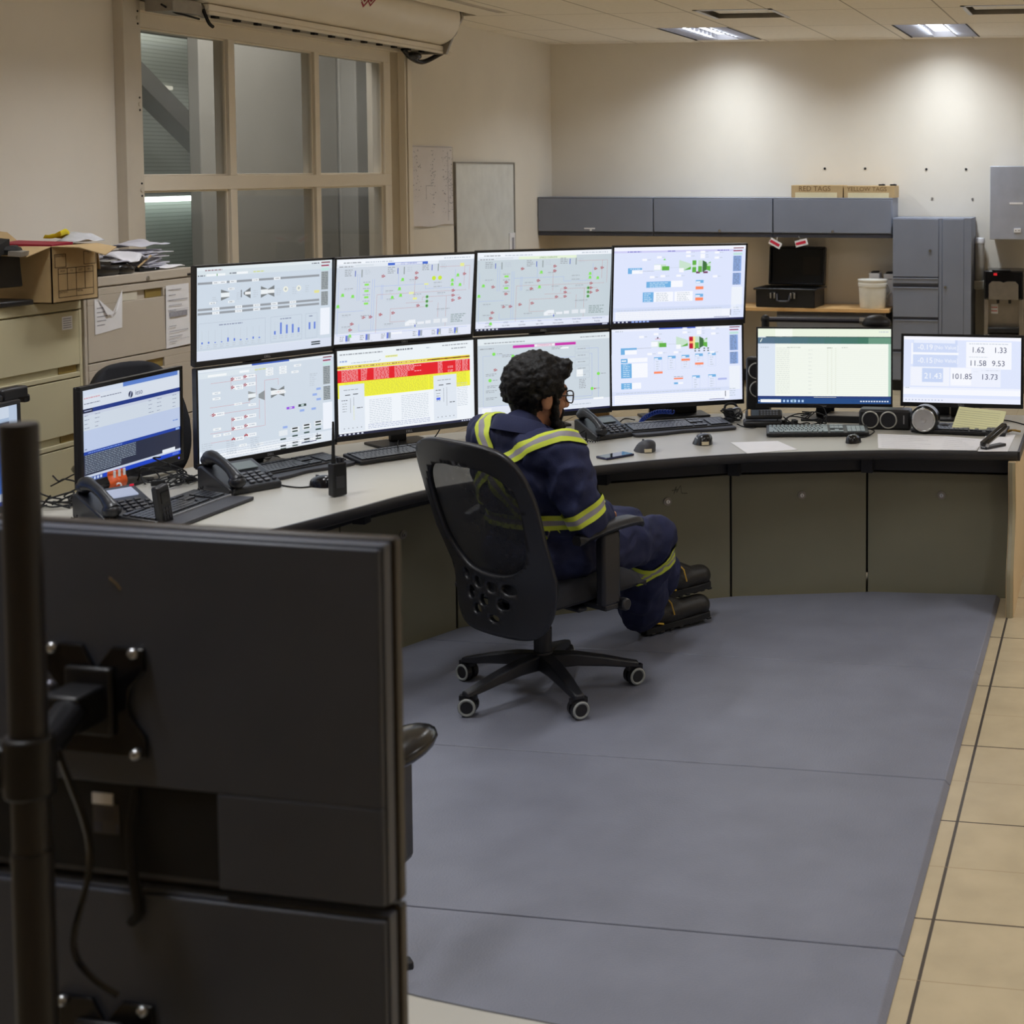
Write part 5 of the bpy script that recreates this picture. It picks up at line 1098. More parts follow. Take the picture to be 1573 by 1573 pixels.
# ------------------------------------------------------------------ things on the console
KEYC = mat('key_caps', (40, 41, 46), .3, var=.2, scale=60); KEYG = mat('key_caps_pale', (150, 164, 170), .35, var=.1, scale=60)
SIL = mat('silver_plastic', (170, 172, 176), .35, .4); LCDG = mat('grey_lcd', (120, 130, 130), .3)
def keyboard(label, x, y, rz, W=.45, D=.15, tilt=5, keys=KEYC, rest=0.0, num=True, side=1, z=DZ, gap=.0015):
    t = thing('keyboard', label, 'keyboard', (x, y, z), rz, 'keyboards on the console'); a = R(tilt)
    M = Matrix.Translation((0, -D / 2, .004)) @ Matrix.Rotation(a, 4, 'X')
    MB().box((-W / 2, 0, 0), (W / 2, D, .016), 0, M).box((-W / 2 + .03, D - .03, -.02 * math.sin(a) * 5), (-W / 2 + .05, D - .015, .0), 0, M).box((W / 2 - .05, D - .03, -.02 * math.sin(a) * 5), (W / 2 - .03, D - .015, .0), 0, M).build('case', BLK, t, bevel=.004)
    k = MB(); px = W / 22.8; r_ = random.Random(3)
    for row in range(6):
        yy = .014 + row * (D - .03) / 6.2 + (.008 if row == 5 else 0); kh = (D - .03) / 6.2 - .003
        x0 = -W / 2 + .012; lim = W / 2 - .012 if not num else W / 2 - .012 - px * 4.7
        if row == 0: ws = [1.25, 1.25, 1.25, 6, 1.25, 1.25, 1.25, 1.5]
        elif row == 5: ws = [1.0] * 13 + [2]
        else: ws = {1: [2.2] + [1] * 10 + [2.6], 2: [1.8] + [1] * 11 + [2.2], 3: [1.5] + [1] * 12 + [1.5], 4: [1] * 13 + [2]}[row]
        s_ = (lim - px * 3.6 - x0) / sum(ws)
        for w_ in ws: k.box((x0 + .001, yy, .014), (x0 + w_ * s_ - gap, yy + kh - (gap - .0015) * .6, .021), 0, M); x0 += w_ * s_
        x0 = lim - px * 3.3
        if row not in (2,) :
            for j in range(3):
                if row == 1 and j != 1: continue
                k.box((x0 + j * px, yy, .014), (x0 + (j + 1) * px - .002, yy + kh, .021), 0, M)
        if num and row < 5:
            x0 = lim + px * .5
            for j in range(4): k.box((x0 + j * px, yy, .014), (x0 + (j + 1) * px - .002, yy + kh, .021), 0, M)
    k.build('keys', keys, t)
    if rest:
        pr = spline([(-W / 2, 0, 0), (-W / 2 + .01, -rest, 0), (-W * .25, -rest * 1.05, 0), (0, -rest * .72, 0), (W * .25, -rest * 1.05, 0), (W / 2 - .01, -rest, 0), (W / 2, 0, 0)], 5) if rest < .085 else [Vector(p) for p in ((-W / 2, 0, 0), (-W / 2, -rest, 0), (W / 2, -rest, 0), (W / 2, 0, 0))]
        MB().prism([(p.x, p.y - D / 2 + .004) for p in pr], .001, .014).build('palm_rest', DGREY, t, bevel=.003)
        if rest >= .085: MB().box((-W / 2, -D / 2 - .004, .014), (W / 2, -D / 2 + .001, .0195)).build('trim_line', SIL, t)
    return t
keyboard('wide black keyboard with wrist rest in front of the turbine flame screen', -2.02, 7.04, R(36), W=.50, D=.16, rest=.06)
keyboard('black keyboard with pale shiny keys in front of the white spreadsheet screen', -1.345, 7.02, R(13), W=.47, D=.15, keys=KEYG, gap=.005)
keyboard('black keyboard below the alarm list, beside the handheld radio', -2.985, 6.17, R(56), W=.47)
keyboard('black keyboard with wavy wrist rest behind the tilted desk phone', -3.30, 5.80, R(68), W=.46, rest=.07)
keyboard('black keyboard with long flat palm rest at the left end', -3.30, 5.02, R(90), W=.46, D=.15, rest=.10)
keyboard('black keyboard mostly under the yellow notepad', -.70, 7.18, R(-4), W=.44, D=.14)
def mouse(label, x, y, rz, m1=BLK_G, m2=DGREY, s=1.0, sticker=False, band=False, lean=0.0):
    t = thing('mouse', label, 'mouse', (x, y, DZ), rz, 'computer mice on the console')
    mb = MB(); n = 18
    mb.ball((0, 0, .0), (.034 * s, .055 * s, .038 * s), n)
    for i, v in enumerate(mb.v):
        x_, y_, z_ = v; z_ = max(z_, -.0001) if z_ > -.01 else 0.0
        zm = .038 * s; z_ = zm * (max(0, z_) / zm) ** .55 if z_ > 0 else 0
        mb.v[i] = (x_ * (1 + .10 * (z_ < .012)) + lean * z_, y_ * (1.05 if y_ < 0 else .95), max(0, z_) * (1.0 - .25 * (y_ / .055)) )
    b = mb.build('shell', m1, t, smooth=60)
    MB().box((-.0035, .015 * s, .026 * s), (.0035, .032 * s, .036 * s)).build('scroll_wheel', m2, t, bevel=.002)
    if sticker: MB().box((-.013, -.052 * s, .004), (.018, -.0575 * s, .018)).box((-.013, -.0575 * s, .004), (.018, -.0585 * s, .018)).build('sticker', mat('cream_sticker', (212, 200, 170), .6), t)
    if band: MB().tube(spline([(-.022, -.045, .022), (-.030, -.01, .034), (-.010, .02, .039), (.02, .032, .03)]), .0028).build('silver_band', SIL, t, smooth=60)
    return t
p = PZ(990, 692, DZ); mouse('tall dark ergonomic mouse with a sticker, next to the smartphone', p.x, p.y, R(28), DGREY, BLK, 1.25, True, lean=.3)
p = PZ(1079, 681, DZ); mouse('tall black mouse with a curved silver band and sticker', p.x, p.y, R(24), BLK_G, DGREY, 1.2, True, True, lean=.2)
p = PZ(1311, 679, DZ); mouse('small glossy black mouse in front of the pale keyed keyboard', p.x, p.y, R(-5), BLK_G, DGREY, .95)
p = PZ(1446, 662, DZ); mouse('grey mouse beside the round speaker, touching the yellow notepad', p.x, p.y, R(60), DGREY, BLK, 1.0)
p = PZ(494, 746, DZ); mouse('black mouse behind the handheld radio', p.x, p.y, R(62), BLK_G, DGREY, 1.1)
def wire(label, pts, r=.003, m=BLK_M, group='cables on the console'):
    c = sum((Vector(p) for p in pts), Vector()) / len(pts)
    return tag(MB().tube(spline([Vector(p) - c for p in pts], 6), r, 6).build('cable', m, smooth=60, loc=c), label, 'cable', group)
def D_(x, y, z=.0): p = PZ(x, y, DZ + z); return (p.x, p.y, DZ + z + .003)
wire('thin mouse cable looping right of the pale keyed keyboard', [D_(1316, 674), D_(1332, 671), D_(1343, 664), D_(1336, 660, .01), D_(1330, 661, .01)])
wire('thin cable from the mouse behind the handheld radio', [D_(484, 748), D_(460, 750), D_(435, 747), D_(420, 742)])
wire('cable from the right end of the wide keyboard to the tall speaker', [D_(1132, 652, .01), D_(1138, 655), D_(1146, 657), D_(1158, 658), D_(1164, 655)])
wire('cable lying at the right end behind the yellow notepad', [D_(1535, 646, .012), D_(1548, 647), D_(1562, 650), D_(1580, 655)])
wire('cable hanging below the web page screen to the left', [D_(150, 728, .05), D_(120, 728, .06), D_(100, 737, .03), D_(78, 748)])
wire('cable behind the wide keyboard joining the middle desk phone', [D_(975, 646, .02), D_(960, 644), D_(950, 650), D_(938, 652), D_(925, 645)])
wire('upper cable hanging below the alarm list screen', [D_(612, 678, .06), D_(611, 684, .03), D_(616, 687), D_(628, 684), D_(640, 681)])
wire('right cable curving below the alarm list screen', [D_(676, 660, .06), D_(668, 672, .02), D_(655, 680), D_(645, 684)])
wire('cable between the two screens left of the handheld radio', [D_(400, 700, .05), D_(408, 706, .02), D_(425, 702), D_(434, 708)])
# a row of desk phones
PH = mat('phone_plastic', (30, 31, 36), .36, var=.1, scale=30, bump=.05, bscale=500)
def phone(label, x, y, rz, lcd=False, handset_rot=0, scale=1.0):
    t = thing('desk_phone', label, 'telephone', (x, y, DZ), rz, 'desk phones on the console')
    t.scale = (scale,) * 3
    M = Matrix(((0, 0, 1, 0), (1, 0, 0, 0), (0, 1, 0, 0), (0, 0, 0, 1)))
    MB().prism([(-.10, 0), (.10, 0), (.10, .075), (.075, .08), (-.10, .022)], -.09, .10, 0, M).build('body', PH, t, bevel=.006)
    a = math.atan2(.058, .175); F_ = Matrix.Translation((0, -.10, .0232)) @ Matrix.Rotation(a, 4, 'X')
    hs = MB(); hp = spline([(-.062, .002, .024), (-.062, .05, .038), (-.062, .10, .043), (-.062, .15, .038), (-.062, .195, .022)], 6)
    hs.tube([F_ @ p for p in hp], [.023, .024, .022, .02, .019, .018, .017, .016, .016, .016, .016, .016, .016, .016, .016, .016, .017, .018, .02, .022, .024, .025, .025, .024, .022][:len(hp)], 12)
    hs.ball(F_ @ Vector((-.062, .01, .02)), (.028, .03, .022), 14).ball(F_ @ Vector((-.062, .185, .018)), (.028, .03, .022), 14)
    hs.build('handset', PH, t, smooth=60)
    k = MB()
    for i in range(3):
        for j in range(4): k.cbox((0, 0, 0), (1, 1, 1)) if False else k.box((-.005 + i * .027, .018 + j * .02, .0), (.014 + i * .027, .030 + j * .02, .005), 0, F_)
    for j in range(3): k.box((.078, .02 + j * .022, 0), (.092, .031 + j * .022, .004), 1, F_)
    k.build('keypad', [DGREY if lcd else mat('grey_keys', (96, 98, 104), .4), DGREY], t, bevel=.0015)
    MB().box((-.012, .112, .0), (.078, .162, .004), 0, F_).build('display', emit('phone_display', (186, 196, 224), .75) if lcd else LCDG, t)
    if lcd: MB().cbox(F_ @ Vector((.085, .172, .004)), (.012, .006, .006)).build('message_lamp', emit('message_red', (200, 20, 50), .9), t)
    cd_ = [(-.062 - .01, -.10, .02), (-.10, -.13, .006), (-.14, -.11, .006), (-.16, -.04, .006), (-.135, .03, .006), (-.10, .05, .012)]
    path = spline(cd_, 14); co = []
    for i, p in enumerate(path): co.append(p + Vector((math.cos(i * 1.9) * .004, 0, math.sin(i * 1.9) * .004 + .002)))
    MB().tube(co, .0026, 5).build('coil_cord', BLK_M, t, smooth=60)
    return t
p = PZ(165, 796, DZ); phone('desk phone with a lit display at the left end of the console', p.x + .02, p.y + .02, R(62), True, scale=1.12)
p = PZ(362, 752, DZ); phone('desk phone with its handset tilted up, below the red line diagram screen', p.x, p.y + .02, R(62), scale=1.15)
p = PZ(922, 672, DZ); phone('desk phone right of the seated person\'s chin', p.x, p.y + .03, R(50), scale=1.0)
# handheld radio, standing handset, cordless phone
t = thing('handheld_radio', 'black handheld radio with long antenna standing at the desk edge', 'radio', D_(519, 762), R(60))
MB().box((-.03, -.018, 0), (.03, .018, .125)).build('body', BLK, t, bevel=.005)
MB().cyl((-.016, 0, .125), (-.016, 0, .14), .009, n=14).cyl((-.016, 0, .14), (-.014, 0, .28), .007, .004, n=12).build('antenna', BLK_M, t, smooth=40)
MB().cyl((.006, 0, .125), (.006, 0, .143), .008, n=14).cyl((.022, 0, .125), (.022, 0, .139), .007, n=14).build('knob', DGREY, t, smooth=40)
MB().box((-.018, -.0195, .03), (.018, -.018, .075)).box((.0285, -.008, .06), (.032, .008, .10), 0).build('grille', DGREY, t)
MB().box((-.01, .018, .03), (.01, .028, .12)).build('belt_clip', BLK_M, t, bevel=.002)
t = thing('walkie_talkie', 'slim black handset leaning upright before the long palm rest', 'radio', D_(254, 806), rot=(0, R(-9), R(80)))
MB().box((-.028, -.016, 0), (.028, .016, .14)).build('body', BLK, t, bevel=.008)
MB().box((-.018, -.018, .08), (.018, -.0155, .12)).build('display', BLK_G, t)
kp = MB()
for i in range(3):
    for j in range(3): kp.box((-.017 + i * .0125, -.0175, .02 + j * .016), (-.008 + i * .0125, -.0155, .031 + j * .016))
kp.build('keypad', DGREY, t)
t = thing('cordless_phone', 'cordless phone lying in its cradle below the tall speaker', 'telephone', D_(1174, 655), R(14))
MB().box((-.10, -.04, 0), (.085, .06, .03)).build('cradle', BLK, t, bevel=.012)
M = Matrix.Translation((0, -.012, .056)) @ Matrix.Rotation(R(34), 4, 'X')
MB().box((-.09, -.026, -.012), (.085, .026, .012), 0, M).build('handset', BLK, t, bevel=.009)
kp = MB()
for i in range(6):
    for j in range(3): kp.box((-.018 + i * .0145, -.018 + j * .013, .012), (-.008 + i * .0145, -.009 + j * .013, .0145), 0, M)
kp.build('keypad', mat('phone_keys', (92, 96, 104), .4), t); MB().box((-.06, -.019, .012), (-.026, .019, .0135), 0, M).build('display', mat('slate_lcd', (60, 74, 88), .3), t)
MB().box((-.077, -.022, .012), (-.065, .022, .0138), 0, M).build('label_strip', CARD, t)
tag(MB().cbox((0, 0, .02), (.02, .008, .02)).build('white_plug', WHITE_P, loc=D_(1208, 651)), 'small white plug beside the cordless phone', 'plug')
# speakers
RING = mat('ring_silver', (196, 196, 190), .3, .5); CONE = mat('speaker_cone', (28, 28, 34), .7)
def driver(parent, x, z, r, m=CONE):
    d = MB().torus((x, -.003, z), r, .0045, (0, 1, 0)).build('driver_ring', RING, parent, smooth=60)
    MB().lathe([(.0, -.012), (r * .35, -.010), (r * .95, .0), (r * .95, .004), (0, .004)], 26, 0, Matrix.Translation((x, -.003, z)) @ Matrix.Rotation(R(90), 4, 'X')).build('cone', m, d, smooth=40)
p = PZ(1153, 648, DZ)
t = thing('speaker', 'tall black speaker with two silver ringed drivers between the screens', 'speaker', (p.x, 7.42, DZ), R(4), 'silver ringed desk speakers')
MB().box((-.048, 0, .0), (.068, .075, .30)).build('cabinet', BLK, t, bevel=.012)
driver(t, .006, .235, .037); driver(t, .012, .145, .037); MB().cyl((.01, -.001, .09), (.01, -.003, .09), .003).build('power_light', emit('speaker_led', (240, 240, 220), 1), t)
p = PZ(1356, 661, DZ)
t = thing('speaker', 'black speaker lying on its side with two silver ringed drivers', 'speaker', (p.x, p.y + .01, DZ), R(2), 'silver ringed desk speakers')
MB().box((-.115, 0, .0), (.13, .10, .095)).build('cabinet', BLK, t, bevel=.012)
driver(t, -.06, .048, .037); driver(t, .025, .048, .037); MB().box((.095, -.001, .03), (.1, 0, .07)).build('logo', LOGO, t)
p = PZ(1418, 668, DZ)
t = thing('round_speaker', 'round black speaker with a bright metal cone and silver rim', 'speaker', (p.x, p.y + .02, DZ + .0), R(-4))
MB().lathe([(.0, -.005), (.05, -.004), (.066, .008), (.066, .06), (.05, .085), (0, .09)], 32, 0, Matrix.Translation((0, .0, .066)) @ Matrix.Rotation(R(-90), 4, 'X')).build('shell', BLK_G, t, smooth=40)
MB().torus((0, -.006, .066), .051, .005, (0, 1, 0)).build('rim', CHROME, t, smooth=60)
MB().lathe([(.0, -.012), (.012, -.010), (.014, -.006), (.047, -.005), (.047, .0), (0, .0)], 30, 0, Matrix.Translation((0, -.004, .066)) @ Matrix.Rotation(R(-90), 4, 'X')).build('cone', mat('cone_metal', (186, 184, 184), .35, .5), t, smooth=30)
tag(MB().box((-.10, 0, 0), (.10, .12, .03)).box((-.10, .0, .03), (.10, .12, .035), 1).build('network_box', [BLK, STEEL], bevel=.003, loc=D_(1300, 650)), 'flat grey topped box lying behind the sideways speaker', 'device')
tag(MB().box((-.09, 0, 0), (.06, .10, .05)).build('dark_grey_box', DGREY, bevel=.004, loc=D_(1440, 640)), 'dark grey box behind the round speaker', 'device')
tag(MB().box((-.055, 0, 0), (.055, .03, .04)).build('brown_block', mat('brown_block', (140, 104, 52), .7), bevel=.002, loc=D_(917, 645)), 'small brown block below the magenta titled screen', 'block')
# papers, pad, smartphone, stapler
def sheet(label, pts, m=WHITE_P, th=.0012, lift=0.0, name='paper_sheet', lines=0, group='sheets on the console'):
    q = [PZ(x, y, DZ) for x, y in pts]; c = sum(q, Vector()) / 4
    mb = MB(); mb.prism([((v - c).x, (v - c).y) for v in q], .0006 + lift, .0006 + lift + th)
    if lines:
        a, b, d = q[0] - c, q[1] - c, q[3] - c; r_ = random.Random(lines)
        for k in range(lines):
            s = (k + 1) / (lines + 1); p0 = a.lerp(d, s); p1 = b.lerp(q[2] - c, s); e = r_.uniform(.5, .95)
            u0 = p0.lerp(p1, .05); u1 = p0.lerp(p1, e); n_ = (d - a).normalized() * .0014
            mb.quad(*[Vector((v.x, v.y, .0009 + lift + th)) for v in (u0 - n_, u1 - n_, u1 + n_, u0 + n_)], 1)
    o = mb.build(name, [m, INK_L], loc=c)
    bm = bmesh.new(); bm.from_mesh(o.data); bmesh.ops.recalc_face_normals(bm, faces=bm.faces[:6]); bm.to_mesh(o.data); bm.free()
    return tag(o, label, 'paper', group)
sheet('plain white sheet lying at the desk edge before the pale keyed keyboard', [(1148, 697), (1225, 691), (1195, 678), (1122, 680)])
sheet('printed white form before the sideways speaker', [(1349, 689), (1449, 692), (1455, 671), (1348, 667)], lines=7)
sheet('handwritten sheet half under the stapler', [(1444, 692), (1500, 693), (1512, 676), (1450, 671)], lift=.0015, lines=6)
sheet('blank sheet under the open stapler at the right end', [(1502, 694), (1548, 694), (1560, 668), (1515, 668)], lift=.0005)
NOTE = mat('yellow_pad', (226, 226, 178), .7, var=.03)
t = thing('notepad', 'pale yellow ruled notepad propped up at the right end', 'notepad', tuple((PZ(1460, 667, DZ) + PZ(1530, 672, DZ)) * .5), R(-6))
t.location.z = DZ + .004
Mn = Matrix.Translation((.005, .02, .004)) @ Matrix.Rotation(R(24), 4, 'X') @ Matrix.Rotation(R(4), 4, 'Y')
MB().box((-.112, 0, 0), (.112, .20, .006), 0, Mn).build('pad', NOTE, t)
nl = MB()
for k in range(9): nl.box((-.105, .02 + k * .019, .006), (.09, .0215 + k * .019, .0066), 0, Mn)
nl.build('ruled_lines', mat('pad_rule', (190, 192, 160), .7), t)
MB().box((-.09, .10, .0), (.09, .19, .032)).build('prop', BLK, t)
t = thing('smartphone', 'smartphone with dark blue edge and reflective screen near the desk edge', 'phone', tuple(PZ(945, 702, DZ)), R(-32))
MB().box((-.038, -.075, .0005), (.038, .075, .010)).build('body', mat('navy_edge', (24, 30, 70), .35), t, bevel=.004)
MB().box((-.035, -.072, .010), (.035, .072, .0105)).build('screen', mat('phone_glass', (20, 22, 30), .06, spec=.8), t)
t = thing('stapler', 'open black stapler lying on sheets at the right end of the desk', 'stapler', tuple(PZ(1512, 690, DZ + .003)), R(55))
MB().box((-.006, -.018, 0), (.13, .018, .012)).build('base', BLK, t, bevel=.003)
Ms = Matrix.Translation((.01, 0, .02)) @ Matrix.Rotation(R(-24), 4, 'Y')
MB().box((-.02, -.014, 0), (.15, .014, .022), 0, Ms).build('arm', BLK_G, t, bevel=.005)
MB().box((-.02, -.01, -.006), (.14, .01, .001), 0, Ms).cyl((0, -.02, .018), (0, .02, .018), .008).build('magazine', SIL, t)
tag(MB().tube(spline([(0, 0, .005), (.03, .02, .015), (.05, .0, .02), (.08, .02, .012)]), .005).tube(spline([(.02, .03, .005), (.05, .03, .016), (.07, .04, .01)]), .004).build('brass_clip', mat('brass', (150, 120, 60), .4, .6), smooth=60, loc=D_(1540, 668)), 'twisted brass clips behind the stapler', 'clip')
# blue coiled cord
p0, p1, p2, p3 = [Vector(D_(*q)) for q in ((981, 655, .0), (990, 643, .03), (1010, 634, .06), (1034, 634, .06))]
cp = spline([p0, p1, p2, p3], 40); co = []
for i, p in enumerate(cp): co.append(p + Vector((math.cos(i * .9) * .007, math.cos(i * .9) * .003, math.sin(i * .9) * .010)))
c = sum(co, Vector()) / len(co)
tag(MB().tube([q - c for q in co], .0035, 6).build('coiled_cord', mat('blue_cord', (30, 60, 150), .4), smooth=60, loc=c), 'blue coiled cord behind the wide keyboard', 'cord')
# orange tag under the web page screen
t = thing('orange_tag', 'orange lettered tag hanging below the blue web page screen', 'tag', tuple(PZ(182, 764, DZ) + Vector((0, 0, .004))), R(58))
om = MB(); n_ = 8; vs = []
for i in range(n_ + 1):
    z = .095 * i / n_; wv = .012 * math.sin(i * 1.1)
    vs += [(-.034, wv, z), (.034, wv + .006, z + .006)]
om.add(vs, [(2 * i, 2 * i + 1, 2 * i + 3, 2 * i + 2) for i in range(n_)])
om.build('strap', mat('orange_vinyl', (222, 92, 34), .5), t, smooth=60).modifiers.new('t', 'SOLIDIFY').thickness = .002
MB().text('2', .052, Matrix.Translation((.0, -.012, .034)) @ Matrix.Rotation(R(90), 4, 'X'), thick=.002).box((-.022, -.016, .075), (-.014, -.012, .10)).box((-.004, -.016, .078), (.004, -.012, .104)).box((.014, -.016, .08), (.022, -.012, .106)).build('lettering', WHITE_P, t)
# tangles of wire: nobody could count these
def tangle(label, c, sx, sy, sz, n, seed, rz=0):
    r_ = random.Random(seed); mb = MB()
    for k in range(n):
        p = Vector((r_.uniform(-sx, sx), r_.uniform(-sy, sy), .006)); pts = [p]
        for j in range(5):
            p = Vector((max(-sx, min(sx, p.x + r_.uniform(-.09, .09))), max(-sy, min(sy, p.y + r_.uniform(-.06, .06))), max(.004, min(sz, p.z + r_.uniform(-.04, .045))))); pts.append(p)
        mb.tube(spline(pts, 5), .0032, 5)
    for k in range(max(1, n // 5)): mb.cbox((r_.uniform(-sx, sx), r_.uniform(-sy, sy), .012), (.05, .02, .018), 0, (0, 0, r_.uniform(0, 3)))
    o = mb.build('cable_tangle', BLK_M, smooth=60, loc=c); o.rotation_euler = (0, 0, rz); return tag(o, label, 'cables', None, 'stuff')
tangle('tangle of black cables right of the blue web page screen', D_(262, 742), .10, .13, .09, 12, 1, R(50))
tangle('tangle of black cables under the white spreadsheet screen', D_(1232, 655), .11, .05, .09, 12, 2)
tangle('tangle of cords left of the desk phone by the person\'s chin', D_(872, 682), .06, .07, .05, 7, 3)
tangle('dark cables and adapters at the far left behind the lit display phone', D_(88, 775), .09, .10, .08, 9, 4)
tangle('headset cords heaped behind the right end of the wide keyboard', D_(1124, 648), .035, .05, .06, 7, 5)
t = thing('headset', 'black headset with a silver ear cup behind the wide keyboard', 'headset', D_(1122, 646), R(20))
MB().ball((0, 0, .03), (.032, .028, .03), 16).build('ear_cup', BLK, t, smooth=60); MB().ball((.03, -.01, .045), (.025, .02, .02), 16).build('silver_cup', SIL, t, smooth=60)
MB().tube(spline([(-.03, .0, .03), (-.02, .02, .07), (.02, .02, .075), (.04, 0, .05)]), .006).build('headband', BLK_M, t, smooth=60)
# task lamps
t = thing('task_lamp', 'black task lamp arm lying level behind the white spreadsheet screen', 'lamp', (-1.63, 7.555, DZ))
hz = .475
MB().cyl((-.08, .0, 0), (-.08, .0, .02), .04, n=24).build('base', BLK, t, bevel=.004)
MB().cyl((-.08, 0, .02), (-.08, 0, hz), .020).ball((-.08, 0, hz), .024).build('post', BLK, t, smooth=40)
MB().tube([(-.08, 0, hz), (.39, .03, hz - .003)], .0125, 10).build('arm', mat('lamp_arm', (60, 58, 66), .35, .4), t, smooth=50)
MB().cyl((.39, .03, hz - .003), (.42, .03, hz - .005), .018).build('joint', STEEL, t, smooth=40)
hm = MB(); hm.ball((.475, .03, hz - .015), (.075, .05, .045), 20); hm.v = [(x, y, max(z, hz - .028)) for x, y, z in hm.v]
hm.build('lamp_shade', BLK, t, smooth=50)
t = thing('task_lamp', 'black jointed task lamp rising by the far left screen', 'lamp', (-3.87, 4.93, DZ))
MB().cyl((0, 0, 0), (0, 0, .02), .07, n=24).build('base', BLK, t, bevel=.004)
MB().tube([(0.0, .03, .02), (0, -.01, .41)], .026, 10).build('post', BLK, t, smooth=40)
MB().cbox((.0, -.012, .425), (.05, .13, .045)).cbox((0, .055, .40), (.04, .03, .03)).build('joint', BLK, t, bevel=.008)
MB().cbox((.0, -.19, .425), (.04, .30, .025), 0, (R(-4), 0, 0)).build('lamp_arm', DGREY, t, bevel=.006)
# ------------------------------------------------------------------ office chairs
MESHF = bpy.data.materials.new('mesh_fabric'); MESHF.use_nodes = True; nt = MESHF.node_tree
b_ = nt.nodes['Principled BSDF']; b_.inputs['Base Color'].default_value = (.016, .017, .022, 1); b_.inputs['Roughness'].default_value = .7
tr = nt.nodes.new('ShaderNodeBsdfTransparent'); mx = nt.nodes.new('ShaderNodeMixShader')
tcn = nt.nodes.new('ShaderNodeTexCoord'); nz = nt.nodes.new('ShaderNodeTexNoise'); nz.inputs['Scale'].default_value = 60
mr = nt.nodes.new('ShaderNodeMapRange'); mr.inputs['To Min'].default_value = .80; mr.inputs['To Max'].default_value = .91
nt.links.new(tcn.outputs['Object'], nz.inputs['Vector']); nt.links.new(nz.outputs['Fac'], mr.inputs['Value']); nt.links.new(mr.outputs[0], mx.inputs[0])
nt.links.new(tr.outputs[0], mx.inputs[1]); nt.links.new(b_.outputs[0], mx.inputs[2]); nt.links.new(mx.outputs[0], nt.nodes['Material Output'].inputs[0])
CHR = mat('chair_plastic', (31, 32, 38), .40, var=.08, scale=14, bump=.05, bscale=400)
CHF = mat('chair_fabric', (26, 27, 34), .85, var=.15, scale=60, bump=.2, bscale=400)
WHEEL = mat('wheel_ring', (150, 154, 152), .5)
def five_star(t, rot0, r=.33, m=CHR):
    MB().cyl((0, 0, .085), (0, 0, .15), .042, .036, 24).build('hub', m, t, smooth=40, bevel=.003)
    MB().cyl((0, 0, .15), (0, 0, .235), .033, n=24).cyl((0, 0, .23), (0, 0, .34), .026, n=24).build('gas_column', BLK, t, smooth=40)
    for k in range(5):
        a = rot0 + k * 2 * math.pi / 5; d = Vector((math.cos(a), math.sin(a), 0)); s_ = Vector((-d.y, d.x, 0)); vs = []
        for u, w_, z1, z0 in ((.03, .034, .142, .09), (.12, .032, .135, .092), (.22, .028, .115, .082), (.30, .023, .095, .07), (.345, .020, .085, .066)):
            c = d * u
            vs += [c - s_ * w_ + Vector((0, 0, z0)), c + s_ * w_ + Vector((0, 0, z0)), c + s_ * w_ * .8 + Vector((0, 0, z1)), c - s_ * w_ * .8 + Vector((0, 0, z1))]
        f = [(i * 4 + j, i * 4 + (j + 1) % 4, i * 4 + 4 + (j + 1) % 4, i * 4 + 4 + j) for i in range(4) for j in range(4)] + [(3, 2, 1, 0), (16, 17, 18, 19)]
        lg = fixn(MB().add(vs, f).build('leg', m, t, bevel=.005))
        c = d * r; e = Vector((math.cos(a + .9), math.sin(a + .9), 0)); e = Vector((.47, -.88, 0)) * .6 + e * .5; e.normalize(); w_ = MB()
        f2 = Vector((-e.y, e.x, 0))
        for sg in (-1, 1):
            q = c + e * sg * .016
            w_.cyl(q - e * .010 + Vector((0, 0, .0345)), q + e * .010 + Vector((0, 0, .0345)), .0325, n=22, m=0)
            w_.torus(q + e * sg * .0095 + Vector((0, 0, .0345)), .0265, .0052, e, 22, 6, 1)
            w_.cyl(q + e * sg * .009 + Vector((0, 0, .0345)), q + e * sg * .012 + Vector((0, 0, .0345)), .021, n=18, m=0)
        w_.cyl(c + Vector((0, 0, .03)), c + Vector((0, 0, .085)), .010, n=10).box((-.012, -.03, .055), (.012, .03, .072), 0, Matrix.Translation(c) @ Matrix(((e.x, f2.x, 0, 0), (e.y, f2.y, 0, 0), (0, 0, 1, 0), (0, 0, 0, 1))))
        w_.build('caster', [BLK, WHEEL], lg, smooth=40)
CX0, CY0, FACE = -2.03, 5.30, R(28)
ZM = .02
ch = thing('office_chair', 'black mesh backed swivel chair with the person sitting in it', 'chair', (CX0, CY0, ZM), -FACE)
five_star(ch, R(24 + 28))
MB().box((-.09, -.10, .315), (.09, .10, .375)).box((-.22, -.025, .33), (.22, .02, .35)).build('tilt_mechanism', CHR, ch, bevel=.008)
MB().tube([(.08, .04, .34), (.20, .09, .325), (.27, .12, .33)], .007).cbox((.285, .125, .33), (.05, .022, .012)).build('lever', BLK, ch, bevel=.003)
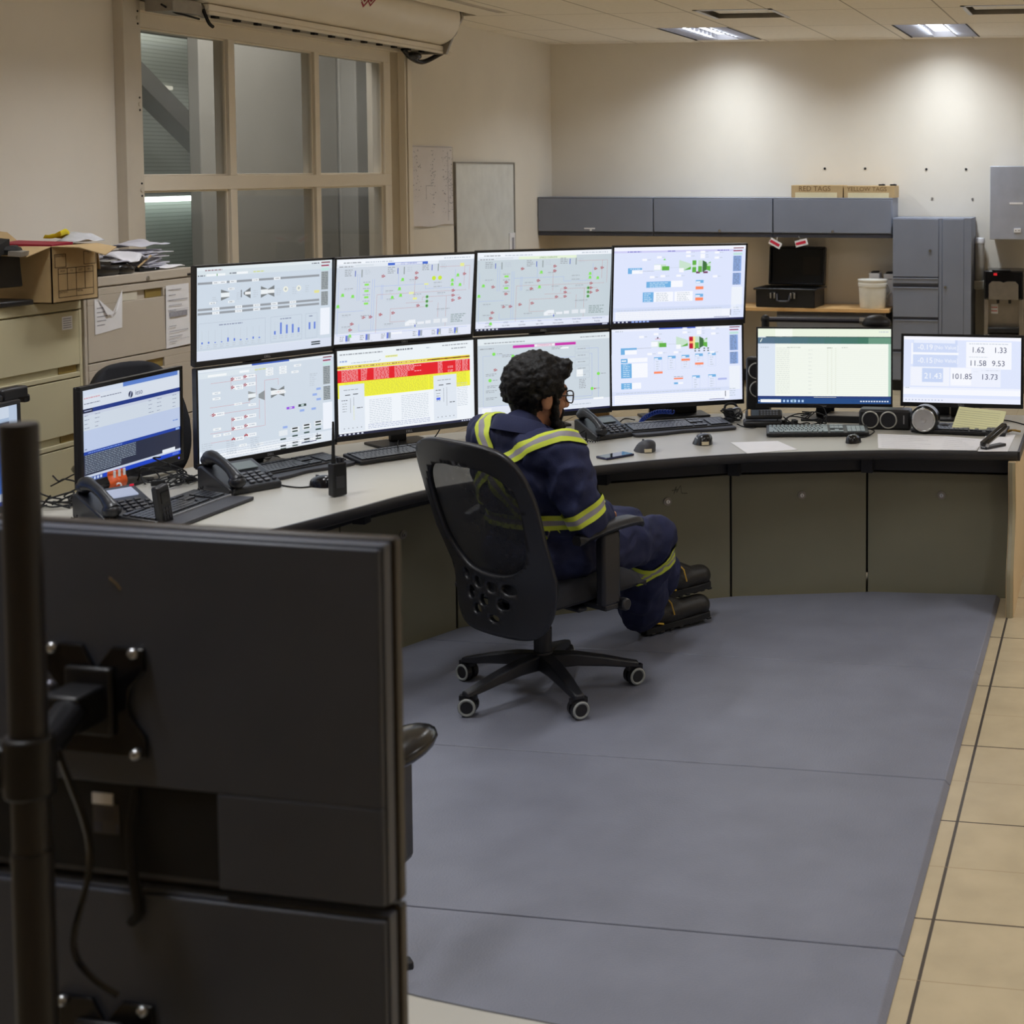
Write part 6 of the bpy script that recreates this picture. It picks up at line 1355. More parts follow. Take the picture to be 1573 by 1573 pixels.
def cushion(w_, y0, y1, z0, z1, mat_, parent, n=16, dip=.015):
    vs = []; f = []
    for i in range(n + 1):
        for j in range(n + 1):
            u, v = i / n * 2 - 1, j / n * 2 - 1
            k = (1 - abs(u) ** 5) ** .3 * (1 - abs(v) ** 5) ** .3
            xx = u * w_ * (1 - .10 * max(0, v) ** 2); yy = (y0 + y1) / 2 + v * (y1 - y0) / 2
            top = z0 + (z1 - z0) * k - dip * (1 - u * u) * (1 - v * v) - .03 * max(0, v) ** 4
            vs.append((xx, yy, top))
    for i in range(n):
        for j in range(n):
            a = i * (n + 1) + j; f.append((a, a + n + 1, a + n + 2, a + 1))
    N = len(vs); vs += [(x, y, z0 - .012 if (i_ // (n + 1)) in (0, n) or i_ % (n + 1) in (0, n) else z0 - .03) for i_, (x, y, z) in enumerate(vs)]
    f += [tuple(N + q for q in reversed(t)) for t in f]
    rim = [i * (n + 1) for i in range(n + 1)] + [n * (n + 1) + j for j in range(1, n + 1)] + [i * (n + 1) + n for i in range(n - 1, -1, -1)] + [j for j in range(n - 1, 0, -1)]
    for a, b in zip(rim, rim[1:] + rim[:1]): f.append((a, N + a, N + b, b))
    return fixn(MB().add(vs, f).build('seat', mat_, parent, smooth=60))
cushion(.255, -.19, .30, .395, .455, CHF, ch)
MB().box((-.21, -.2, .368), (.21, .24, .386)).build('seat_pan', CHR, ch, bevel=.01)
for s in (1, -1):
    ap = MB(); pts = spline([(s * .295, -.10, .612), (s * .30, -.02, .632), (s * .30, .08, .642), (s * .295, .17, .64), (s * .285, .215, .622)], 5)
    N = len(pts); vs = []
    for i, p in enumerate(pts):
        wd = .042 * min(1, .55 + 2.2 * min(i, N - 1 - i) / N)
        vs += [p + Vector((-wd, 0, 0)), p + Vector((-wd * .7, 0, .016)), p + Vector((wd * .7, 0, .016)), p + Vector((wd, 0, 0)), p + Vector((wd * .7, 0, -.014)), p + Vector((-wd * .7, 0, -.014))]
    f = [(i * 6 + j, i * 6 + (j + 1) % 6, i * 6 + 6 + (j + 1) % 6, i * 6 + 6 + j) for i in range(N - 1) for j in range(6)] + [tuple(range(5, -1, -1)), tuple((N - 1) * 6 + j for j in range(6))]
    fixn(ap.add(vs, f).build('armrest', BLK, ch, smooth=60))
    MB().prism([(s * .30 - .022, .0), (s * .30 + .022, .0), (s * .30 + .022, .085), (s * .30 - .022, .085)], .36, .625).build('arm_post', CHR, ch, bevel=.012)
    MB().prism([(s * .12, .01), (s * .32, .01), (s * .32, .075), (s * .12, .075)][::s], .345, .367).cyl((s * .30, .10, .355), (s * .335, .10, .355), .022).build('arm_bracket', CHR, ch, bevel=.006)
def hw(v): return .243 + .05 * math.sin(min(1, v / .75) * math.pi * .5) - .018 * max(0, v - .7) / .3
def back_pt(u, v):                                      # u across in metres, v 0..1 up
    e = u / .285
    return Vector((u + .036, -.25 - .17 * v ** 1.25 + .028 * math.exp(-((v - .28) / .16) ** 2) + .07 * e * e * (1 - .35 * v), .275 + .705 * v - .05 * e * e * max(0, v - .75) * 2))
def rounded(n, fn): return [fn(2 * math.pi * i / n) for i in range(n)]
def se(t, p): c, s = math.cos(t), math.sin(t); return math.copysign(abs(c) ** (2 / p), c), math.copysign(abs(s) ** (2 / p), s)
def outer_pt(t):
    c, s = se(t, 6); v = .5 + .5 * s; return (c * hw(v), v)
def open_pt(t):
    c, s = se(t, 3.4); v = .61 + .27 * s; return (c * (hw(v) - .062 + .012 * s), v - .035 * (1 - c * c) * (s < 0))
def lum(t):
    c, s = se(t, 5); v = .19 + .14 * s; return (c * .175, v)
holes = [[(u + rx * math.cos(2 * math.pi * i / 18), v + ry * math.sin(2 * math.pi * i / 18)) for i in range(18)] for u, v, rx, ry in ((-.15, .275, .026, .034), (-.075, .25, .029, .033), (.0, .24, .030, .030), (.085, .245, .038, .029), (-.125, .185, .027, .036), (-.045, .165, .028, .032), (.055, .165, .032, .030), (-.085, .11, .028, .028), (.01, .085, .028, .020))]
plate_with_holes(rounded(110, outer_pt), [rounded(72, open_pt)] + holes, .022, back_pt, .02, [CHR], 'back_frame', ch)
plate_with_holes(rounded(64, lambda t: (lambda c: ((c[0]) * 1.06, .61 + (c[1] - .61) * 1.05))(open_pt(t))), [], .05, lambda u, v: back_pt(u, v) + Vector((0, .012, 0)), 0, [MESHF], 'mesh_panel', ch)
MB().box((-.05, -.18, .33), (.05, -.06, .365)).tube(spline([(0, -.12, .345), (0, -.20, .348), (0, -.215, .39), (0, -.20, .45)]), .026, 10).build('back_bracket', CHR, ch, smooth=50)

# ------------------------------------------------------------------ the seated person
SKIN = mat('skin', (190, 138, 110), .5, var=.05, scale=20); LIP = mat('lips', (140, 80, 70), .5); EYEW = mat('eye_white', (220, 214, 208), .3)
NAVY = mat('navy_coverall', (25, 32, 70), .8, var=.16, scale=9, bump=.25, bscale=220)
HIVIS = mat('lime_tape', (200, 214, 66), .6, var=.04); SILV = mat('silver_tape', (146, 142, 150), .6, .0, var=.05, scale=40)
HAIR = mat('black_hair', (13, 11, 12), .55, var=.5, scale=60, bump=.5, bscale=160, spec=.3)
LEATH = mat('boot_leather', (30, 28, 26), .5, var=.2, scale=20, bump=.2, bscale=200); LACE = mat('boot_lace', (196, 156, 62), .7)
pe = thing('person', 'seated person in navy coverall with lime and silver stripes, dark curly hair, glasses', 'person', (CX0, CY0, ZM), -FACE)
V = Vector
HEAD = Matrix.Translation((-.010, -.005, 1.078)) @ Matrix.Rotation(R(-14), 4, 'Z') @ Matrix.Rotation(R(-6), 4, 'X') @ Matrix.Scale(1.04, 4)
hp = lambda x, y, z: HEAD @ V((x, y, z))
SHR, ELR, WRR = V((.195, -.085, .905)), V((.282, -.035, .675)), V((.10, .20, .625))
SHL, ELL, WRL = V((-.195, -.07, .925)), V((-.272, .03, .675)), V((-.06, .23, .62))
HIPR, KNR, ANR = V((.10, -.0, .52)), V((.015, .545, .465)), V((-.185, .672, .10))
HIPL, KNL, ANL = V((-.10, .0, .52)), V((-.135, .53, .48)), V((-.19, .82, .20))
bd = MB()
Hm = HEAD.to_3x3().to_4x4()
bd.ball(hp(0, -.005, .03), (.076, .095, .098), 24, 0, Hm).ball(hp(0, .03, -.04), (.060, .066, .075), 20, 0, Hm).ball(hp(0, .068, -.088), (.03, .026, .025), 14, 0, Hm).ball(hp(0, .085, .03), (.05, .018, .022), 14, 0, Hm)
bd.cap(hp(0, .098, .008), hp(0, .114, -.026), .009, .014).ball(hp(.012, .104, -.03), .009).ball(hp(-.012, .104, -.03), .009).ball(hp(0, .092, -.056), (.026, .012, .010), 12, 0, Hm)
for s in (1, -1): bd.ball(hp(s * .080, -.002, -.008), (.011, .022, .034), 14, 0, Hm).ball(hp(s * .032, .082, .008), (.014, .012, .010), 12, 0, Hm).ball(hp(s * .048, .062, -.022), (.02, .022, .02), 12, 0, Hm)
bd.cap(hp(0, -.02, -.06), V((0, -.075, .94)), .056, .066)
bd.ball((0, -.02, .53), (.165, .13, .11), 20).ball((0, -.0, .66), (.155, .125, .13), 20).ball((0, -.07, .82), (.165, .11, .15), 20).cap(V((-.16, -.075, .925)), V((.16, -.09, .91)), .06)
for a, b, c, m in ((SHR, ELR, WRR, 1), (SHL, ELL, WRL, -1)): bd.cap(a, b, .052, .042).cap(b, c, .042, .029)
for a, b, c in ((HIPR, KNR, ANR), (HIPL, KNL, ANL)): bd.cap(a, b, .078, .056).cap(b, c, .055, .038)
def hand(w_, d, side):                                   # palm, four fingers curling down, thumb at the side
    d = d.normalized(); up = V((0, 0, 1)); s_ = d.cross(up).normalized() * side
    palm = w_ + d * .05
    bd.ball(palm, (.034, .046, .017), 14, 0, Matrix(((s_.x, d.x, 0, 0), (s_.y, d.y, 0, 0), (0, 0, 1, 0), (0, 0, 0, 1)))).cap(w_, palm, .026, .024)
    for k, (o, L_) in enumerate(((-.030, .036), (-.010, .042), (.011, .040), (.030, .031))):
        p0 = w_ + d * .075 + s_ * o; p1 = p0 + d * L_ * .95 + V((0, 0, -.006)); p2 = p1 + d * L_ * .55 - V((0, 0, L_ * .45)); p3 = p2 + d * L_ * .1 - V((0, 0, L_ * .5))
        bd.cap(p0, p1, .0095, .0088, 10).cap(p1, p2, .0088, .008, 10).cap(p2, p3, .008, .007, 10)
    p0 = w_ + d * .03 - s_ * .026; p1 = p0 + d * .03 - s_ * .026; p2 = p1 + d * .028 - s_ * .004 - V((0, 0, .008))
    bd.cap(p0, p1, .013, .011, 10).cap(p1, p2, .011, .008, 10)
hand(WRR, V((-.55, .75, -.1)), 1); hand(WRL, V((.35, .9, -.1)), -1)
me = merged_mesh(bd, .0055, 3)
bo = link_mesh('body', me, [SKIN, LIP, EYEW, HAIR], pe)
HI = HEAD.inverted()
for p in me.polygons:
    q = HI @ p.center
    if (q - V((0, .103, -.057))).length < .02 and abs(q.z + .057) < .008: p.material_index = 1
    for s in (1, -1):
        r_ = (q - V((s * .032, .094, .008))).length
        if r_ < .012: p.material_index = 2 if r_ > .006 else 3
        if abs(q.z - .032 + .1 * abs(abs(q.x) - .034)) < .006 and .014 < abs(q.x) < .056 and q.y > .06: p.material_index = 3
# hair and beard
rh = random.Random(11); hb = MB()
hb.ball(hp(0, -.012, .036), (.086, .104, .102), 24, 0, Hm)
hcut = []
for k in range(520):
    a = rh.uniform(0, 2 * math.pi); z = rh.uniform(-.55, 1); rr = math.sqrt(max(0, 1 - min(1, z) ** 2))
    q = V((math.cos(a) * rr * .088, math.sin(a) * rr * .106 - .012, z * .098 + .034))
    if q.y > .045 and q.z < .075: continue
    if q.y > .01 and q.z < .0: continue
    if abs(q.x) > .055 and q.y > -.035 and q.z < .012: continue
    top = max(0, (q.z - .02) / .12); rad = rh.uniform(.011, .018) + .009 * top
    hb.ball(HEAD @ (q * (1 + .04 * top)), rad, 8)
for k in range(60):                                      # curls falling over the brow and neck
    a = rh.uniform(-1.3, 1.3); hb.ball(hp(math.sin(a) * .075, .048 + .042 * math.cos(a), rh.uniform(.085, .125)), rh.uniform(.012, .022), 8)
for k in range(240): a = rh.uniform(-1.15, 1.15); z = rh.uniform(-.082, -.005); hb.ball(hp(math.sin(a) * (.066 + .1 * z), -.012 - math.cos(a) * (.076 + .25 * z), z), rh.uniform(.010, .016), 8)
me = merged_mesh(hb, .006, 1)
for v in me.vertices:
    q = HI @ v.co; d = (q - V((0, -.01, .03))).normalized()
    v.co += Hm.to_3x3() @ (d * (.006 * noise.noise(q * 60) + .004 * noise.noise(q * 130)))
link_mesh('hair', me, HAIR, pe)
bb = MB()
for s in (1, -1):
    pts = spline([(s * .076, .030, .02), (s * .074, .034, -.03), (s * .066, .040, -.068), (s * .046, .068, -.094), (s * .02, .088, -.104), (0, .094, -.106)], 6)
    for i, p in enumerate(pts):
        for k in range(3): bb.ball(HEAD @ (p + V((rh.uniform(-.006, .006), rh.uniform(-.006, .006), rh.uniform(-.008, .008)))), rh.uniform(.010, .015) * (1 if i > 8 else .75), 8)
    for k in range(22): bb.ball(hp(s * rh.uniform(.0, .05), rh.uniform(.045, .085), rh.uniform(-.112, -.095)), .014, 8)
    for p in spline([(s * .004, .098, -.044), (s * .022, .092, -.048), (s * .032, .084, -.062), (s * .030, .08, -.08)], 5): bb.ball(HEAD @ p, .0078, 8)
me = merged_mesh(bb, .0045, 1)
for v in me.vertices: v.co += V((1, 1, 1)) * .0025 * noise.noise(v.co * 140)
link_mesh('beard', me, HAIR, pe)
gm = MB()
for s in (1, -1):
    c = V((s * .034, .112, .004)); n_ = 22
    ring = [c + V((math.copysign(abs(math.cos(t)) ** .7, math.cos(t)) * .026, -.004 * abs(math.cos(t)), math.copysign(abs(math.sin(t)) ** .7, math.sin(t)) * .021)) for t in [2 * math.pi * i / n_ for i in range(n_)]]
    gm.tube([HEAD @ p for p in ring], .0026, 6, 0, True)
    gm.tube([HEAD @ p for p in (V((s * .060, .108, .012)), V((s * .076, .075, .012)), V((s * .083, .01, .010)), V((s * .083, -.02, -.006)))], .0024, 6)
gm.tube([hp(-.008, .114, .008), hp(0, .117, .011), hp(.008, .114, .008)], .0024, 6)
gl_ = gm.build('glasses', mat('glasses_frame', (44, 30, 30), .3), pe, smooth=60)
# coverall
torso = MB()
torso.ball((0, -.03, .52), (.198, .165, .125), 24).ball((0, -.015, .65), (.192, .158, .15), 24).ball((0, -.08, .80), (.200, .142, .17), 24).cap(V((-.155, -.085, .915)), V((.155, -.10, .90)), .086).cap(V((0, -.10, .93)), V((0, -.085, .975)), .085, .070)
def build_cloth(mb, voxel, amp, name, parent, sc=13):
    me = merged_mesh(mb, voxel, 5); me.update()
    nr = [v.normal.copy() for v in me.vertices]
    for v, n_ in zip(me.vertices, nr):
        q = v.co; k = noise.noise(V((q.x * sc, q.y * sc, q.z * sc * 1.6))) + .55 * noise.noise(q * sc * 2.3 + V((5, 1, 2)))
        q2 = V((q.x * 7 + q.z * 3, q.y * 7, q.z * 5 - q.x * 4)); fold = (1 - abs(noise.noise(q2 + V((3, 7, 1)))) * 2.2)
        v.co += n_ * (amp * k * .8 + .013 * max(0, fold) ** 2)
    return link_mesh(name, me, NAVY, parent)
cv = MB(); cv.v, cv.f, cv.m, cv.c = list(torso.v), list(torso.f), list(torso.m), list(torso.c)
for a, b, c, s in ((SHR, ELR, WRR, 1), (SHL, ELL, WRL, -1)):
    cv.cap(a, a.lerp(b, .6), .084, .078).cap(a.lerp(b, .5), b, .078, .066).cap(b, b.lerp(c, .55), .066, .060).cap(b.lerp(c, .5), b.lerp(c, .93), .060, .046)
for a, b, c, e in ((HIPR, KNR, ANR, .097), (HIPL, KNL, ANL, .088)):
    cv.cap(a, b, .112, .086).cap(b, b.lerp(c, .4), .085, .084).cap(b.lerp(c, .35), b.lerp(c, .87), .082, e)
col = [V((math.cos(t) * .083, -.085 + math.sin(t) * .078, .985 - .03 * math.sin(t) - .012 * (math.sin(t) > .5))) for t in [2 * math.pi * i / 20 for i in range(20)]]
co_ = build_cloth(cv, .0085, .011, 'coverall', pe)
cl = MB(); vs = []
for i, p in enumerate(col):
    o_ = (p - V((0, -.085, p.z))).normalized(); vs += [p - V((0, 0, .028)) + o_ * .018, p + V((0, 0, .022)) + o_ * .0, p + V((0, 0, .016)) + o_ * .012, p - V((0, 0, .03)) + o_ * .034]
cl.add(vs, [(i * 4 + j, i * 4 + (j + 1) % 4, ((i + 1) % 20) * 4 + (j + 1) % 4, ((i + 1) % 20) * 4 + j) for i in range(20) for j in range(4)])
fixn(cl.build('collar', NAVY, co_, smooth=60))
wm = MB().add([V((.03, -.01, .985)), V((.10, -.03, .975)), V((.135, .04, .925)), V((.05, .05, .935))], [(0, 1, 2, 3)]).build('lapel', NAVY, co_); wm.modifiers.new('t', 'SOLIDIFY').thickness = .008
def bvh_of(me): return BVHTree.FromPolygons([v.co.copy() for v in me.vertices], [tuple(p.vertices) for p in me.polygons])
BV = bvh_of(co_.data)
tm = merged_mesh(torso, .012, 3); BT = bvh_of(tm)
def tape(c, ax, width, t0=0, t1=360, n=56, bv=BV, lift=.0075, rmax=.3, outward=True, both=None):
    """reflective tape where planes square to ax around c cut the cloth"""
    ax = ax.normalized(); u = ax.orthogonal().normalized(); w_ = ax.cross(u); S_ = (-.5, -.33, -.17, .17, .33, .5); vs = []; closed = t1 - t0 >= 360
    N = n if closed else n + 1
    G = []
    for i in range(N):
        a = R(t0 + (t1 - t0) * i / n); d = u * math.cos(a) + w_ * math.sin(a); row = []
        for s in S_:
            o = c + ax * (s * width)
            h = bv.ray_cast(o, d, rmax); q_ = None if h[0] is None else h[3]
            if bv is BT and q_ is not None:
                h2 = BV.ray_cast(h[0] + d * .07, -d, .10)          # settle on the cloth itself
                if h2[0] is not None: q_ = (h2[0] - o).dot(d)
            row.append(q_)
        G.append((d, row))
    for i in range(N):
        d = G[i][0]
        for si, s in enumerate(S_):
            nb = sorted(x for x in (G[(i + j) % N][1][si] for j in (-3, -2, -1, 0, 1, 2, 3)) if x is not None)
            m_ = nb[len(nb) // 2] if nb else .1; x = G[i][1][si]
            if x is None or abs(x - m_) > (.035 if bv is BT else .012): x = m_
            vs.append(c + ax * (s * width) + d * (x + lift))
    mb = MB(); k = len(S_)
    for i in range(n):
        j = (i + 1) % N
        for q in range(k - 1):
            mb.f.append((i * k + q, j * k + q, j * k + q + 1, i * k + q + 1)); mb.m.append(1 if q == 2 else 0); mb.c.append(None)
    mb.v = [tuple(v) for v in vs]
    o = fixn(mb.build('reflective_tape', [HIVIS, SILV], co_, smooth=60)); return o
tape(SHR.lerp(ELR, .88), (ELR - SHR) + V((-.02, .05, 0)), .052)
tape(SHL.lerp(ELL, .88), (ELL - SHL), .052)
tape(KNR.lerp(ANR, .22), (ANR - KNR) + V((0, .1, 0)), .05); tape(KNL.lerp(ANL, .22), (ANL - KNL), .05)
tape(V((0, -.03, .655)), V((0, .05, 1)), .05, bv=BT)
ra = R(33)
tape(V((.02, -.09, .835)), V((-math.sin(ra),   .22, math.cos(ra))), .058, bv=BT)
tape(V((-.03, -.09, .845)), V((math.sin(R(50)), .10, math.cos(R(50)))), .058, bv=BT)
# boots
def boot(heel, toe, ankle, lab):
    f = (toe - heel); L_ = f.length; f = f.normalized(); up = V((0, 0, 1)); s_ = f.cross(up).normalized(); up = s_.cross(f).normalized()
    M = Matrix(((s_.x, f.x, up.x, heel.x), (s_.y, f.y, up.y, heel.y), (s_.z, f.z, up.z, heel.z), (0, 0, 0, 1)))
    m = lambda x, y, z: M @ V((x, y, z))
    mb = MB()
    mb.cap(m(0, .045, .06), m(0, .12, .06), .042, .048).cap(m(0, .12, .055), m(0, L_ - .055, .055), .050, .045).ball(m(0, L_ - .048, .052), (.048, .048, .046), 16, 0, M.to_3x3().to_4x4()).cap(m(0, .05, .06), m(.0, .055, .15), .040, .046).cap(m(0, .05, .12), ankle, .045, .048).cap(m(0, .08, .12), m(0, .17, .075), .038, .036)
    o = link_mesh('boot', merged_mesh(mb, .007, 3), LEATH, pe)
    so = MB().prism([(-.040, .0), (.040, .0), (.046, .05), (.040, .12), (.05, L_ - .09), (.040, L_ - .02), (.0, L_), (-.040, L_ - .02), (-.05, L_ - .09), (-.040, .12), (-.046, .05)], .0, .026, 0, M)
    for k in range(7): so.box((-.047, .02 + k * (L_ - .06) / 6, -.004), (.047, .04 + k * (L_ - .06) / 6, .004), 0, M)
    fixn(so.build('sole', BLK_M, o, bevel=.003))
    la = MB()
    for k in range(6):
        y = .10 + k * .019; z = .136 - k * .0105
        la.tube([m(-.03, y, z - .012), m(-.01, y + .006, z + .003), m(.012, y + .004, z + .003), m(.03, y, z - .012)], .0036, 5)
        la.tube([m(-.03, y, z - .012), m(.0, y + .012, z + .004), m(.03, y + .018, z - .02)], .003, 5)
    la.tube([m(.01, .11, .14), m(.05, .12, .11), m(.055, .13, .06)], .003, 5); la.build('laces', LACE, o, smooth=60)
    st = MB().tube([m(-.043, .08, .032), m(-.045, .02, .05), m(.0, -.001, .034), m(.045, .02, .05), m(.047, .08, .032)], .004, 6); st.build('heel_stripe', mat('heel_yellow', (200, 160, 40), .6), o, smooth=60)
boot(V((-.205, .70, .006)), V((-.142, 1.035, .022)), ANR + V((.0, .045, .07)), '')
boot(V((-.215, .785, .125)), V((-.172, 1.07, .135)), ANL + V((-.01, .0, .06)), '')

# ------------------------------------------------------------------ the two empty chairs
def plain_chair(label, loc, rz, grp):
    t = thing('office_chair', label, 'chair', loc, rz, None)
    five_star(t, R(40) - rz if 'front desk' in label else .3, .29)
    MB().box((-.09, -.10, .315), (.09, .10, .375)).build('tilt_mechanism', CHR, t, bevel=.008)
    cushion(.25, -.22, .25, .395, .455, CHF, t)
    def bp(u, v): e = u / .24; return Vector((u, -.24 - .10 * v + .06 * e * e, .50 + .55 * v))
    o = plate_with_holes(rounded(60, lambda a: (lambda c, s: (c * (.23 - .04 * max(0, s)), .5 + .5 * s))(*se(a, 3))), [], .05, bp, .05, [CHF], 'backrest', t)
    MB().tube(spline([(0, -.08, .35), (0, -.25, .36), (0, -.30, .46), (0, -.30, .66)]), .022, 10).build('back_bracket', CHR, t, smooth=50)
    for s in (1, -1):
        mb = MB(); mb.ball((s * .335, .03, .655), (.064, .135, .028), 18); mb.build('armrest', BLK_G, t, smooth=60)
        MB().prism([(s * .325 - .024, -.02), (s * .325 + .024, -.02), (s * .325 + .024, .07), (s * .325 - .024, .07)], .40, .645).build('arm_post', CHR, t, bevel=.012)
        MB().tube(spline([(s * .325, .025, .44), (s * .315, .025, .36), (s * .24, .02, .335), (s * .05, .0, .34)]), .018, 8).build('arm_bracket', CHR, t, smooth=50)
    return t
plain_chair('empty black chair behind the blue web page screen, against the filing cabinets', (-4.06, 6.12, 0), R(-120), None)
# ------------------------------------------------------------------ front desk with the near monitors
plain_chair('empty black chair at the front desk, its glossy arm showing past the near monitors', (-1.838, 3.04, ZM), R(0), None)
fd = thing('front_desk', 'pale curved desk corner in the foreground beneath the near black monitors', 'desk', (0, 0, 0))
fe = [(p.x, p.y) for p in spline([(-.36, 2.03, 0), (-.55, 2.035, 0), (-.80, 2.072, 0), (-.94, 2.093, 0), (-1.075, 2.123, 0), (-1.4, 2.23, 0), (-1.8, 2.42, 0), (-2.2, 2.68, 0)], 5)]
be = [(p.x, p.y) for p in spline([(-.36, 1.0, 0), (-.55, 1.0, 0), (-.80, 1.02, 0), (-1.0, 1.04, 0), (-1.2, 1.07, 0), (-1.5, 1.15, 0), (-1.9, 1.33, 0), (-2.5, 1.7, 0)], 5)]
n = len(fe); vs = [(x, y, DZ) for x, y in fe] + [(x, y, DZ) for x, y in be] + [(x, y, DZ - .035) for x, y in fe] + [(x, y, DZ - .035) for x, y in be]
q = []
for i in range(n - 1): q += [(i, i + 1, n + i + 1, n + i), (2 * n + i, 3 * n + i, 3 * n + i + 1, 2 * n + i + 1), (i, 2 * n + i, 2 * n + i + 1, i + 1), (n + i, n + i + 1, 3 * n + i + 1, 3 * n + i)]
q += [(0, n, 3 * n, 2 * n), (n - 1, 3 * n - 1, 4 * n - 1, 2 * n - 1)]
fixn(MB().add(vs, q).build('top', TOP, fd))
ed = MB(); vs = []
for i, p in enumerate(fe):
    a, b = Vector(fe[max(i - 1, 0)]), Vector(fe[min(i + 1, n - 1)]); d = (b - a).normalized(); nn = Vector((d.y, -d.x))
    if nn.y < 0: nn = -nn
    for o_, z in ((0, DZ), (.004, DZ), (.006, DZ - .006), (.006, DZ - .034), (0, DZ - .038)): vs.append((p[0] + nn.x * o_, p[1] + nn.y * o_, z))
fixn(ed.add(vs, [(i * 5 + j, i * 5 + (j + 1) % 5, i * 5 + 5 + (j + 1) % 5, i * 5 + 5 + j) for i in range(n - 1) for j in range(5)]).build('edge_trim', EDGE, fd))
MB().box((-.45, 1.1, .021), (-.41, 1.95, DZ - .036)).box((-2.0, 1.50, .021), (-1.96, 2.3, DZ - .036)).build('leg_panel', CONS_L, fd)
BACK = mat('monitor_back', (74, 78, 90), .42, var=.06, scale=12, bump=.06, bscale=900)
RIM = mat('monitor_rim', (50, 43, 38), .4)
A_, B_ = P(66, 805, 1.54), P(585, 836, 1.46); d = B_ - A_; d.z = 0; d.normalize(); ang = math.atan2(d.y, d.x)
TR = P(588, 836, 1.46); Wm, Hm_ = .607, .354
def back_monitor(label, ztop, lab):
    c = Vector((TR.x, TR.y, 0)) - d * (Wm / 2); t = thing('monitor', label, 'monitor', (c.x, c.y, ztop - Hm_ / 2), ang, 'near monitors seen from behind')
    w_, h_ = Wm / 2, Hm_ / 2
    MB().box((-w_, .022, -h_), (w_, .036, h_)).build('bezel', RIM, t, bevel=.003)
    r0, r1, z0, z1 = -.19, .122, -h_ + .008, -.078
    bc = MB().box((-w_ + .003, .006, -h_ + .003), (w_ - .003, .022, h_ - .003))
    bc.box((-w_ + .006, .0, z1), (w_ - .005, .006, h_ - .006)).box((r1, .0, z0 - .004), (w_ - .005, .006, z1)).box((-w_ + .006, 0, z0), (r0, .006, z1))
    bc.build('back_cover', BACK, t, bevel=.002)
    MB().box((r0 + .004, .004, z0 + .002), (r1 - .002, .0062, z1 - .002)).build('port_recess', BLK_M, t)
    sl_ = MB().box((-.019, .0025, -.101), (.004, .004, -.090)).box((-.019, .003, -.131), (.011, .004, -.101), 1).box((-.018, .0025, -.129), (-.009, .003, -.119), 2).box((.007, .0025, -.130), (.011, .003, -.120), 2)
    for k in range(4): sl_.box((-.016, .0026, -.116 + k * .003), (.005, .003, -.1152 + k * .003), 2)
    sl_.build('rating_label', [WHITE_P, mat('label_dark', (70, 66, 66), .6), INK], t)
    MB().box((-w_ + .012, .036, -h_ + .016), (w_ - .012, .0365, h_ - .01)).build('screen', SCREEN_OFF, t)
    MB().tube(spline([(.031, .004, -.082), (.031, -.006, -.12), (.032, -.006, -.165), (.036, -.005, -.20), (.026, -.003, -.215)]), .005).build('power_cable', BLK_M, t, smooth=60)
    return t
SCREEN_OFF = emit('desktop_glow', (150, 170, 205), .5)
SCUFF = mat('scuff_mark', (120, 98, 60), .7)
m1 = back_monitor('near black monitor seen from behind, upper of the two on the pole', TR.z, 0)
m2 = back_monitor('near black monitor seen from behind, lower one cut by the picture\'s bottom edge', TR.z - Hm_ - .004, 0)
MB().tube([(.01, -.0004, .128), (.018, -.0004, .122), (.022, -.0004, .117)], .0009, 5).build('scuff', SCUFF, m1)
# pole with two mounts
PC = P(37, 900, 1.36)
pl_ = thing('monitor_pole', 'black steel pole with two swivel mounts holding the near monitors', 'monitor stand', (PC.x, PC.y, DZ))
zt = P(36, 648, 1.36).z - DZ; zr = P(40, 1316, 1.36).z - DZ
POLE = mat('pole_black', (40, 38, 40), .42, var=.06, scale=6)
MB().cyl((0, 0, zr), (0, 0, zt - .002), .0158, n=32).cyl((0, 0, zt - .002), (0, 0, zt), .0155, .0150, n=32).build('upper_tube', POLE, pl_, smooth=30)
MB().cyl((0, 0, .0), (0, 0, zr), .0172, n=32).build('lower_tube', POLE, pl_, smooth=30)
MB().box((-.05, -.06, 0), (.05, .06, .012)).cyl((0, 0, .012), (0, 0, .04), .025, n=24).build('base', POLE, pl_, bevel=.003)
BOLT = mat('bolt_steel', (190, 192, 196), .25, .9)
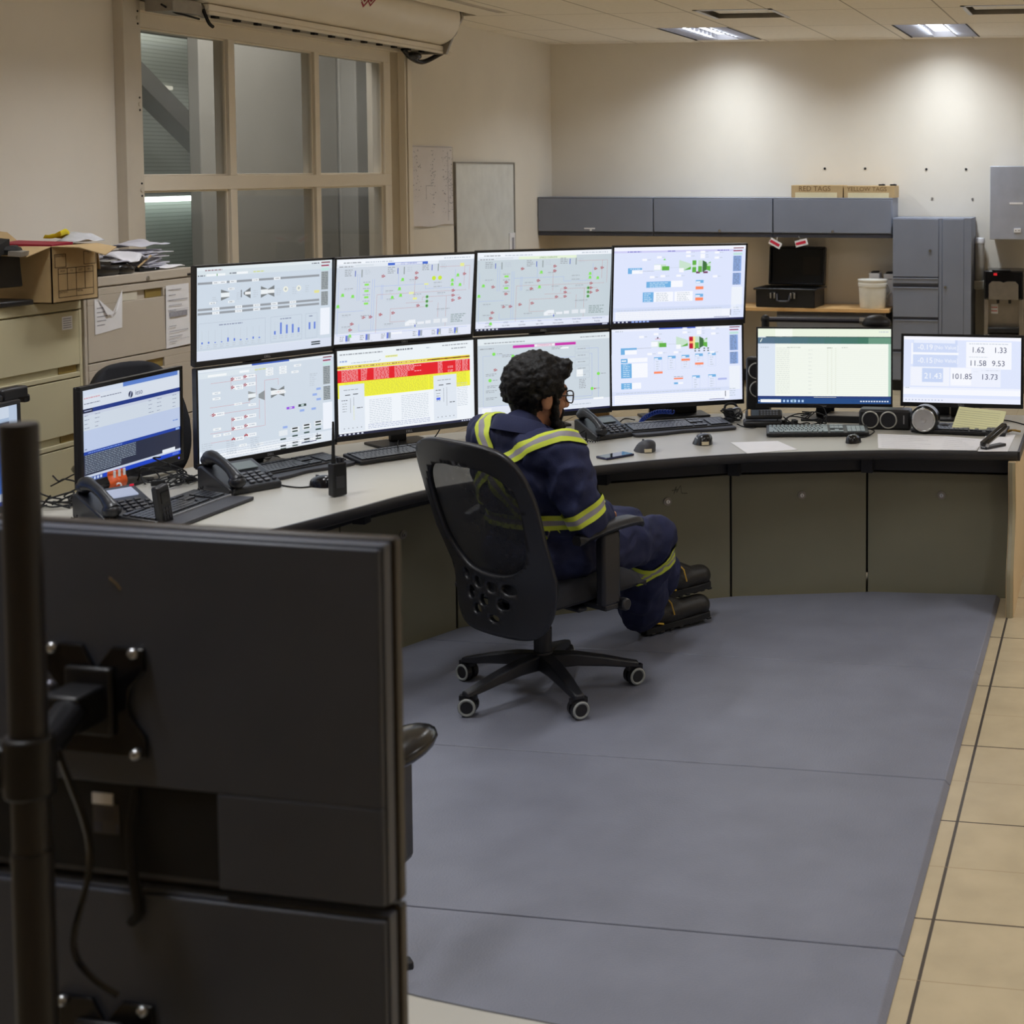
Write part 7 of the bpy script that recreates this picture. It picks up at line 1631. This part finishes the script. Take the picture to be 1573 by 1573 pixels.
for m_ in (m1, m2):
    c = m_.location + Vector((d.x, d.y, 0)) * -.006; zc = c.z - DZ + .007
    nrm = Vector((d.y, -d.x, 0))                          # towards the camera
    fr0 = Matrix(((d.x, -nrm.x, 0, c.x - PC.x), (d.y, -nrm.y, 0, c.y - PC.y), (0, 0, 1, zc), (0, 0, 0, 1)))
    mp = MB(); s_ = .0455
    mp.prism([(-.055, -.054), (.055, -.054), (.055, -.034), (.038, -.014), (.036, .0), (.038, .014), (.055, .032), (.055, .054), (.020, .054), (.0, .03), (-.014, .054), (-.055, .054), (-.055, .028), (-.032, .0), (-.055, -.028)], 0, .005, 0, fr0 @ Matrix(((1, 0, 0, 0), (0, 0, -1, -.001), (0, 1, 0, 0), (0, 0, 0, 1))))
    pt_ = fixn(mp.build('mount_plate', BLK_G, pl_, bevel=.001))
    for sx in (-1, 1):
        for sz in (-1, 1): MB().ball(fr0 @ Vector((sx * s_, -.0075, sz * s_ * 1.1)), (.0060, .0060, .0060), 14).build('bolt', BOLT, pt_, smooth=60)
    MB().ball(fr0 @ Vector((-.012, -.009, .022)), .0026, 8).build('bolt', BOLT, pt_, smooth=60)
    k = MB(); e = fr0 @ Vector((-.005, -.03, 0)); z = zc
    k.box((-.024, -.052, -.018), (.016, -.005, .018), 0, fr0).box((-.03, -.012, -.034), (.022, -.004, .034), 0, fr0)
    k.tube([(0, 0, z - .002), tuple(Vector((0, 0, z)).lerp(e, .5)), tuple(e)], .017, 8)
    k.build('swivel_head', BLK, pt_, bevel=.003)
    DB = mat('dull_bolt', (100, 100, 110), .35, .6)
    for v_ in ((-.004, -.055, .0), (-.03, -.03, .02)): MB().ball(fr0 @ Vector(v_), .006, 12).build('pivot_bolt', DB, pt_, smooth=60)
    MB().cyl((0, 0, z - .028), (0, 0, z + .026), .0215, n=28).box((-.05, -.014, z - .022), (-.01, .014, z + .016)).cyl((-.052, 0, z - .004), (-.045, 0, z - .004), .007, n=12).build('pole_clamp', BLK, pl_, bevel=.003)
c = m1.location
wire('thin black cable looping behind the pole and the lower near monitor', [(PC.x + .005, PC.y + .03, 1.40), (PC.x + .02, PC.y + .05, 1.30), (PC.x + .008, PC.y + .04, 1.22), (PC.x + .03, PC.y + .03, 1.195), (PC.x + .055, PC.y + .035, 1.175)], .003, BLK_G, None)
